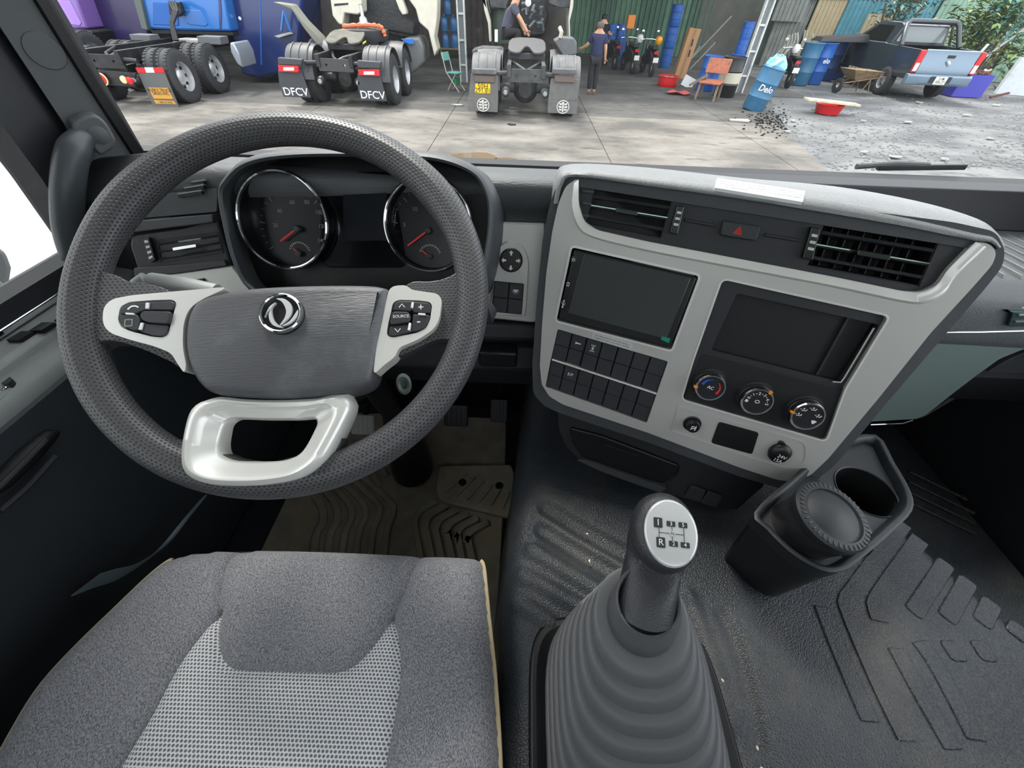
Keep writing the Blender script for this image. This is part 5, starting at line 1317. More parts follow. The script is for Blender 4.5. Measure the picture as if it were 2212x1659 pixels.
# lower dark console side right of the cup holder, passenger footwell ribs
pw = thing('passenger_mat', 'black ribbed rubber mat in the dark passenger footwell', 'floor mat', Base((1.0, .6, -.98)))
PB = Base((1.0, .6, -.98))
MB().prism([(-.45, -.5), (.28, -.5), (.28, .34), (-.45, .34)], -.02, 0).build('base', M_RUB, parent=pw)
for k in range(4):
    a, b = (PB.L(onz(x, y, -.97)) for x, y in ((1965, 1015 + 22 * k), (2110, 1085 + 22 * k)))
    MB().prism(ribbon([(a.x, a.y), (b.x, b.y)], .010), 0, .008).build('rib', M_RUB, parent=pw, bevel=.003)
# crumbs on the mats
for i, (x, y) in enumerate(((1268, 1154), (1273, 1212), (1530, 1553), (1677, 1268), (1560, 1470), (1577, 1627), (1635, 1616), (1645, 1660))):
    p = onz(x, y, TUZ + .004)
    s_ = .0022 if i not in (2,) else .004
    mb = MB().lathe([(s_ * .6, 0), (s_, s_ * .5), (s_ * .7, s_), (0, s_ * 1.1)], n=6, scale=(1.3, .8))
    o = mb.build('crumb', mat('crumb_pale', (215, 208, 180), .8), frame=Base(p, i * 1.3), smooth=False)
    tag(o, ('pale crumb between gear knob and foot plate, upper of two', 'pale crumb between gear knob and foot plate, lower of two', 'larger pale crumb right of the gear boot', 'pale crumb in front of the cup holder base', 'pale crumb right of the gear boot, above the larger one', 'pale crumb at the bottom edge right of the gear boot, left of three', 'pale crumb at the bottom edge right of the gear boot, middle of three', 'pale crumb at the bottom edge right of the gear boot, lowest of three')[i], 'crumb', 'crumbs on the tunnel mat')
# paper scrap / wipers outside the windscreen
wb = Base((.9, 1.02, -.30))
wp = thing('windscreen_wiper', 'dark wiper resting along the bottom right of the windscreen', 'wiper', wb)
a_, b_, c_, d_ = (wb.L(at(x, y, 1.02)) for x, y in ((1850, 360), (1935, 354), (2005, 357), (2085, 360)))
MB().tube([a_, b_, c_], .006, n=8).build('arm', M_DASH, parent=wp)
MB().bar(a_ + Vector((.05, 0, 0)), d_, .012, .012).build('blade', M_BLACK, parent=wp, bevel=.002)
# side mirror seen through the left window
mr_ = thing('side_mirror', 'rounded grey mirror housing outside the left window', 'mirror', Base((-1.05, .6, -.5)))
MBs = Base((-1.05, .6, -.5))
def mp(l, X=-1.06): return [MBs.L(onx(x, y, X)) for x, y in l]
hs = mp([(-90, 500), (-30, 520), (5, 540), (18, 575), (14, 600), (0, 622), (-90, 640)])
MB().loft([[p + Vector((-.05, 0, 0)) for p in hs], hs, [p + Vector((.02, -.01, 0)) for p in hs]]).build('housing', mat('mirror_grey', (150, 156, 158), .4), parent=mr_, bevel=.01)
hs = mp([(-90, 590), (0, 600), (30, 628), (95, 652), (60, 680), (-90, 740)], -1.0)
MB().loft([[p + Vector((-.05, 0, 0)) for p in hs], hs]).build('bracket', mat('mirror_grey', (150, 156, 158), .4), parent=mr_, bevel=.008)
# ================================================================== YARD
def concrete(name, c1, c2, stain):
    m = D.materials.new(name); m.use_nodes = True; t = m.node_tree; N = t.nodes; Lk = t.links; p = N['Principled BSDF']
    tc = N.new('ShaderNodeTexCoord')
    def noise(sc, det, rough=.6, st=(1, 1, 1)):
        mp = N.new('ShaderNodeMapping'); mp.inputs['Scale'].default_value = st; Lk.new(tc.outputs['Object'], mp.inputs[0])
        n = N.new('ShaderNodeTexNoise'); n.inputs['Scale'].default_value = sc; n.inputs['Detail'].default_value = det; n.inputs['Roughness'].default_value = rough
        Lk.new(mp.outputs[0], n.inputs['Vector']); return n.outputs[0]
    def mr(x, a, b, c=0, d=1):
        n = N.new('ShaderNodeMapRange'); n.inputs[1].default_value = a; n.inputs[2].default_value = b; n.inputs[3].default_value = c; n.inputs[4].default_value = d
        Lk.new(x, n.inputs[0]); return n.outputs[0]
    def mix(f, a, b):
        n = N.new('ShaderNodeMix'); n.data_type = 'RGBA'; Lk.new(f, n.inputs[0])
        for i, q in ((6, a), (7, b)):
            if isinstance(q, tuple): n.inputs[i].default_value = (*q, 1)
            else: Lk.new(q, n.inputs[i])
        return n.outputs[2]
    o = mix(mr(noise(.55, 8, .62, (1, 1.6, 1)), .38, .62), lin(c1), lin(c2))
    o = mix(mr(noise(1.3, 10, .7, (.8, 2.2, 1)), .56, .66, 0, .75), o, lin(stain))
    o = mix(mr(noise(14, 4, .7), .62, .72, 0, .5), o, tuple(min(1, q * 1.25) for q in lin(c2)))
    o = mix(mr(noise(6, 6, .7, (1, 2.5, 1)), .60, .68, 0, .55), o, tuple(q * .6 for q in lin(stain)))
    Lk.new(o, p.inputs['Base Color']); p.inputs['Roughness'].default_value = .85
    b = N.new('ShaderNodeBump'); b.inputs['Strength'].default_value = .5; b.inputs['Distance'].default_value = .02
    Lk.new(noise(30, 6), b.inputs['Height']); Lk.new(b.outputs[0], p.inputs['Normal'])
    return m
M_CONC = concrete('stained_concrete', (84, 81, 76), (128, 123, 115), (56, 53, 48))
M_GRAV = concrete('gravel', (82, 84, 86), (122, 123, 122), (50, 52, 55))
M_SHADECONC = concrete('shade_concrete', (68, 67, 65), (98, 96, 92), (42, 41, 39))  # darker copy of the concrete; its colour holds the workshop roof's shade
def P2(l, z=GZ): return [(onz(x, y, z).x, onz(x, y, z).y) for x, y in l]
setting(MB().box((6, 18, GZ - .06), (90, 70, .08)).build('ground_1', M_GRAV, frame=WF))
ea, eb = gnd(1790, 372), gnd(1640, 232)
dv = (eb - ea)
far = ea + dv * 1.15; near = ea - dv * 1.6
# concrete apron in slabs with joints
slabs = []
xr = lambda y: near.x + (far.x - near.x) * (y - near.y) / (far.y - near.y)
ys = [-4, 0, 4, 8, 12, 16, 20.5, 25, 29]; xs_ = [-34, -27, -20, -14, -9.5, -5.2, -1.8, 1.7, 5.2, 14]
slab_n = 0
gr = setting(MB().box((-13, 12, GZ - .08), (36, 40, .02)).build('ground_2', M_SHADECONC, frame=WF))
gr.hide_render = False
for j in range(len(ys) - 1):
    for i in range(len(xs_) - 1):
        a, b, c, d = xs_[i] + .008, xs_[i + 1] - .008, ys[j] + .008, ys[j + 1] - .008
        if i == len(xs_) - 2:
            if d > 14: b2 = b1 = 9.2 if c > 14 else None
            b1, b2 = (min(b, xr(c)), min(b, xr(d))) if d <= 14 else ((9.5, 9.5) if c >= 14 else (min(b, xr(c)), 8.2))
            if max(b1, b2) <= a + .05: continue
            p = [(a, c), (max(b1, a + .02), c), (max(b2, a + .02), d), (a, d)]
        else: p = rect(a, c, b, d)
        MB().prism(p, GZ - .05, GZ).build('slab', M_CONC if c < 12 else M_SHADECONC, parent=gr, smooth=False)
gr.data = gr.data
# ---- white wall added on the left for the blown-out side window view
setting(MB().box((-3.2, -1.0, GZ + 1.9), (.15, 8.6, 3.8)).build('wall_blown_out', mat('blown_out_white', (246, 246, 242), .8, var=.03, vs=2), frame=WF))
setting(MB().box((-.4, -6.5, .2), (7, .1, 4.8)).build('wall_behind', mat('green_sheet', (104, 124, 114), .6), frame=WF))

# ---- workshop: corrugated walls, dark back wall, roof, posts
def corr(x0, y0, x1, y1, z0, z1, m, parent=None, pitch=.16, depth=.035, name='sheet', base=None, frame=WF):
    L_ = math.hypot(x1 - x0, y1 - y0); n = max(2, int(L_ / pitch)); dx, dy = (x1 - x0) / L_, (y1 - y0) / L_
    fr_, bk = [], []
    for k in range(n * 4 + 1):
        s = L_ * k / (n * 4); o = depth * (0, 1, 1, 0)[k % 4]
        fr_.append((x0 + dx * s + dy * o, y0 + dy * s - dx * o))
    bk = [(p[0] - dy * .01, p[1] + dx * .01) for p in fr_]
    mb = MB().prism(fr_ + bk[::-1], z0, z1)
    return mb.build(name, m, parent=parent, frame=frame if parent is None else None, smooth=False)
GREEN = mat('green_cladding', (92, 128, 104), .5, var=.12, vs=2, dirt=(70, 84, 74, .4), ds=3)
GREEN2 = mat('green_cladding_dark', (74, 106, 88), .5, var=.12, vs=2)
DKW = mat('dark_cladding', (74, 70, 68), .7, var=.25, vs=3, dirt=(96, 84, 74, .5), ds=2)
BRW = mat('brown_cladding', (84, 74, 70), .7, var=.25, vs=3)
BEI = mat('beige_sheet', (178, 164, 132), .6, var=.15, vs=3, dirt=(120, 96, 70, .4), ds=3)
BLUS = mat('blue_sheet', (84, 142, 156), .6, var=.15, vs=3, dirt=(70, 96, 104, .4), ds=4)
GRY = mat('grey_sheet', (130, 134, 128), .6, var=.2, vs=3)
PGR = mat('pale_green_sheet', (136, 166, 146), .6, var=.2, vs=3)
RST = mat('rusty_sheet', (96, 60, 52), .8, var=.3, vs=4)
wg = corr(2.0, 27.2, 3.2, 27.2, GZ, 3, GREEN, name='wall_workshop', depth=.06, pitch=.22); setting(wg)
for k in range(5): corr(3.2 + k * 1.25, 27.2, 4.44 + k * 1.25, 27.2, GZ, 3, GREEN if k % 2 else GREEN2, parent=wg, depth=.06, pitch=.22)
wd = corr(-16, 27.4, -11, 27.4, GZ, 3, BRW, name='wall_workshop_left', pitch=.3); setting(wd)
for k in range(4): corr(-11 + k * 3.25, 27.4, -7.76 + k * 3.25, 27.4, GZ, 3, (DKW, BRW)[k % 2], parent=wd, pitch=.3)
setting(MB().box((-3.4, 27.9, .4), (32, .1, 5.2)).build('wall_workshop_back', mat('backing_dark', (52, 50, 48), .8), frame=WF))
wl = setting(MB().box((-19, 20, .4), (.1, 16, 5.2)).build('wall_workshop_side', DKW, frame=WF))
wr_ = setting(MB().box((10.6, 27.2, .4), (3.8, .1, 5.2)).build('wall_workshop_right', mat('grey_board', (104, 104, 98), .8, var=.15, vs=2), frame=WF))
setting(MB().box((-4.5, 23.0, 3.05), (29, 13, .08)).build('roof_workshop', mat('roof_sheet', (120, 124, 126), .5), frame=WF))
def post(xb, yb, xt, lab, w=.22, H=5.2, kind=0):
    p = gnd(xb, yb); f_ = Base(p)
    t = thing('steel_post', lab, 'post', f_)
    PM = mat('post_paint', (206, 210, 208), .5, var=.1, vs=6, dirt=(140, 120, 96, .4), ds=8)
    for s in (-1, 1):
        MB().box((s * w / 2, 0, H / 2), (.05, .14, H)).build('flange', PM, parent=t, bevel=.01)
    MB().box((0, .03, H / 2), (w, .03, H)).build('web', mat('post_web', (120, 126, 128), .6), parent=t)
    MB().box((0, 0, .03), (w + .2, .3, .06)).build('base_plate', mat('post_base', (90, 84, 76), .7), parent=t)
    for k in range(8): MB().box((0, -.02, .5 + .6 * k), (w, .03, .05)).build('rung', PM, parent=t)
    return t
post(1003, 182, 0, 'pale steel post to the right of the green folding chair', .2)
post(1592, 205, 0, 'pale steel post between the black drum and the leaning blue barrel', .22)
post(680, 95, 0, 'pale twin steel post left of the white tractor cab', .3)
# lean-to cladding on the right
wp_ = corr(11.3, 24.4, 12.6, 24.0, GZ, .9, GRY, name='wall_patchwork'); setting(wp_)
for i, (x0, x1, z0, z1, m_) in enumerate(((12.6, 13.7, GZ, .6, BEI), (13.7, 15.4, GZ, .6, BLUS), (11.0, 12.2, -.6, 1.2, GRY), (15.4, 17.0, -1.2, 1.4, BLUS), (12.3, 16.2, .15, 1.4, RST), (17.0, 18.6, GZ, 1.6, PGR), (18.6, 20.2, -1.0, 1.8, BLUS), (20.2, 21.5, GZ, 1.6, PGR), (14.6, 15.6, GZ, -.25, BEI), (21.5, 24, GZ, 2, GREEN2), (24, 30, GZ, 2, GRY))):
    corr(x0, 24.0 - .25 * (x0 - 12) - .05 * (i % 3), x1, 24.0 - .25 * (x1 - 12) - .05 * (i % 3), z0, z1, m_, parent=wp_)
corr(10.8, 24.9, 31, 19.8, GZ, 2.2, mat('backing_sheet', (96, 110, 102), .7, var=.2, vs=2), parent=wp_, pitch=.3)
lw = setting(MB().box((20.6, 17.8, GZ + .5), (5.6, .2, 1.05), rz=-.35).build('wall_low', mat('pale_render', (212, 218, 222), .7, var=.1, vs=2, dirt=(150, 150, 140, .5), ds=2), frame=WF))
# ================================================================== generic builders
TYRE = mat('tyre_rubber', (52, 53, 55), .75, bump=.5, bs=60, var=.15, vs=10)
RIMM = mat('wheel_steel', (188, 190, 192), .35, metal=.5, var=.1, vs=8)
CHAS = mat('chassis_black', (30, 31, 34), .45, var=.2, vs=6, dirt=(74, 72, 68, .5), ds=4)
CHASG = mat('chassis_dusty', (64, 66, 68), .65, var=.2, vs=6, dirt=(100, 98, 92, .5), ds=3)
def wheel(parent, c, r=.52, w=.28, face=1, rim=True, rimm=None):
    """axis along x; face = side on which the dished rim shows"""
    k = r / .52; h = w / 2
    pr_ = [(.29 * k, -h), (.40 * k, -h * 1.02), (.48 * k, -h * .98), (.515 * k, -h * .8), (.52 * k, -h * .4), (.52 * k, h * .4), (.515 * k, h * .8), (.48 * k, h * .98), (.40 * k, h * 1.02), (.29 * k, h)]
    mb = MB(); n = 40
    rings = [[(c[0] + x, c[1] + q * math.cos(2 * math.pi * i / n), c[2] + q * math.sin(2 * math.pi * i / n)) for i in range(n)] for q, x in pr_]
    mb.loft(rings, wrap=True)
    o = mb.build('wheel', TYRE, parent=parent)
    tb = MB()
    for i in range(n):
        a = 2 * math.pi * (i + .5) / n
        for s in (-1, 1):
            tb.box((c[0] + s * h * .62, c[1] + r * math.cos(a), c[2] + r * math.sin(a)), (h * .5, r * .09, .02), M=Matrix.Rotation(a - math.pi / 2, 3, 'X'))
    tb.build('tread', TYRE, parent=o, kind='stuff', smooth=False)
    if rim:
        f = face
        rp = [(.30 * k, f * h * .9), (.285 * k, f * h * .95), (.27 * k, f * h * .6), (.25 * k, f * h * .0), (.17 * k, -f * h * .1), (.15 * k, f * h * .2), (.10 * k, f * h * .5), (.0, f * h * .6)]
        rr_ = [[(c[0] + x, c[1] + q * math.cos(2 * math.pi * i / 28), c[2] + q * math.sin(2 * math.pi * i / 28)) for i in range(28)] for q, x in rp]
        MB().loft(rr_, caps=(False, False)).build('rim', rimm or RIMM, parent=o)
        hb = MB()
        for i in range(8):
            a = 2 * math.pi * i / 8; hb.box((c[0] + f * h * .06, c[1] + .205 * k * math.cos(a), c[2] + .205 * k * math.sin(a)), (.02, .06 * k, .06 * k))
        hb.build('hand_holes', M_VOID, parent=o)
    return o
def arch(mb, cx_, w, cy_, cz_, r, a0, a1, th=.02, n=14):
    O_, I_ = [], []
    rings = []
    for k in range(n + 1):
        a = R(a0 + (a1 - a0) * k / n); c, s = math.cos(a), math.sin(a)
        rings.append([(cx_ - w / 2, cy_ + (r - th) * c, cz_ + (r - th) * s), (cx_ - w / 2, cy_ + r * c, cz_ + r * s), (cx_ - w / 4, cy_ + (r + .02) * c, cz_ + (r + .02) * s), (cx_ + w / 4, cy_ + (r + .02) * c, cz_ + (r + .02) * s), (cx_ + w / 2, cy_ + r * c, cz_ + r * s), (cx_ + w / 2, cy_ + (r - th) * c, cz_ + (r - th) * s)])
    return mb.loft(rings)
def tractor(name, lab, f_, style):
    t = thing(name, lab, 'truck', f_)
    GM = {'df': mat('guard_grey', (62, 64, 67), .5, var=.06), 'c': mat('guard_dusty', (88, 89, 90), .6, var=.15, vs=5, dirt=(124, 122, 118, .6), ds=3), 'blue': CHAS}[style]
    cm2 = CHAS if style != 'c' else CHASG
    for s in (-1, 1):
        MB().box((s * .40, 2.9, .92), (.09, 6.0, .24)).build('chassis_rail', cm2, parent=t, bevel=.01)
        for y in (.62, 1.98):
            for k, x in enumerate((.80, 1.11)):
                wheel(t, (s * x, y, .52), face=s, rim=(k == 1))
            if style != 'blue':
                arch(MB(), s * .94, .66, y, .52, .64, 15 if y > 1 else 20, 165 if y > 1 else 178).build('mudguard', GM, parent=t, sharp=50)
                for q in (-.2, 0, .2):
                    if y < 1: MB().loft([[(s * .94 + q - .02, y + .66 * math.cos(R(a)), .52 + .66 * math.sin(R(a))), (s * .94 + q + .02, y + .66 * math.cos(R(a)), .52 + .66 * math.sin(R(a))), (s * .94 + q + .02, y + .675 * math.cos(R(a)), .52 + .675 * math.sin(R(a))), (s * .94 + q - .02, y + .675 * math.cos(R(a)), .52 + .675 * math.sin(R(a)))] for a in range(95, 166, 10)]).build('guard_rib', GM, parent=t)
        MB().tube([(s * .95, .62, .52), (0, .62, .52)], .10, n=14).build('axle', cm2, parent=t)
        MB().tube([(s * .40, -.02, .88), (s * .75, -.02, .86)], .045, n=10).build('guard_bracket', cm2, parent=t)
        MB().lathe([(.09, 0), (.10, .02), (.10, .12), (.07, .16), (0, .17)], c=(s * .47, .1, .52), axis=(0, -1, 0), n=20).build('brake_chamber', cm2, parent=t)
        MB().lathe([(.05, .0), (.04, .02), (0, .02)], c=(s * .47, -.07, .52), axis=(0, -1, 0), n=14).build('chamber_cap', mat('cap_grey', (150, 152, 146), .5), parent=t)
    MB().prism(rnd(rect(-.42, .72, .42, .96), .02), 0, .06, holes=[circle((x, .84), .028, 12) for x in (-.22, .22)]).moved(Matrix.Translation((0, 0, 0)) @ Matrix.Rotation(R(90), 4, 'X')).build('rear_crossmember', cm2 if style != 'df' else mat('beam_dark', (62, 63, 62), .5), parent=t, bevel=.01)
    MB().lathe([(.0, -.26), (.16, -.24), (.27, -.12), (.31, 0), (.27, .12), (.14, .2)], c=(0, .62, .52), axis=(0, 1, 0), n=26).build('differential', cm2, parent=t)
    MB().bar((-.4, .0, .90), (-.4, .9, .90), .08, .2).bar((.4, 0, .90), (.4, .9, .90), .08, .2).build('rail_end', cm2, parent=t)
    MB().tube([(-.36, .9, 1.0), (-.12, .25, .95), (0, .15, .9)], .035, n=8).build('tie_rod', cm2, parent=t)
    MB().tube([(.36, .9, 1.0), (.12, .25, .95), (0, .15, .9)], .035, n=8).build('tie_rod', cm2, parent=t)
    # fifth wheel: horseshoe plate
    if style == 'blue': return t
    hp_ = [(-.46, .15), (-.45, .55), (-.38, .72), (-.2, .80), (.2, .80), (.38, .72), (.45, .55), (.46, .15), (.40, -.02), (.26, -.10), (.16, -.06), (.05, .26), (0, .30), (-.05, .26), (-.16, -.06), (-.26, -.10), (-.40, -.02)]
    m_ = MB().prism(rnd(hp_, .05), 0, .05); rx = Matrix.Translation((0, .75, 1.17)) @ Matrix.Rotation(R(14), 4, 'X')
    m_.moved(rx).build('fifth_wheel', mat('greasy_plate', (74, 74, 66), .4, var=.3, vs=5, dirt=(120, 112, 70, .5), ds=4) if style != 'c' else mat('worn_plate', (76, 76, 76), .5, var=.15), parent=t, bevel=.015)
    MB().box((0, 1.15, 1.1), (.9, .5, .12)).build('plate_mount', cm2, parent=t, bevel=.01)
    return t
# ================================================================== centre tractor
BC = Base((.05, 11.42, GZ))
ct = tractor('tractor_unit', 'dusty grey tractor unit seen from behind, with a yellow plate on its left mudflap', BC, 'c')
def ypl(t, base, name, px, Y, th, m, bevel=.0, parent=None, r=.0, **k):
    """plate facing the viewer at depth Y, outline given in the picture, thickness th behind it"""
    pts = [at(x, y, Y) for x, y in px]
    q = [base.L(p) for p in pts]
    poly = [(p.x, p.z) for p in q]; yy = q[0].y
    if r: poly = rnd(poly, r)
    mb = MB().prism(poly, -th, 0)
    mb.v = [(p[0], yy - p[2], p[1]) for p in mb.v]
    return mb.build(name, m, parent=parent or t, bevel=bevel, **k)
FLAPM = mat('flap_rubber', (102, 102, 100), .7, var=.12, vs=8, dirt=(100, 96, 92, .6), ds=5)
M_YEL = mat('plate_yellow', (250, 200, 30), .4)
def btext(t, base, txt, px, py, Y, size, m, parent, **k):
    p = base.L(at(px, py, Y)); mb = text_mb(txt, size, (0, 0), **k)
    mb.v = [(p.x + v[0], p.y - v[2], p.z + v[1]) for v in mb.v]
    return mb.build('lettering', m, parent=parent)
Yc = 11.34
for s, l, lo_p in ((-1, [(1017, 160), (1076, 163), (1076, 215), (1012, 213)], [(1011, 212), (1076, 215), (1075, 243), (1011, 239)]), (1, [(1190, 170), (1250, 172), (1249, 218), (1184, 216)], [(1184, 216), (1248, 219), (1246, 247), (1183, 244)])):
    fl = ypl(ct, BC, 'mudflap', l, Yc, .03, FLAPM, bevel=.006)
    f2 = ypl(ct, BC, 'lower_flap', lo_p, Yc - .03, .03, FLAPM, bevel=.006)
    xs0 = (l[0][0] + l[1][0]) / 2
    ypl(ct, BC, 'lamp_guard', [(xs0 - 26, 148), (xs0 + 26, 150), (xs0 + 26, 162), (xs0 - 28, 160)], Yc - .1, .14, mat('guard_dusty', (88, 89, 90), .6), bevel=.02)
    ypl(ct, BC, 'tail_lamp', [(xs0 - 22, 162), (xs0 + 22, 164), (xs0 + 21, 179), (xs0 - 22, 177)], Yc - .05, .08, mat('dusty_lamp', (104, 90, 84), .5), bevel=.01)
    c_ = BC.L(at((lo_p[0][0] + lo_p[1][0]) / 2, (lo_p[0][1] + lo_p[3][1]) / 2 + 1, Yc - .035))
    ring = MB().prism([(c_.x + .15 * math.cos(a), c_.z + .135 * math.sin(a)) for a in [2 * math.pi * i / 28 for i in range(28)]], 0, .01, holes=[[(c_.x + .132 * math.cos(a), c_.z + .118 * math.sin(a)) for a in [2 * math.pi * i / 28 for i in range(28)]]])
    ring.prism(rect(c_.x - .016, c_.z - .10, c_.x + .016, c_.z + .10), 0, .01); ring.prism([(c_.x - .016, c_.z + .1), (c_.x - .04, c_.z + .07), (c_.x - .016, c_.z + .06)], 0, .01)
    for q in (-1, 1):
        for j, (a0, ln) in enumerate(((.055, .085), (.0, .095), (-.055, .085))):
            ring.prism([(c_.x + q * .03, c_.z + a0 - .018), (c_.x + q * ln, c_.z + a0 - .014), (c_.x + q * (ln + .015), c_.z + a0 + .018), (c_.x + q * .03, c_.z + a0 + .014)], 0, .01)
    ring.v = [(v[0], c_.y - v[2], v[1]) for v in ring.v]
    ring.build('flap_emblem', mat('emblem_white', (215, 213, 205), .6), parent=f2)
pl_ = ypl(ct, BC, 'number_plate', [(1027, 180), (1059, 181), (1059, 202), (1026, 201)], Yc - .02, .03, M_YEL, r=.02)
btext(ct, BC, '50H', 1043, 187, Yc - .022, .145, M_VOID, pl_); btext(ct, BC, '291.81', 1043, 196, Yc - .022, .135, M_VOID, pl_)
# opened cab and engine of the centre tractor
for px, Y in (([(1042, 0), (1049, 0), (1052, 18), (1059, 45), (1061, 90), (1057, 90), (1054, 50), (1046, 22), (1040, -30)], 14.2), ([(1237, -30), (1241, -30), (1238, 15), (1231, 45), (1232, 88), (1229, 88), (1228, 40)], 14.2)):
    ypl(ct, BC, 'cab_edge', px, Y, .9, mat('cream_paint', (196, 192, 178), .5), bevel=.01)
ypl(ct, BC, 'wheel_arch_liner', [(1052, -20), (1108, -20), (1094, 12), (1094, 20), (1060, 16)], 14.3, .6, CHASG, bevel=.02)
ypl(ct, BC, 'wheel_arch_liner', [(1185, -20), (1238, -20), (1234, 15), (1212, 18), (1186, 8)], 14.3, .6, CHASG, bevel=.02)
ypl(ct, BC, 'cab_floor', [(1060, 16), (1232, 16), (1230, 95), (1062, 92)], 15.6, .2, mat('cab_dark', (64, 62, 58), .7, var=.3, vs=4))
eb_ = Base((.6, 14.8, GZ))
eng = ypl(ct, BC, 'engine', [(1122, -10), (1178, -10), (1186, 30), (1176, 78), (1134, 82), (1122, 60)], 14.9, .8, mat('engine_dark', (46, 48, 50), .5, bump=.6, bs=14, var=.3, vs=9), bevel=.06)
for k in range(9):
    x0, y0 = 1126 + (k * 23) % 52, 8 + (k * 17) % 60
    a, b = BC.L(at(x0, y0, 14.5)), BC.L(at(x0 + 14 - (k % 3) * 12, y0 + 16 - (k % 2) * 26, 14.6))
    MB().tube([a, (a + b) / 2 + Vector((.05, 0, .08)), b], .035, n=8).build('engine_pipe', mat('pipe_grey', (96, 100, 102), .4), parent=eng)
MB().lathe([(.08, 0), (.07, .03), (0, .05)], c=BC.L(at(1141, 6, 14.2)), axis=(0, -1, 0), n=14).build('work_lamp', mat('lamp_bowl', (230, 232, 235), .2), parent=ct)
MB().tube([BC.L(at(1210, 82, 13)), BC.L(at(1213, 70, 13)), BC.L(at(1209, 60, 13.1))], .05, n=10).build('exhaust_tip', mat('tip_pale', (176, 172, 156), .5), parent=ct)
MB().tube([BC.L(at(1072, 90, 13)), BC.L(at(1072, 64, 13))], .04, n=10).build('white_tube', M_WHITE, parent=ct)
MB().lathe([(.3, 0), (.32, .3), (.3, .7), (0, .7)], c=BC.L(at(1083, 92, 14.8)), n=20).build('air_filter', mat('filter_green', (66, 78, 70), .5), parent=ct)
ypl(ct, BC, 'battery_box', [(1196, 88), (1212, 80), (1240, 82), (1246, 92), (1246, 118), (1216, 122)], 13.0, .5, mat('box_grey', (96, 98, 100), .5, var=.1), bevel=.03)
ypl(ct, BC, 'air_tank', [(1018, 108), (1040, 102), (1085, 104), (1090, 118), (1080, 122), (1020, 118)], 13.2, .6, CHASG, bevel=.05)
# ================================================================== grey tractor with white opened cab
BF = Base((-4.55, 11.95, GZ))
dt = tractor('tractor_unit', 'dark grey tractor unit with red tail lamps and an opened white cab, left of centre', BF, 'df')
Yd = 11.86
REDL = mat('lamp_red', (205, 26, 34), .25, coat=.5)
FLD = mat('flap_dark', (60, 63, 67), .6, var=.05)
for k, (l, lamp, tx) in enumerate((([(600, 152), (650, 152), (672, 211), (612, 209), (603, 180)], [(600, 140), (644, 142), (645, 157), (602, 155)], (639, 199)), ([(772, 158), (820, 158), (836, 219), (780, 217), (773, 190)], [(773, 150), (818, 150), (820, 165), (775, 163)], (805, 206)))):
    fl = ypl(dt, BF, 'mudflap', l, Yd, .03, FLD, bevel=.006)
    ypl(dt, BF, 'lamp_guard', [(l[0][0] - 1, 124 + 6 * k), (l[1][0] + 3, 128 + 6 * k), (l[1][0] + 1, 142 + 7 * k), (l[0][0], 140 + 7 * k)], Yd - .08, .12, mat('guard_grey', (62, 64, 67), .5), bevel=.02)
    la = ypl(dt, BF, 'tail_lamp', lamp, Yd - .07, .08, REDL, bevel=.01)
    cx_ = (lamp[0][0] + lamp[1][0]) / 2 + 2; cy_ = (lamp[0][1] + lamp[2][1]) / 2
    ypl(dt, BF, 'clear_lens', [(cx_ - 12, cy_ - 3), (cx_ + 11, cy_ - 3), (cx_ + 11, cy_ + 4), (cx_ - 12, cy_ + 4)], Yd - .075, .02, M_WHITE, parent=la, bevel=.004)
    btext(dt, BF, 'DFCV', tx[0], tx[1], Yd - .005, .225, M_WHITE, fl, bold=.008, sx=1.1)
WHT = mat('cab_white', (212, 208, 190), .5, var=.08, vs=6)
Yw = 14.6
cbn = ypl(dt, BF, 'opened_cab', [(711, -20), (780, -20), (782, 26), (772, 32), (744, 28), (741, 55), (731, 52), (718, 34)], Yw, .5, WHT, bevel=.03)
ypl(dt, BF, 'cab_slot', [(722, 8), (752, 6), (752, 10), (722, 13)], Yw - .01, .02, M_DARK, parent=cbn)
ypl(dt, BF, 'cab_right_side', [(855, -20), (945, -20), (944, 40), (938, 80), (945, 108), (938, 122), (925, 66), (905, 48), (898, 20), (880, -5)], Yw + .1, .6, WHT, bevel=.03)
ypl(dt, BF, 'cab_bracket', [(853, -5), (866, -5), (877, 24), (877, 31), (869, 32), (862, 20)], Yw, .3, WHT, bevel=.02)
ypl(dt, BF, 'cab_fender', [(588, 4), (628, 10), (655, 45), (690, 80), (706, 110), (694, 108), (672, 82), (655, 60), (630, 22)], 13.6, .4, mat('fender_grey', (124, 124, 112), .6), bevel=.03)
ypl(dt, BF, 'engine', [(785, -10), (865, -10), (868, 30), (895, 50), (895, 78), (800, 60), (782, 30)], Yw + .7, .9, mat('engine_dark', (46, 48, 50), .5), bevel=.05)
ypl(dt, BF, 'dark_bay', [(690, -20), (720, -20), (735, 52), (790, 60), (880, 82), (930, 90), (925, 110), (700, 110)], Yw + 1.4, .1, mat('cab_dark', (64, 62, 58), .7))
MB().lathe([(.12, 0), (.1, .1), (.05, .14), (.04, .35), (.07, .36), (0, .38)], c=BF.L(at(786, 50, 14)), n=18).build('filler_neck', mat('alloy', (196, 200, 202), .25, metal=.7), parent=dt)
cs = cr([tuple(BF.L(at(x, y, 13.6))) for x, y in ((740, 57), (765, 55), (790, 54), (815, 56), (825, 60), (832, 78))], 4, False)
MB().tube(cs, [.03 + .03 * math.sin(k * 1.3) ** 2 for k in range(len(cs))], n=7).build('orange_strap', mat('strap_orange', (226, 110, 70), .6), parent=dt)
MB().lathe([(.55, -.1), (.6, 0), (.6, .12), (.3, .16), (0, .16)], c=BF.L(at(790, 76, 13.9)), n=30).build('spare_wheel', TYRE, parent=dt)
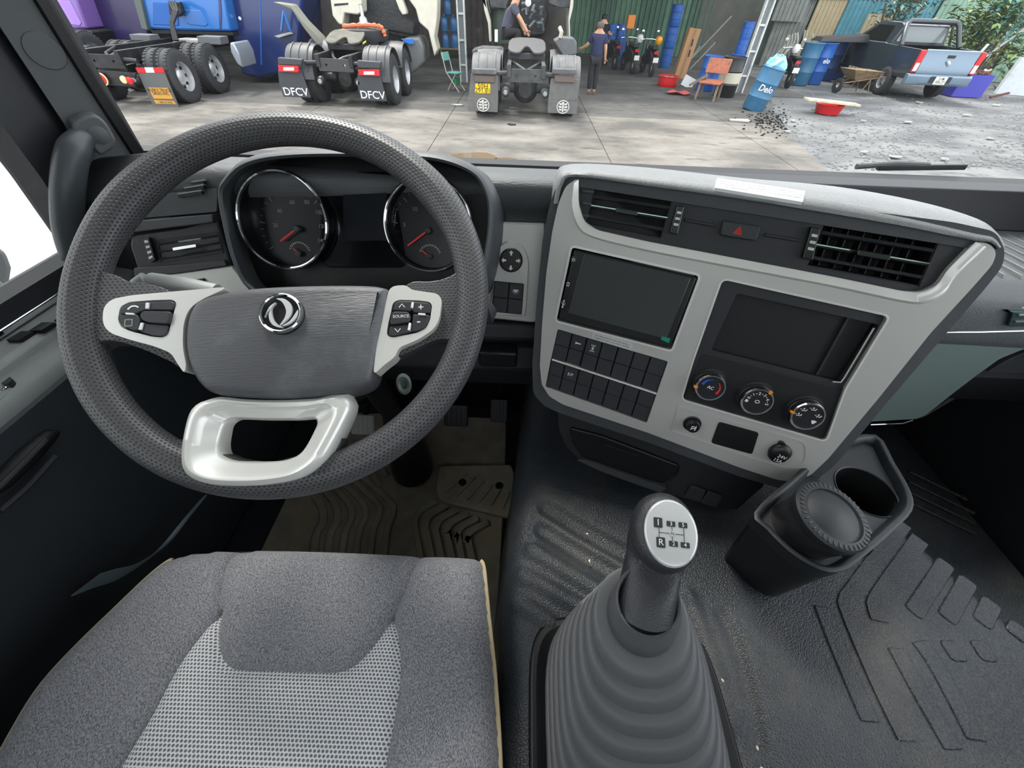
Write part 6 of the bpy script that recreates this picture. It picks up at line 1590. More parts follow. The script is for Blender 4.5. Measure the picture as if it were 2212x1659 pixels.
tk_ = ypl(dt, BF, 'fuel_tank', [(868, 84), (905, 80), (914, 100), (916, 135), (902, 150), (886, 162), (880, 120)], 14.6, 1.0, mat('tank_grey', (112, 114, 114), .45, var=.1), bevel=.06)
ypl(dt, BF, 'blue_cloth', [(866, 84), (892, 84), (894, 96), (884, 96), (872, 90)], 14.5, .05, mat('cloth_blue', (40, 120, 210), .7), bevel=.01)
ypl(dt, BF, 'yellow_tag', [(783, 92), (790, 87), (791, 91), (784, 96)], 12.6, .02, mat('tag_yellow', (196, 200, 40), .5))
# ================================================================== blue tractor and its neighbours
BB = Base((-9.55, 11.2, GZ))
bt_ = tractor('tractor_unit', 'black chassis tractor unit with bright blue cab and yellow lettered mudflap, far left', BB, 'blue')
Yb = 11.2
fl = ypl(bt_, BB, 'mudflap', [(292, 146), (350, 146), (387, 233), (332, 232)], Yb, .03, mat('flap_grey', (92, 94, 92), .6), bevel=.006)
for k, (x0, x1) in enumerate(((292, 311), (311, 329), (329, 350))):
    ypl(bt_, BB, 'reflector_band', [(x0 + 1, 146), (x1 + 1, 146), (x1 + 5, 157), (x0 + 5, 157)], Yb - .01, .02, REDL if k != 1 else M_WHITE, parent=fl)
pn_ = ypl(bt_, BB, 'flap_sign', [(320, 189), (362, 190), (374, 214), (332, 213)], Yb - .01, .02, mat('sign_ochre', (206, 150, 60), .5), parent=fl)
ypl(bt_, BB, 'flap_sign', [(332, 216), (375, 218), (380, 225), (337, 224)], Yb - .01, .02, mat('sign_ochre', (206, 150, 60), .5), parent=fl)
btext(bt_, BB, 'HUSKY TRUCK', 344, 195, Yb - .02, .085, M_DARK, fl); btext(bt_, BB, 'SALES INC.', 348, 202, Yb - .02, .085, M_DARK, fl); btext(bt_, BB, '1 800 273 3556', 357, 221, Yb - .02, .055, M_DARK, fl)
for x, y, m_ in ((221, 171, REDL), (268, 172, mat('lamp_cream', (226, 218, 160), .4)), (281, 174, REDL)):
    c_ = BB.L(at(x, y, 11.05)); MB().lathe([(.10 if x < 230 else .075, 0), (.09 if x < 230 else .07, .03), (0, .035)], c=c_, axis=(0, -1, 0), n=20).build('tail_lamp', m_, parent=bt_)
    if x < 230: MB().lathe([(.12, -.005), (.12, .02), (.10, .02), (.10, -.005)], c=c_, axis=(0, -1, 0), n=20, closed=True).build('lamp_ring', mat('lamp_cream', (226, 218, 160), .4), parent=bt_)
ypl(bt_, BB, 'lamp_bar', [(205, 150), (292, 158), (292, 188), (222, 184)], 11.12, .06, CHAS, bevel=.01)
ypl(bt_, BB, 'slotted_bar', [(205, 134), (275, 140), (278, 160), (212, 152)], 11.3, .3, CHAS, bevel=.02)
BLU = mat('cab_blue', (38, 108, 184), .3, coat=.6, var=.05)
NAV = mat('cab_navy', (28, 46, 98), .25, coat=.5, var=.12, vs=1.5)
PUR = mat('cab_purple', (132, 100, 172), .35, coat=.4, var=.05)
PURD = mat('cab_dark_purple', (46, 36, 80), .35, coat=.3, var=.25, vs=1.5)
cb_ = ypl(bt_, BB, 'cab', [(296, -30), (478, -30), (500, 68), (388, 66), (318, 62)], 14.4, 1.6, BLU, bevel=.05)
ypl(bt_, BB, 'cab_panel', [(398, 20), (432, 22), (449, 52), (444, 57), (412, 54), (402, 50)], 14.38, .03, BLU, parent=cb_, bevel=.02)
ypl(bt_, BB, 'cab_panel', [(330, 4), (372, 6), (384, 34), (386, 56), (330, 54)], 14.38, .03, mat('cab_blue_deep', (24, 92, 170), .35), parent=cb_, bevel=.02)
ypl(bt_, BB, 'cab_seam', [(470, -30), (474, -30), (478, 30), (477, 64), (474, 64)], 14.38, .02, NAV, parent=cb_)
ypl(bt_, BB, 'side_panel', [(280, -30), (296, -30), (320, 66), (305, 62)], 14.3, .2, mat('pillar_olive', (92, 100, 96), .6), bevel=.02)
ypl(bt_, BB, 'lower_skirt', [(320, 62), (500, 68), (505, 78), (330, 74)], 14.5, .5, M_BLACK, bevel=.02)
for k in range(3):
    MB().tube([BB.L(at(366 + 6 * k, 4, 14.1)), BB.L(at(376 + 4 * k, 24, 13.8)), BB.L(at(368 + 3 * k, 50, 13.6)), BB.L(at(376 + 4 * k, 88, 13.4))], .03, n=8).build('air_hose', M_BLACK, parent=bt_)
ypl(bt_, BB, 'hose_rack', [(362, 4), (386, 4), (394, 26), (386, 36), (366, 32)], 14.2, .15, CHAS, bevel=.02)
ypl(bt_, BB, 'pale_tread_plate', [(372, 92), (378, 84), (428, 86), (428, 97), (378, 97)], 13.6, .5, mat('alloy_dull', (176, 172, 166), .5), bevel=.01)
ypl(bt_, BB, 'vented_box', [(424, 78), (474, 80), (478, 97), (430, 95)], 13.4, .4, mat('box_grey', (96, 98, 100), .5), bevel=.01)
ypl(bt_, BB, 'vented_box', [(278, 74), (320, 76), (326, 88), (284, 88)], 13.4, .4, mat('box_grey', (96, 98, 100), .5), bevel=.01)
ypl(bt_, BB, 'tank_end', [(496, 92), (503, 92), (516, 115), (524, 147), (512, 138), (498, 112)], 13.2, .8, mat('tank_alloy', (168, 176, 184), .3, metal=.5), bevel=.03)
nv = thing('truck_cab', 'navy blue truck cab with a blue triangular mirror frame, right of the bright blue cab', 'truck', Base((-7.6, 15, GZ)))
BN = Base((-7.6, 15, GZ))
ypl(nv, BN, 'body', [(478, -30), (655, -30), (652, 40), (640, 150), (560, 170), (522, 162), (500, 80)], 14.8, 2.4, NAV, bevel=.08)
ypl(nv, BN, 'door_line', [(560, -20), (562, -20), (566, 140), (563, 140)], 14.79, .01, mat('cab_blue_deep', (24, 92, 170), .35))
MB().tube([BN.L(at(x, y, 14.5)) for x, y in ((613, 24), (608, 66), (628, 68), (613, 24))], .035, n=8).build('mirror_frame', BLU, parent=nv)
ypl(nv, BN, 'step', [(592, 78), (622, 70), (628, 74), (602, 82)], 14.6, .3, mat('alloy_dull', (176, 172, 166), .5), bevel=.01)
MB().lathe([(.045, 0), (.03, .02), (0, .025)], c=BN.L(at(518, 40, 14.78)), axis=(0, -1, 0), n=10).build('door_lamp', M_WHITE, parent=nv)
pt = thing('truck_cab', 'purple truck cab beside the left windscreen pillar', 'truck', Base((-12.6, 14.6, GZ)))
BP = Base((-12.6, 14.6, GZ))
ypl(pt, BP, 'cab', [(60, -40), (150, -40), (176, 28), (190, 62), (150, 64), (110, 20)], 14.6, 1.6, PUR, bevel=.05)
ypl(pt, BP, 'door_panel', [(118, 0), (150, 2), (176, 50), (172, 56), (140, 52)], 14.58, .03, mat('cab_purple_light', (166, 128, 206), .35), bevel=.02)
ypl(pt, BP, 'trailer_side', [(150, -40), (282, -40), (322, 74), (262, 110), (222, 118), (196, 70)], 15.2, 2.0, PURD, bevel=.05)
ypl(pt, BP, 'chassis', [(120, 60), (196, 66), (215, 112), (190, 125), (150, 118)], 14.4, 2.0, CHAS, bevel=.05)
MB().tube([BP.L(at(x, y, 13.9)) for x, y in ((176, 68), (184, 84), (202, 92), (212, 110))], .05, n=8).build('purple_tube', PUR, parent=pt)
wheel(pt, BP.L(at(200, 122, 13.4)), face=1); 
# ================================================================== people
def person(px, py, Y, lab, pose, shirt, trousers, skin=(196, 150, 120), cap=None, scale=1.0, z0=None):
    p = at(px, py, Y); 
    if z0 is None: p.z = GZ
    b_ = Base((p.x, Y, p.z))
    t = thing('person', lab, 'person', b_)
    def skinmesh(name, verts, edges, rad, m_, root=0):
        me = D.meshes.new(name); me.from_pydata([tuple(Vector(v) * scale) for v in verts], edges, []); me.update()
        me.materials.append(m_)
        o = D.objects.new(name, me); COL.objects.link(o); o.parent = t
        sk_ = o.modifiers.new('skin', 'SKIN'); sk_.use_smooth_shade = True
        if not me.skin_vertices: me.skin_vertices
        for i, r_ in enumerate(rad):
            sv = me.skin_vertices[0].data[i]; rr_ = r_ if isinstance(r_, tuple) else (r_, r_); sv.radius = (rr_[0] * scale, rr_[1] * scale)
            sv.use_root = (i == root)
        s2 = o.modifiers.new('sub', 'SUBSURF'); s2.levels = 1; s2.render_levels = 2
        return o
    J = pose
    V_ = [J[k] for k in ('pelvis', 'chest', 'neck', 'head0', 'head1', 'shL', 'elL', 'wrL', 'haL', 'shR', 'elR', 'wrR', 'haR', 'hipL', 'knL', 'anL', 'toL', 'hipR', 'knR', 'anR', 'toR')]
    E_ = [(0, 1), (1, 2), (2, 3), (3, 4), (2, 5), (5, 6), (6, 7), (7, 8), (2, 9), (9, 10), (10, 11), (11, 12), (0, 13), (13, 14), (14, 15), (15, 16), (0, 17), (17, 18), (18, 19), (19, 20)]
    Rd = [(.13, .10), (.14, .10), .058, .088, .078, .060, .050, .038, .038, .060, .050, .038, .038, .085, .055, .04, .035, .085, .055, .04, .035]
    skinmesh('body', V_, E_, Rd, mat('skin_tone', skin, .6))
    def mid(a, b, t_=.75): return tuple(Vector(J[a]).lerp(Vector(J[b]), t_))
    skinmesh('shirt', [tuple(Vector(J['pelvis']) - Vector((0, 0, .04))), J['chest'], tuple(Vector(J['neck']) - Vector((0, 0, .05))), J['shL'], mid('shL', 'elL'), J['shR'], mid('shR', 'elR')], [(0, 1), (1, 2), (2, 3), (3, 4), (2, 5), (5, 6)], [(.19, .15), (.185, .14), (.10, .09), .085, .075, .085, .075], mat('shirt_%d_%d_%d' % shirt, shirt, .85, var=.1, vs=12))
    skinmesh('trousers', [J['pelvis'], J['hipL'], J['knL'], mid('knL', 'anL', .9), J['hipR'], J['knR'], mid('knR', 'anR', .9)], [(0, 1), (1, 2), (2, 3), (0, 4), (4, 5), (5, 6)], [(.16, .13), .115, .085, .07, .115, .085, .07], mat('trousers_%d_%d_%d' % trousers, trousers, .85))
    h0, h1 = Vector(J['head0']) * scale, Vector(J['head1']) * scale; c = h0.lerp(h1, .65); up_ = (h1 - h0).normalized()
    hm = MB().lathe([(.10 * scale, -.02 * scale), (.108 * scale, .03 * scale), (.10 * scale, .07 * scale), (.07 * scale, .105 * scale), (0, .12 * scale)], c=c + Vector(J.get('hairoff', (0, -.01, 0))), axis=up_, n=20)
    hm.build('cap' if cap else 'hair', mat('cap_%d' % cap[0], cap, .8) if cap else mat('hair_black', (22, 20, 20), .6), parent=t)
    # five fingers on each hand
    for a, b in (('wrL', 'haL'), ('wrR', 'haR')):
        d = (Vector(J[b]) - Vector(J[a])).normalized(); s = d.cross(Vector((0, 1, 0))).normalized() if abs(d.y) < .9 else Vector((1, 0, 0))
        fg = MB()
        for k in range(4):
            o_ = Vector(J[b]) + s * (.014 * (k - 1.5)); L_ = .075 + .008 * (1 - abs(k - 1.5))
            fg.tube([tuple(o_ * scale), tuple((o_ + d * L_ * .6) * scale), tuple((o_ + d * L_ + Vector((0, .015, 0))) * scale)], .008 * scale, n=6)
        o_ = Vector(J[b]) - d * .03 + s * .03; fg.tube([tuple(o_ * scale), tuple((o_ + s * .03 + d * .03) * scale), tuple((o_ + s * .03 + d * .06) * scale)], .009 * scale, n=6)
        fg.build('fingers', mat('skin_tone', skin, .6), parent=t)
    return t
stand = dict(pelvis=(0, 0, .90), chest=(0, 0, 1.22), neck=(0, 0, 1.43), head0=(0, .01, 1.50), head1=(0, .02, 1.60), shL=(-.17, 0, 1.38), elL=(-.30, .06, 1.16), wrL=(-.42, .22, 1.08), haL=(-.46, .28, 1.07), shR=(.17, 0, 1.38), elR=(.24, -.02, 1.12), wrR=(.27, .03, .90), haR=(.28, .04, .83),
             hipL=(-.09, 0, .86), knL=(-.09, .02, .48), anL=(-.08, 0, .09), toL=(-.09, .13, .04), hipR=(.09, 0, .86), knR=(.08, .02, .48), anR=(.07, -.02, .09), toR=(.08, .11, .04))
person(1276, 208, 15.0, 'man in navy t-shirt and grey cap, back turned, reaching to the centre tractor', stand, (38, 44, 78), (36, 36, 40), cap=(92, 84, 80))
stand2 = dict(stand, elL=(-.22, .1, 1.15), wrL=(-.10, .28, 1.12), haL=(-.06, .34, 1.12), elR=(.24, .06, 1.16), wrR=(.34, .22, 1.12), haR=(.38, .28, 1.12))
person(1290, 152, 20.0, 'man in black clothes standing by the green cladding, behind the man in the grey cap', stand2, (22, 23, 26), (24, 24, 28), scale=1.02)
lean = dict(pelvis=(-.16, 0, .40), chest=(-.06, 0, .70), neck=(.06, 0, .92), head0=(.12, -.01, .98), head1=(.15, -.01, 1.09), shL=(.02, -.16, .86), elL=(.22, -.2, .66), wrL=(.38, -.2, .46), haL=(.42, -.2, .40), shR=(.08, .16, .86), elR=(.2, .2, .62), wrR=(.3, .2, .45), haR=(.33, .2, .40),
            hipL=(-.12, -.09, .38), knL=(.18, -.12, .42), anL=(.12, -.12, .05), toL=(.24, -.12, .02), hipR=(-.12, .09, .38), knR=(.20, .12, .40), anR=(.14, .12, .05), toR=(.26, .12, .02), hairoff=(-.02, 0, 0))
person(1104, 112, 13.6, 'man in dark grey t-shirt crouching on the centre tractor and reaching down', lean, (74, 76, 90), (40, 38, 42), z0=1, scale=1.0)
# ================================================================== chair, drums, motorcycles, clutter
BCh = Base(gnd(985, 196), R(-25))
fc_ = thing('folding_chair', 'green folding chair with pale metal legs beside the steel post', 'chair', BCh)
CHG = mat('chair_green', (110, 176, 160), .5); CHM = mat('chair_metal', (196, 200, 196), .4)
MB().prism(rnd(rect(-.19, -.18, .19, .18), .05), .43, .46).build('seat', CHG, parent=fc_, bevel=.008)
MB().box((-.29, 0, .80), (.02, .34, .20), M=Matrix.Rotation(R(-12), 3, 'Y')).build('backrest', CHG, parent=fc_, bevel=.02)
MB().box((.05, 0, .25), (.10, .2, .12)).build('brace_cloth', mat('cloth_green', (40, 130, 80), .6), parent=fc_)
for s in (-1, 1):
    MB().tube([(-.32, s * .17, .90), (-.2, s * .17, .46), (.22, s * .17, 0)], .012, n=8).build('leg', CHM, parent=fc_)
    MB().tube([(.12, s * .15, .44), (-.2, s * .15, 0)], .012, n=8).build('leg', CHM, parent=fc_)
DB = mat('drum_blue', (38, 96, 176), .4, var=.12, vs=6, dirt=(60, 70, 90, .4), ds=5)
DT = mat('drum_teal', (54, 110, 146), .5, var=.15, vs=5, dirt=(96, 110, 112, .4), ds=4)
DBk = mat('drum_black', (32, 32, 34), .35, var=.1); DC = mat('drum_cream', (200, 194, 172), .5)
def drum(base, lab, m, r=.29, h=.88, lid=None, tilt=None, group=None, name='drum', band=None, top=None):
    t = thing(name, lab, 'drum', base, group)
    k = h / .88
    pr_ = [(r * .97, 0), (r, .015), (r, .27 * k), (r * 1.04, .285 * k), (r, .30 * k), (r, .57 * k), (r * 1.04, .585 * k), (r, .60 * k), (r, .865 * k), (r * 1.03, .875 * k), (r * .99, .88 * k), (r * .95, .865 * k), (0, .865 * k)]
    Mx = tilt or Matrix.Identity(4)
    MB().lathe(pr_, n=28).moved(Mx).build('shell', m, parent=t)
    if band: MB().lathe([(r * 1.012, band[0]), (r * 1.012, band[1])], n=28).moved(Mx).build('band', band[2], parent=t)
    MB().lathe([(r * 1.03, .862 * k), (r * 1.05, .872 * k), (r * 1.03, .885 * k), (r * .97, .875 * k)], n=28, closed=True).moved(Mx).build('rim_hoop', top or m, parent=t)
    for q in (.12, -.14): MB().lathe([(.035, .865 * k), (.035, .878 * k), (0, .878 * k)], c=(q, q * .4, 0), n=10).moved(Mx).build('bung', top or m, parent=t)
    return t
def gb(x, y, rz=0, dz=0): 
    p = gnd(x, y); return Base((p.x, p.y, GZ + dz), rz)
dl_b = gb(1625, 236)
tilt = Matrix.Rotation(R(9), 4, 'Y') @ Matrix.Rotation(R(3), 4, 'X')
dl_ = drum(dl_b, 'teal blue barrel lettered Delo, leaning and stuffed with rubbish', DT, r=.30, h=.96, tilt=tilt, name='barrel')
mb = text_mb('Delo', .20, (0, 0), bold=.015, shear=.15)
rr_ = .316
mb.v = [tuple(tilt @ Vector((rr_ * math.sin(v[0] / rr_ - .25), -rr_ * math.cos(v[0] / rr_ - .25) - .012, .52 + v[1]))) for v in mb.v]
mb.build('lettering', M_WHITE, parent=dl_)
rub = MB().lathe([(.25, .92), (.3, 1.0), (.22, 1.12), (.1, 1.2), (0, 1.22)], n=14).moved(tilt)
rub.v = [tuple(Vector(v) + Vector((random.uniform(-.04, .04), random.uniform(-.04, .04), random.uniform(-.04, .04)))) for v in rub.v]
o = rub.build('rubbish_bag', mat('bag_blue', (130, 186, 216), .4, var=.2, vs=8), frame=dl_b, smooth=False); tag(o, 'pale blue plastic bag of rubbish on top of the leaning barrel', 'bag')
drum(gb(1562, 208), 'black steel drum with a cream band beside the steel post', DBk, r=.32, h=.98, band=(.36, .62, DC))
drum(gb(1520, 196, 0), 'blue steel drum behind the black drum', DB, h=.92)
drum(gb(1572, 190, 0, .92), 'small blue can standing on top of the blue drum beside the post', DB, r=.17, h=.38, name='can')
drum(gb(1572, 190, 0, 1.305), 'small blue can topmost of the stack beside the post', DB, r=.17, h=.42, name='can')
drum(gb(1572, 190, 0, 0), 'low blue drum under the stack of small cans', DB, r=.22, h=.92)
drum(gb(1534, 190, 0, 0), 'small blue can behind the wooden chair', DB, r=.17, h=.72, name='can')
o = MB().box((.2, 0, .74), (1.3, .5, .05))
for s in (-1, 1):
    for q in (-1, 1): o.box((.2 + s * .58, q * .2, .36), (.05, .05, .72))
tag(o.build('stand', mat('stand_dark', (52, 52, 54), .7), frame=gb(1318, 136)), 'dark metal stand carrying two small blue cans behind the man in the grey cap', 'stand')
for k, (x, y, dz, lab) in enumerate(((1311, 136, .42, 'small blue can on the stand behind the man in the grey cap, left of two'), (1331, 136, .42, 'small blue can on the stand behind the man in the grey cap, right of two'))):
    drum(gb(x, y, 0, dz + .35), lab, DB, r=.2, h=.55, name='can', group='blue cans by the green cladding')
for k, (x, lab) in enumerate(((1438, 'upper'), (1434, 'middle'), (1430, 'lower'))):
    drum(gb(1434, 146, 0, 1.36 - .68 * k), 'blue drum left of the tall cardboard box, %s of its stack' % lab, DB, r=.24, h=.66, group='stacked blue drums')
for x, y, m_, lab in ((1728, 182, DT, 'dark teal drum at the far right wall, leftmost of the row'), (1757, 180, DB, 'blue drum lettered at the far right wall, second of the row'), (1782, 172, mat('drum_navy', (30, 60, 110), .5), 'navy drum at the far right wall, beside the pickup'), (1806, 170, mat('drum_navy', (30, 60, 110), .5), 'navy drum half hidden by the pickup front')):
    drum(gb(x - 6, y), lab, m_, r=.33, h=1.2)
o = MB().loft([[gb(1770, 178).L(gnd(1770, 178)) + Vector(p) for p in ((-.9, -.4, 1.22), (.9, -.4, 1.25), (.9, .3, 1.25), (-.9, .3, 1.22))], [Vector(p) for p in ((-.8, -.3, 1.34), (.8, -.3, 1.45), (.7, .2, 1.45), (-.8, .2, 1.34))]]).build('rubber_sheet', DBk, frame=gb(1770, 178)); tag(o, 'black rubber sheet lying over the drums by the far right wall', 'sheet')
btx = text_mb('elo', .2, (0, 0), bold=.02); btx.v = [(v[0], -.38 - v[2], .7 + v[1]) for v in btx.v]
btx.build('lettering', M_WHITE, parent=[o for o in D.objects if o.get('label', '').startswith('blue drum lettered')][0])
# red basin, box, chair, cloth, plank
b_ = gb(1440, 186)
bs = thing('basin', 'red plastic basin filled with parts, left of the wooden chair', 'basin', b_)
MB().lathe([(.30, 0), (.33, .05), (.33, .26), (.36, .28), (.35, .29), (.30, .27), (.29, .05), (0, .05)], n=28).build('bowl', mat('basin_red', (204, 36, 40), .35), parent=bs)
for k in range(6): MB().box((random.uniform(-.15, .15), random.uniform(-.15, .15), .22), (.16, .08, .08), rz=k).build('part_inside', mat('part_grey', (150, 150, 140), .5), parent=bs, bevel=.01)
b_ = gb(1462, 168)
cbx = thing('cardboard_box', 'tall narrow brown cardboard box standing behind the red basin', 'box', b_)
MB().box((.12, 0, .72), (.42, .3, 1.45), M=Matrix.Rotation(R(5), 3, 'Y')).build('carton', mat('cardboard', (172, 132, 92), .8, var=.08), parent=cbx, bevel=.01)
MB().box((.12, -.155, .72), (.10, .004, 1.4), M=Matrix.Rotation(R(5), 3, 'Y')).build('tape', mat('tape_tan', (150, 112, 78), .5), parent=cbx)
for z in (.75, 1.05): MB().box((.18, -.156, z), (.06, .004, .2)).build('printed_mark', M_DARK, parent=cbx)
b_ = gb(1525, 215, R(-35))
wc = thing('wooden_chair', 'broken wooden chair with a reddish backrest in front of the black drum', 'chair', b_)
WD = mat('red_wood', (176, 104, 76), .6, var=.2, vs=12); WD2 = mat('old_wood', (128, 112, 94), .7, var=.2, vs=12)
MB().box((0, 0, .44), (.62, .46, .04), M=Matrix.Rotation(R(6), 3, 'X')).build('seat', WD, parent=wc, bevel=.01)
MB().box((0, .25, .80), (.66, .04, .36), M=Matrix.Rotation(R(-12), 3, 'X')).build('backrest', WD, parent=wc, bevel=.01)
for s in (-1, 1):
    MB().bar((s * .28, -.2, 0), (s * .26, -.16, .42), .06, .06).build('leg', WD2, parent=wc)
    MB().bar((s * .28, .26, 0), (s * .27, .2, .45), .06, .06).build('leg', WD2, parent=wc)
    MB().bar((s * .27, .2, .42), (s * .27, .28, .95), .05, .04).build('back_post', WD2, parent=wc)
MB().bar((-.6, -.1, .30), (-.2, .1, .58), .2, .03).build('loose_slat', WD2, parent=wc)
b_ = gb(1465, 204)
ck = MB().heightfield(circle((0, 0), .42, 20, ry=.22), lambda P_: .06 + .05 * np.sin(P_[:, 0] * 9) * np.cos(P_[:, 1] * 11), .05)
tag(ck.build('plastic_scrap', mat('scrap_pink', (190, 84, 82), .5), frame=b_), 'curved pinkish red plastic scrap lying left of the wooden chair', 'scrap')
tag(MB().box((0, 0, .14), (.42, .02, .3), M=Matrix.Rotation(R(20), 3, 'Y')).build('paper_sheet', M_WHITE, frame=gb(1484, 188)), 'white sheet of card leaning beside the wooden chair', 'card')
b_ = gb(1785, 244)
rb_ = thing('basin', 'small red basin under the pale plank on the gravel', 'basin', b_)
MB().lathe([(.30, 0), (.36, .2), (.38, .22), (.35, .21), (.28, .03), (0, .03)], n=24).build('bowl', mat('basin_red', (204, 36, 40), .35), parent=rb_)
pk_ = MB().box((0, 0, .26), (1.45, .34, .05), M=Matrix.Rotation(R(-4), 3, 'Z') @ Matrix.Rotation(R(3), 3, 'Y'))
tag(pk_.build('plank', mat('pale_plank', (206, 196, 160), .7, var=.2, vs=10), frame=b_, bevel=.008), 'pale wooden plank resting across a red basin on the gravel', 'plank')
# wheelbarrow
b_ = gb(1842, 200, R(8))
wbw = thing('wheelbarrow', 'rusty wheelbarrow with a shallow pan, standing left of the pickup', 'wheelbarrow', b_)
RB = mat('barrow_rust', (136, 116, 88), .7, var=.25, vs=8)
MB().loft([[(-.35, -.2, .38), (.3, -.2, .38), (.3, .25, .38), (-.35, .25, .38)], [(-.65, -.36, .66), (.5, -.36, .62), (.5, .4, .62), (-.65, .4, .66)], [(-.62, -.33, .65), (.47, -.33, .61), (.47, .37, .61), (-.62, .37, .65)], [(-.32, -.17, .42), (.27, -.17, .42), (.27, .22, .42), (-.32, .22, .42)]]).build('pan', RB, parent=wbw)
for s in (-1, 1):
    MB().tube([(-.75, s * .08, .26), (-.2, s * .22, .36), (.9, s * .32, .52)], .02, n=8).build('handle', RB, parent=wbw)
    MB().tube([(.2, s * .25, .4), (.34, s * .28, 0)], .018, n=8).build('leg', RB, parent=wbw)
    MB().tube([(.2, s * .25, .4), (.05, s * .28, .1)], .015, n=8).build('brace', RB, parent=wbw)
wheel(wbw, (-.72, 0, .2), r=.2, w=.09)
# blue crate of rubbish and garden debris at the right
b_ = gb(2070, 206, R(-6))
bn = thing('crate', 'violet blue plastic crate heaped with scraps behind the pickup', 'crate', b_)
MB().prism(rnd(rect(-.5, -.38, .5, .38), .06), 0, .62, holes=[rnd(rect(-.46, -.34, .46, .34), .05)], ).build('tub', mat('crate_blue', (66, 66, 170), .45, var=.05), parent=bn, bevel=.01)
MB().box((0, 0, .03), (.96, .72, .04)).build('bottom', mat('crate_blue', (66, 66, 170), .45), parent=bn)
for k in range(9):
    MB().box((random.uniform(-.4, .4), random.uniform(-.28, .28), .62 + random.random() * .12), (random.uniform(.2, .5), random.uniform(.05, .25), .05), M=Matrix.Rotation(random.uniform(-.5, .5), 3, 'Y') @ Matrix.Rotation(k, 3, 'Z')).build('scrap', mat('scrap_%d' % (k % 3), ((206, 180, 150), (226, 228, 232), (120, 84, 70))[k % 3], .7), parent=bn)
b_ = gb(2190, 196)
tag(MB().lathe([(.35, 0), (.42, .15), (.3, .35), (.1, .42), (0, .42)], n=14, scale=(1.4, .8)).build('plastic_bag', mat('bag_sky', (110, 170, 206), .4), frame=b_), 'sky blue plastic bag on the rubble at the right edge', 'bag')
for i, (x0, y0, x1, y1, Y, r_, lab) in enumerate(((2085, 150, 2135, 95, 17.5, .04, 'pale stick standing in the blue crate'), (2125, 130, 2230, -10, 19, .09, 'pale metal pole leaning at the right edge, nearest the crate'), (2128, 122, 2225, 52, 18.6, .05, 'thin pale pole leaning at a low angle at the right edge'))):
    a, b = at(x0, y0, Y), at(x1, y1, Y); fb_ = Base(a)
    tag(MB().tube([(0, 0, 0), tuple(b - a)], r_, n=8).build('pole', mat('pole_pale', (200, 206, 206), .5), frame=fb_), lab, 'pole')
tag(MB().bar((0, 0, 0), tuple(at(2165, 155, 18) - at(2125, 165, 18)), .08, .05).build('rusty_bar', RST, frame=Base((at(2125, 165, 18).x, 17.2, GZ + .04), 0)), 'rust red metal bar lying before the low pale wall', 'bar')
# foliage
def foliage(px, py, Y, rad, n, lab, cols, name='shrub', stem=True):
    p = at(px, py, Y); b_ = Base((p.x, p.y, GZ)); t = thing(name, lab, 'plant', b_)
    top = p.z - GZ; rng = random.Random(px)
    for ci, c in enumerate(cols):
        mb = MB()
        for k in range(n // len(cols)):
            v = Vector((rng.gauss(0, .5), rng.gauss(0, .5), rng.gauss(0, .55))) * rad + Vector((0, 0, top))
            v.z = max(v.z, .1); L_ = rng.uniform(.12, .34); a = rng.uniform(0, 6.28); dr_ = Vector((math.cos(a), math.sin(a), rng.uniform(-.8, .4))).normalized(); s = dr_.cross(Vector((0, 0, 1))).normalized() * L_ * .22
            mb.add([v, v + dr_ * L_ * .5 + s + Vector((0, 0, .03)), v + dr_ * L_, v + dr_ * L_ * .5 - s + Vector((0, 0, .03))], [(0, 1, 2), (0, 2, 3)])
        mb.build('foliage', mat('leaf_%d_%d' % (c[0], c[1]), c, .6), parent=t, kind='stuff', smooth=False)
    if stem:
        for k in range(4): MB().tube([(.2 * (k - 1.5), 0, 0), (.3 * (k - 1.5), 0, top * .6), (.5 * (k - 1.5), .1, top)], .04, n=6).build('stem', mat('stem_brown', (96, 82, 60), .8), parent=t)
    return t
foliage(2110, 60, 18.8, 1.0, 900, 'sunlit broadleaf shrub behind the pickup on the right', ((96, 120, 62), (140, 150, 90), (70, 92, 56)))
foliage(2195, 20, 18.6, .8, 700, 'pale green shrub in front of the sheets at the top right corner', ((120, 160, 140), (90, 130, 96)))
foliage(1960, 8, 21.2, .8, 500, 'dusty creeper on the cladding above the pickup', ((112, 142, 122), (88, 110, 92)), name='creeper')
foliage(2190, 110, 20, .5, 260, 'low green weeds before the pale wall', ((110, 130, 70), (90, 110, 60)), name='weeds', stem=False)
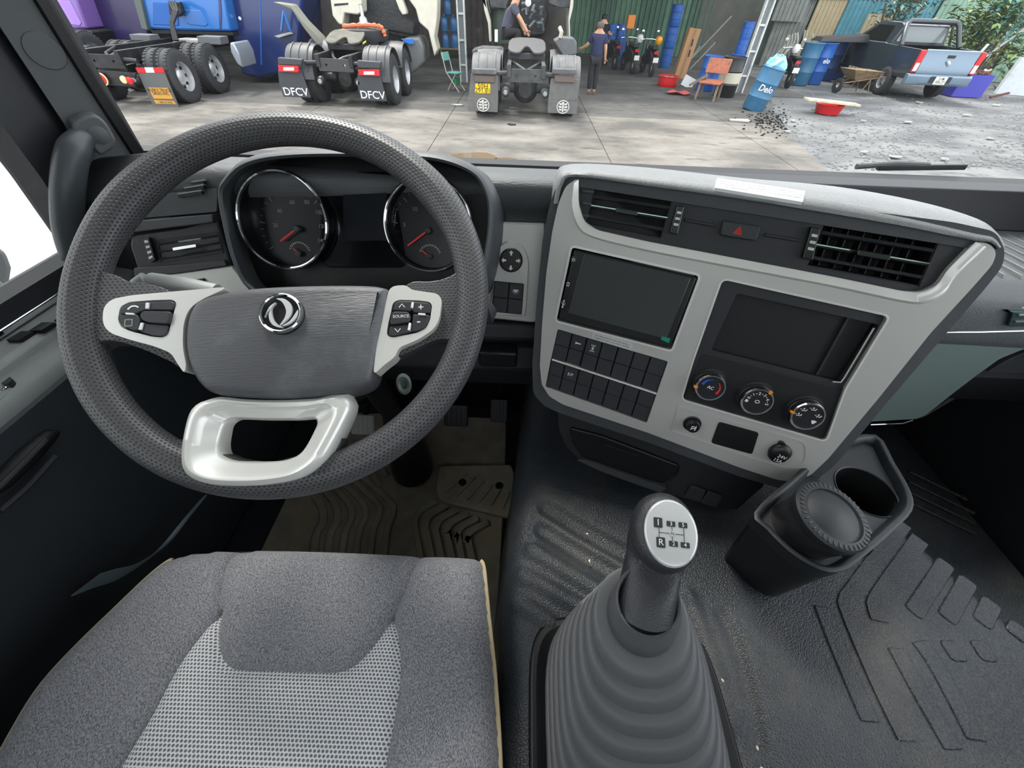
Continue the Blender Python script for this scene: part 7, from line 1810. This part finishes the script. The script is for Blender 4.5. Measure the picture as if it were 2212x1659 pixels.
def motorbike(x, y, rz, lab, plate=True, helmet=None):
    b_ = gb(x, y, rz); t = thing('motorbike', lab, 'motorbike', b_)
    BK = mat('bike_black', (30, 31, 36), .35, var=.1)
    wheel(t, (0, .0, .29), r=.29, w=.10, rim=True); wheel(t, (0, 1.2, .29), r=.29, w=.09, rim=True)
    MB().loft([[(-.05, .15, .62), (.05, .15, .62), (.05, .15, .45), (-.05, .15, .45)], [(-.14, .3, .80), (.14, .3, .80), (.12, .3, .45), (-.12, .3, .45)], [(-.13, .8, .78), (.13, .8, .78), (.14, .8, .3), (-.14, .8, .3)], [(-.10, 1.05, .9), (.10, 1.05, .9), (.08, 1.05, .5), (-.08, 1.05, .5)]]).build('body', BK, parent=t, bevel=.02)
    MB().box((0, .35, .84), (.24, .7, .10)).build('seat', M_DARK, parent=t, bevel=.04)
    MB().box((0, -.12, .58), (.16, .3, .04), M=Matrix.Rotation(R(40), 3, 'X')).build('rear_guard', BK, parent=t, bevel=.01)
    MB().box((0, -.12, .72), (.16, .06, .08)).build('tail_lamp', REDL, parent=t, bevel=.01)
    if plate: MB().box((0, -.24, .52), (.20, .01, .15)).build('number_plate', mat('plate_white', (226, 226, 214), .5), parent=t)
    MB().tube([(-.34, 1.02, 1.02), (-.12, 1.12, 1.04), (.12, 1.12, 1.04), (.34, 1.02, 1.02)], .018, n=8).build('handlebar', M_CHROME, parent=t)
    MB().tube([(0, 1.05, 1.0), (0, 1.2, .32)], .035, n=8).build('fork', M_CHROME, parent=t)
    MB().tube([(.16, .0, .25), (.17, .5, .28), (.16, .8, .3)], .04, n=8).build('exhaust', M_CHROME, parent=t)
    for s in (-1, 1):
        MB().tube([(s * .22, 1.08, 1.04), (s * .30, 1.08, 1.22)], .008, n=6).build('mirror_stem', M_BLACK, parent=t)
        MB().lathe([(.05, 0), (.05, .015), (0, .02)], c=(s * .30, 1.08, 1.26), axis=(0, -1, 0), n=12).build('mirror', M_CHROME, parent=t)
    if helmet:
        p = b_.o + Vector((.28, .95, 1.0)); hb_ = Base(p)
        o = MB().lathe([(.08, -.1), (.13, -.02), (.13, .06), (.09, .13), (0, .16)], n=18).build('helmet', mat('helmet_%s' % helmet[0], helmet[1], .3), frame=hb_); tag(o, helmet[2], 'helmet')
    return t
motorbike(1364, 160, R(8), 'motorbike with a pale plate, left of two by the blue drums', helmet=('white', (226, 226, 224), 'white helmet hanging on the left motorbike'))
motorbike(1404, 166, R(4), 'motorbike with a pale plate beside the red basin and drum stack', helmet=('yellow', (240, 160, 30), 'yellow orange helmet hanging on the motorbike beside the drum stack'))
motorbike(1698, 190, R(-10), 'motorbike with a white plate right of the leaning barrel', helmet=('pale', (236, 238, 238), 'white round mirror helmet on the motorbike right of the barrel'))
motorbike(1326, 150, R(12), 'dark scooter with a red lamp behind the man in the grey cap', plate=False)
o = MB().box((0, 0, .2), (.28, .22, .4)).build('oil_bucket', mat('bucket_orange', (224, 130, 40), .5), frame=Base(at(1360, 62, 21)), bevel=.02); tag(o, 'orange topped container on the shelf above the left motorbike', 'container')
tag(MB().box((0, 0, 0), (.3, .25, .85)).build('locker', mat('locker_blue', (40, 84, 150), .5, var=.2, vs=5), frame=Base(at(1341, 112, 21.9))), 'blue plastic wrapped bundle between the motorbikes', 'bundle')
# water bottles, tables in the dark bay
tb_ = gnd(975, 126)
for k, (x, y) in enumerate(((-.02, 1.455), (-.2, .915), (.2, .915), (-.2, .375), (.2, .375))):
    p = tb_ + Vector((x, 0, y))
    tag(MB().lathe([(.14, 0), (.15, .02), (.15, .38), (.12, .44), (.04, .48), (.04, .54), (0, .54)], n=16).build('water_bottle', mat('bottle_blue', (60, 110, 160), .3), frame=Base(p)), 'blue water bottle in the dark bay, %s' % ('topmost of the pile', 'left of the middle pair', 'right of the middle pair', 'left of the bottom pair', 'right of the bottom pair')[k], 'bottle', 'water bottles in the dark bay')
o = MB().box((0, 0, .35), (.9, .6, .05)); 
for s in (-1, 1):
    for q in (-1, 1): o.box((s * .4, q * .25, .16), (.05, .05, .34))
tag(o.build('low_table', WD2, frame=gb(975, 126)), 'low dark wooden table under the water bottles', 'table')
for i, (x0, y0, x1, y1) in enumerate(((1475, 150, 1512, 100), (1482, 158, 1545, 92), (1490, 130, 1580, 35))):
    a, b = at(x0, y0, 22), at(x1, y1, 23)
    tag(MB().tube([(0, 0, 0), tuple(b - a)], .025, n=6).build('rod', mat('rod_grey', (150, 146, 136), .6), frame=Base(a)), 'thin pale rod leaning in the dark corner, %s' % ('shortest', 'middle one', 'longest one')[i], 'rod')
# bundle of hoses by the third motorbike
hb = MB()
rng = random.Random(3)
hp_ = Base(at(1722, 110, 20))
ht = thing('hose_bundle', 'bundle of pale tangled hoses hanging behind the third motorbike', 'hoses', hp_)
for k in range(9):
    x = rng.uniform(-.6, .5)
    MB().tube(cr([(x, 0, .6 - abs(x) * .3), (x + .1, rng.uniform(-.1, .1), .2), (x - .1 + rng.uniform(-.1, .1), 0, -.2), (x + .15, 0, -.45)], 4, False), .022, n=6).build('hose', mat('hose_pale', (190, 190, 178), .5), parent=ht)
# small litter on the ground
LIT = (((1600, 262), (1650, 268), 'white'), ((1712, 262), (1735, 280), 'white'), ((1700, 285), (1712, 290), 'white'), ((1865, 262), (0, 0), 'white'), ((1985, 222), (0, 0), 'white'), ((2150, 228), (0, 0), 'white'), ((2090, 250), (0, 0), 'white'), ((1930, 340), (0, 0), 'white'), ((1865, 330), (0, 0), 'white'), ((2140, 300), (0, 0), 'white'), ((990, 228), (0, 0), 'white'), ((1105, 270), (0, 0), 'dark'), ((1110, 235), (0, 0), 'white'), ((2040, 345), (0, 0), 'white'), ((1960, 265), (0, 0), 'white'))
for i, (a, b, c) in enumerate(LIT):
    s = rng.uniform(.07, .13) if i else .22
    poly_ = [(s * rng.uniform(.7, 1.6) * math.cos(q), s * rng.uniform(.5, .9) * math.sin(q)) for q in [2 * math.pi * k / 7 for k in range(7)]]
    mb = MB().prism(poly_, 0, .015)
    mb.v = [(v[0], v[1], v[2] + .02 * rng.random()) for v in mb.v]
    o = mb.build('litter_scrap', mat('litter_' + c, (168, 166, 158) if c == 'white' else (40, 42, 46), .8), frame=gb(*a), smooth=False)
    tag(o, ('largest pale sheet lying on the concrete left of the black debris', 'pale scrap just right of the black debris, upper of two', 'pale scrap just right of the black debris, lower of two',
        'pale scrap on the gravel right of the red basin under the plank', 'pale scrap close behind the pickup number plate', 'pale scrap at the right edge in front of the low pale wall',
        'pale scrap on the gravel below the violet blue crate', 'pale scrap just above the middle of the windscreen wiper', 'pale scrap just above the left end of the windscreen wiper',
        'pale scrap alone on the gravel near the right edge, halfway to the wiper', 'pale scrap on the concrete beneath the green folding chair', 'dark rag lying on the concrete behind the centre tractor',
        'pale scrap on the concrete between the mudflaps of the centre tractor', 'pale scrap by the right end of the windscreen wiper', 'pale scrap on the gravel straight below the pickup bumper')[i], 'litter', 'paper scraps on the yard' if c == 'white' else None)
st_m = MB()
for k in range(1400):
    x, y = rng.uniform(1640, 2300), 175 + 190 * rng.random() ** .7
    p = gnd(x, y)
    if p.x < xr(p.y) + .1 and p.y < 14: continue
    s = rng.uniform(.010, .045); a0 = rng.uniform(0, 3); st_m.add([(p.x + s * math.cos(a0 + q) * (1 + .4 * math.sin(q * 2)), p.y + s * math.sin(a0 + q), GZ - .015) for q in (0, 1.26, 2.5, 3.77, 5.03)] + [(p.x + s * .5 * math.cos(a0 + q), p.y + s * .5 * math.sin(a0 + q), GZ - .01 + s * .4) for q in (0, 1.26, 2.5, 3.77, 5.03)], [(0, 1, 6, 5), (1, 2, 7, 6), (2, 3, 8, 7), (3, 4, 9, 8), (4, 0, 5, 9), (5, 6, 7, 8, 9)])
o = st_m.build('gravel_stones', mat('stone_pale', (124, 124, 122), .9, var=.3, vs=4), frame=WF, smooth=False, kind='stuff'); tag(o, 'loose pale stones scattered over the gravel yard', 'stones')
ch_m = MB()
for k in range(260):
    x, y = rng.gauss(1665, 26), rng.gauss(262, 14)
    p = gnd(x, y); s = rng.uniform(.01, .045); ch_m.add([(p.x - s, p.y, GZ + .002), (p.x, p.y - s * 1.4, GZ + .002), (p.x + s * 1.4, p.y + s * .3, GZ + .002), (p.x, p.y, GZ + s * .7)], [(0, 1, 3), (1, 2, 3), (2, 0, 3)])
o = ch_m.build('black_chips', mat('chip_black', (28, 28, 30), .95, spec=.1), frame=WF, smooth=False, kind='stuff'); tag(o, 'black chips and debris spilled at the edge of the concrete below the barrel', 'debris')
# puddle like stains on the slab
for i, (l, lab) in enumerate((([(945, 345), (985, 333), (1050, 330), (1075, 345), (1045, 357), (985, 360)], 'brown puddle on the concrete above the instrument hood'), ([(1046, 350), (1090, 340), (1130, 350), (1120, 366), (1060, 368)], 'brown puddle on the concrete beside the dashboard top'))):
    q = [gnd(*p) for p in l]; c = sum(q, Vector()) / len(q); bb = Base((c.x, c.y, GZ))
    tag(MB().prism(cr([(p.x - c.x, p.y - c.y) for p in q], 4), 0, .004).build('puddle', mat('muddy_water', (112, 96, 74), .12), frame=bb), lab, 'puddle')
# ================================================================== pickup
PKB = Base((at(2012, 190, 16.2).x, 16.2, GZ), R(-4))
pu = thing('pickup_truck', 'blue grey pickup truck parked facing away by the patchwork wall', 'pickup', PKB)
PKM = mat('pickup_blue', (112, 132, 148), .3, metal=.3, coat=.6); PKD = mat('pickup_dark', (44, 52, 60), .25, coat=.5)
sw_ = 1.02
def pk_part(name, mb, m, parent=pu, **k): return mb.build(name, m, parent=parent, **k)
side = [(0, .75), (.02, 1.28), (2.0, 1.30), (2.02, 1.32), (5.3, 1.25), (6.0, 1.1), (6.1, .7), (5.9, .55), (.1, .55)]
for s in (-1, 1):
    mb = MB().prism(side, -.06, 0); mb.v = [(s * (.97 + p[2]), p[0], p[1]) for p in mb.v]
    pk_part('body_side', mb, PKD, bevel=.02)
pk_part('bed_floor', MB().box((0, 2.9, .62), (1.86, 5.7, .12)), PKD)
tg = pk_part('tailgate', MB().loft([[(-.80, y, z) for y, z in ((-.02, 1.28), (.04, 1.30), (.04, .70), (-.04, .70), (-.05, .95), (-.02, 1.0))], [(.80, y, z) for y, z in ((-.02, 1.28), (.04, 1.30), (.04, .70), (-.04, .70), (-.05, .95), (-.02, 1.0))]]), PKM, bevel=.015)
pk_part('handle', MB().box((0, -.03, 1.14), (.22, .03, .07)), M_DARK, tg, bevel=.01)
pk_part('badge', MB().lathe([(.09, 0), (.085, .015), (0, .02)], c=(0, -.06, .98), axis=(0, -1, 0), n=24, scale=(.5, 1)), M_CHROME, tg)
for s in (-1, 1):
    pk_part('tail_lamp', MB().prism(rnd([(s * .80, .74), (s * .96, .72), (s * .97, 1.26), (s * .82, 1.28)], .02), 0, .14).moved(Matrix.Translation((0, .10, 0)) @ Matrix.Rotation(R(90), 4, 'X')), REDL, bevel=.01)
    pk_part('clear_lens', MB().box((s * .885, -.045, .86), (.12, .02, .2)), M_WHITE, bevel=.01)
pk_part('bumper', MB().loft([[(x, y, z) for y, z in ((-.10 + .06 * abs(x), .70), (-.16 + .08 * abs(x), .66), (-.16 + .08 * abs(x), .48), (-.08, .42), (.1, .42), (.1, .70))] for x in (-.98, -.6, 0, .6, .98)]), PKM, bevel=.02)
pk_part('plate_recess', MB().box((0, -.165, .58), (.62, .02, .16)), M_DARK)
np_ = pk_part('number_plate', MB().box((0, -.18, .56), (.36, .02, .20)), mat('plate_white', (226, 226, 214), .5), bevel=.01)
for tx, z in (('51M', .605), ('006.27', .525)):
    mb = text_mb(tx, .10, (0, 0), bold=.01); mb.v = [(v[0], -.192 - v[2], z + v[1]) for v in mb.v]; mb.build('lettering', M_DARK, parent=np_)
cabp = [(-.86, 1.28), (-.70, 1.82), (.70, 1.82), (.86, 1.28)]
def cabring(y, k, zt): return [(-.90, y, 1.27), (-.74 * k, y, zt), (.74 * k, y, zt), (.90, y, 1.27)]
cbk = pk_part('cab', MB().loft([cabring(1.9, 1, 1.78), cabring(2.1, 1, 1.84), cabring(3.3, 1, 1.84), [(-.90, 4.3, 1.27), (-.80, 4.3, 1.30), (.80, 4.3, 1.30), (.90, 4.3, 1.27)]]), PKD, bevel=.03)
rw = MB().prism(rnd([(-.76, 1.36), (-.66, 1.74), (.66, 1.74), (.76, 1.36)], .05), 0, .02).moved(Matrix.Translation((0, 1.88, 0)) @ Matrix.Rotation(R(90), 4, 'X'))
pk_part('rear_window', rw, mat('window_pale', (130, 140, 140), .1, coat=.8), cbk)
pk_part('sport_bar', MB().tube([(-.92, 1.2, 1.28), (-.82, 1.65, 1.80), (-.7, 1.72, 1.88), (.7, 1.72, 1.88), (.82, 1.65, 1.80), (.92, 1.2, 1.28)], .07, n=10), PKD)
pk_part('bonnet', MB().loft([[(-.9, 4.2, 1.28), (.9, 4.2, 1.28), (.95, 4.2, .8), (-.95, 4.2, .8)], [(-.86, 5.9, 1.12), (.86, 5.9, 1.12), (.9, 5.9, .7), (-.9, 5.9, .7)]]), PKD, bevel=.05)
for s in (-1, 1):
    pk_part('side_window', MB().add([(s * .88, 2.2, 1.34), (s * .78, 2.3, 1.74), (s * .78, 3.2, 1.74), (s * .88, 3.9, 1.34), (s * .90, 2.2, 1.34), (s * .80, 2.3, 1.74), (s * .80, 3.2, 1.74), (s * .90, 3.9, 1.34)], [(0, 1, 2, 3), (7, 6, 5, 4), (0, 4, 5, 1), (1, 5, 6, 2), (2, 6, 7, 3), (3, 7, 4, 0)]), M_GLOSS)
    pk_part('mirror', MB().box((s * 1.06, 3.85, 1.38), (.22, .08, .16)), PKD, bevel=.02)
    for y in (1.1, 4.7): wheel(pu, (s * .88, y, .38), r=.38, w=.24, face=s)
# ================================================================== finish
for o in D.objects:
    if '_f' in o: del o['_f']
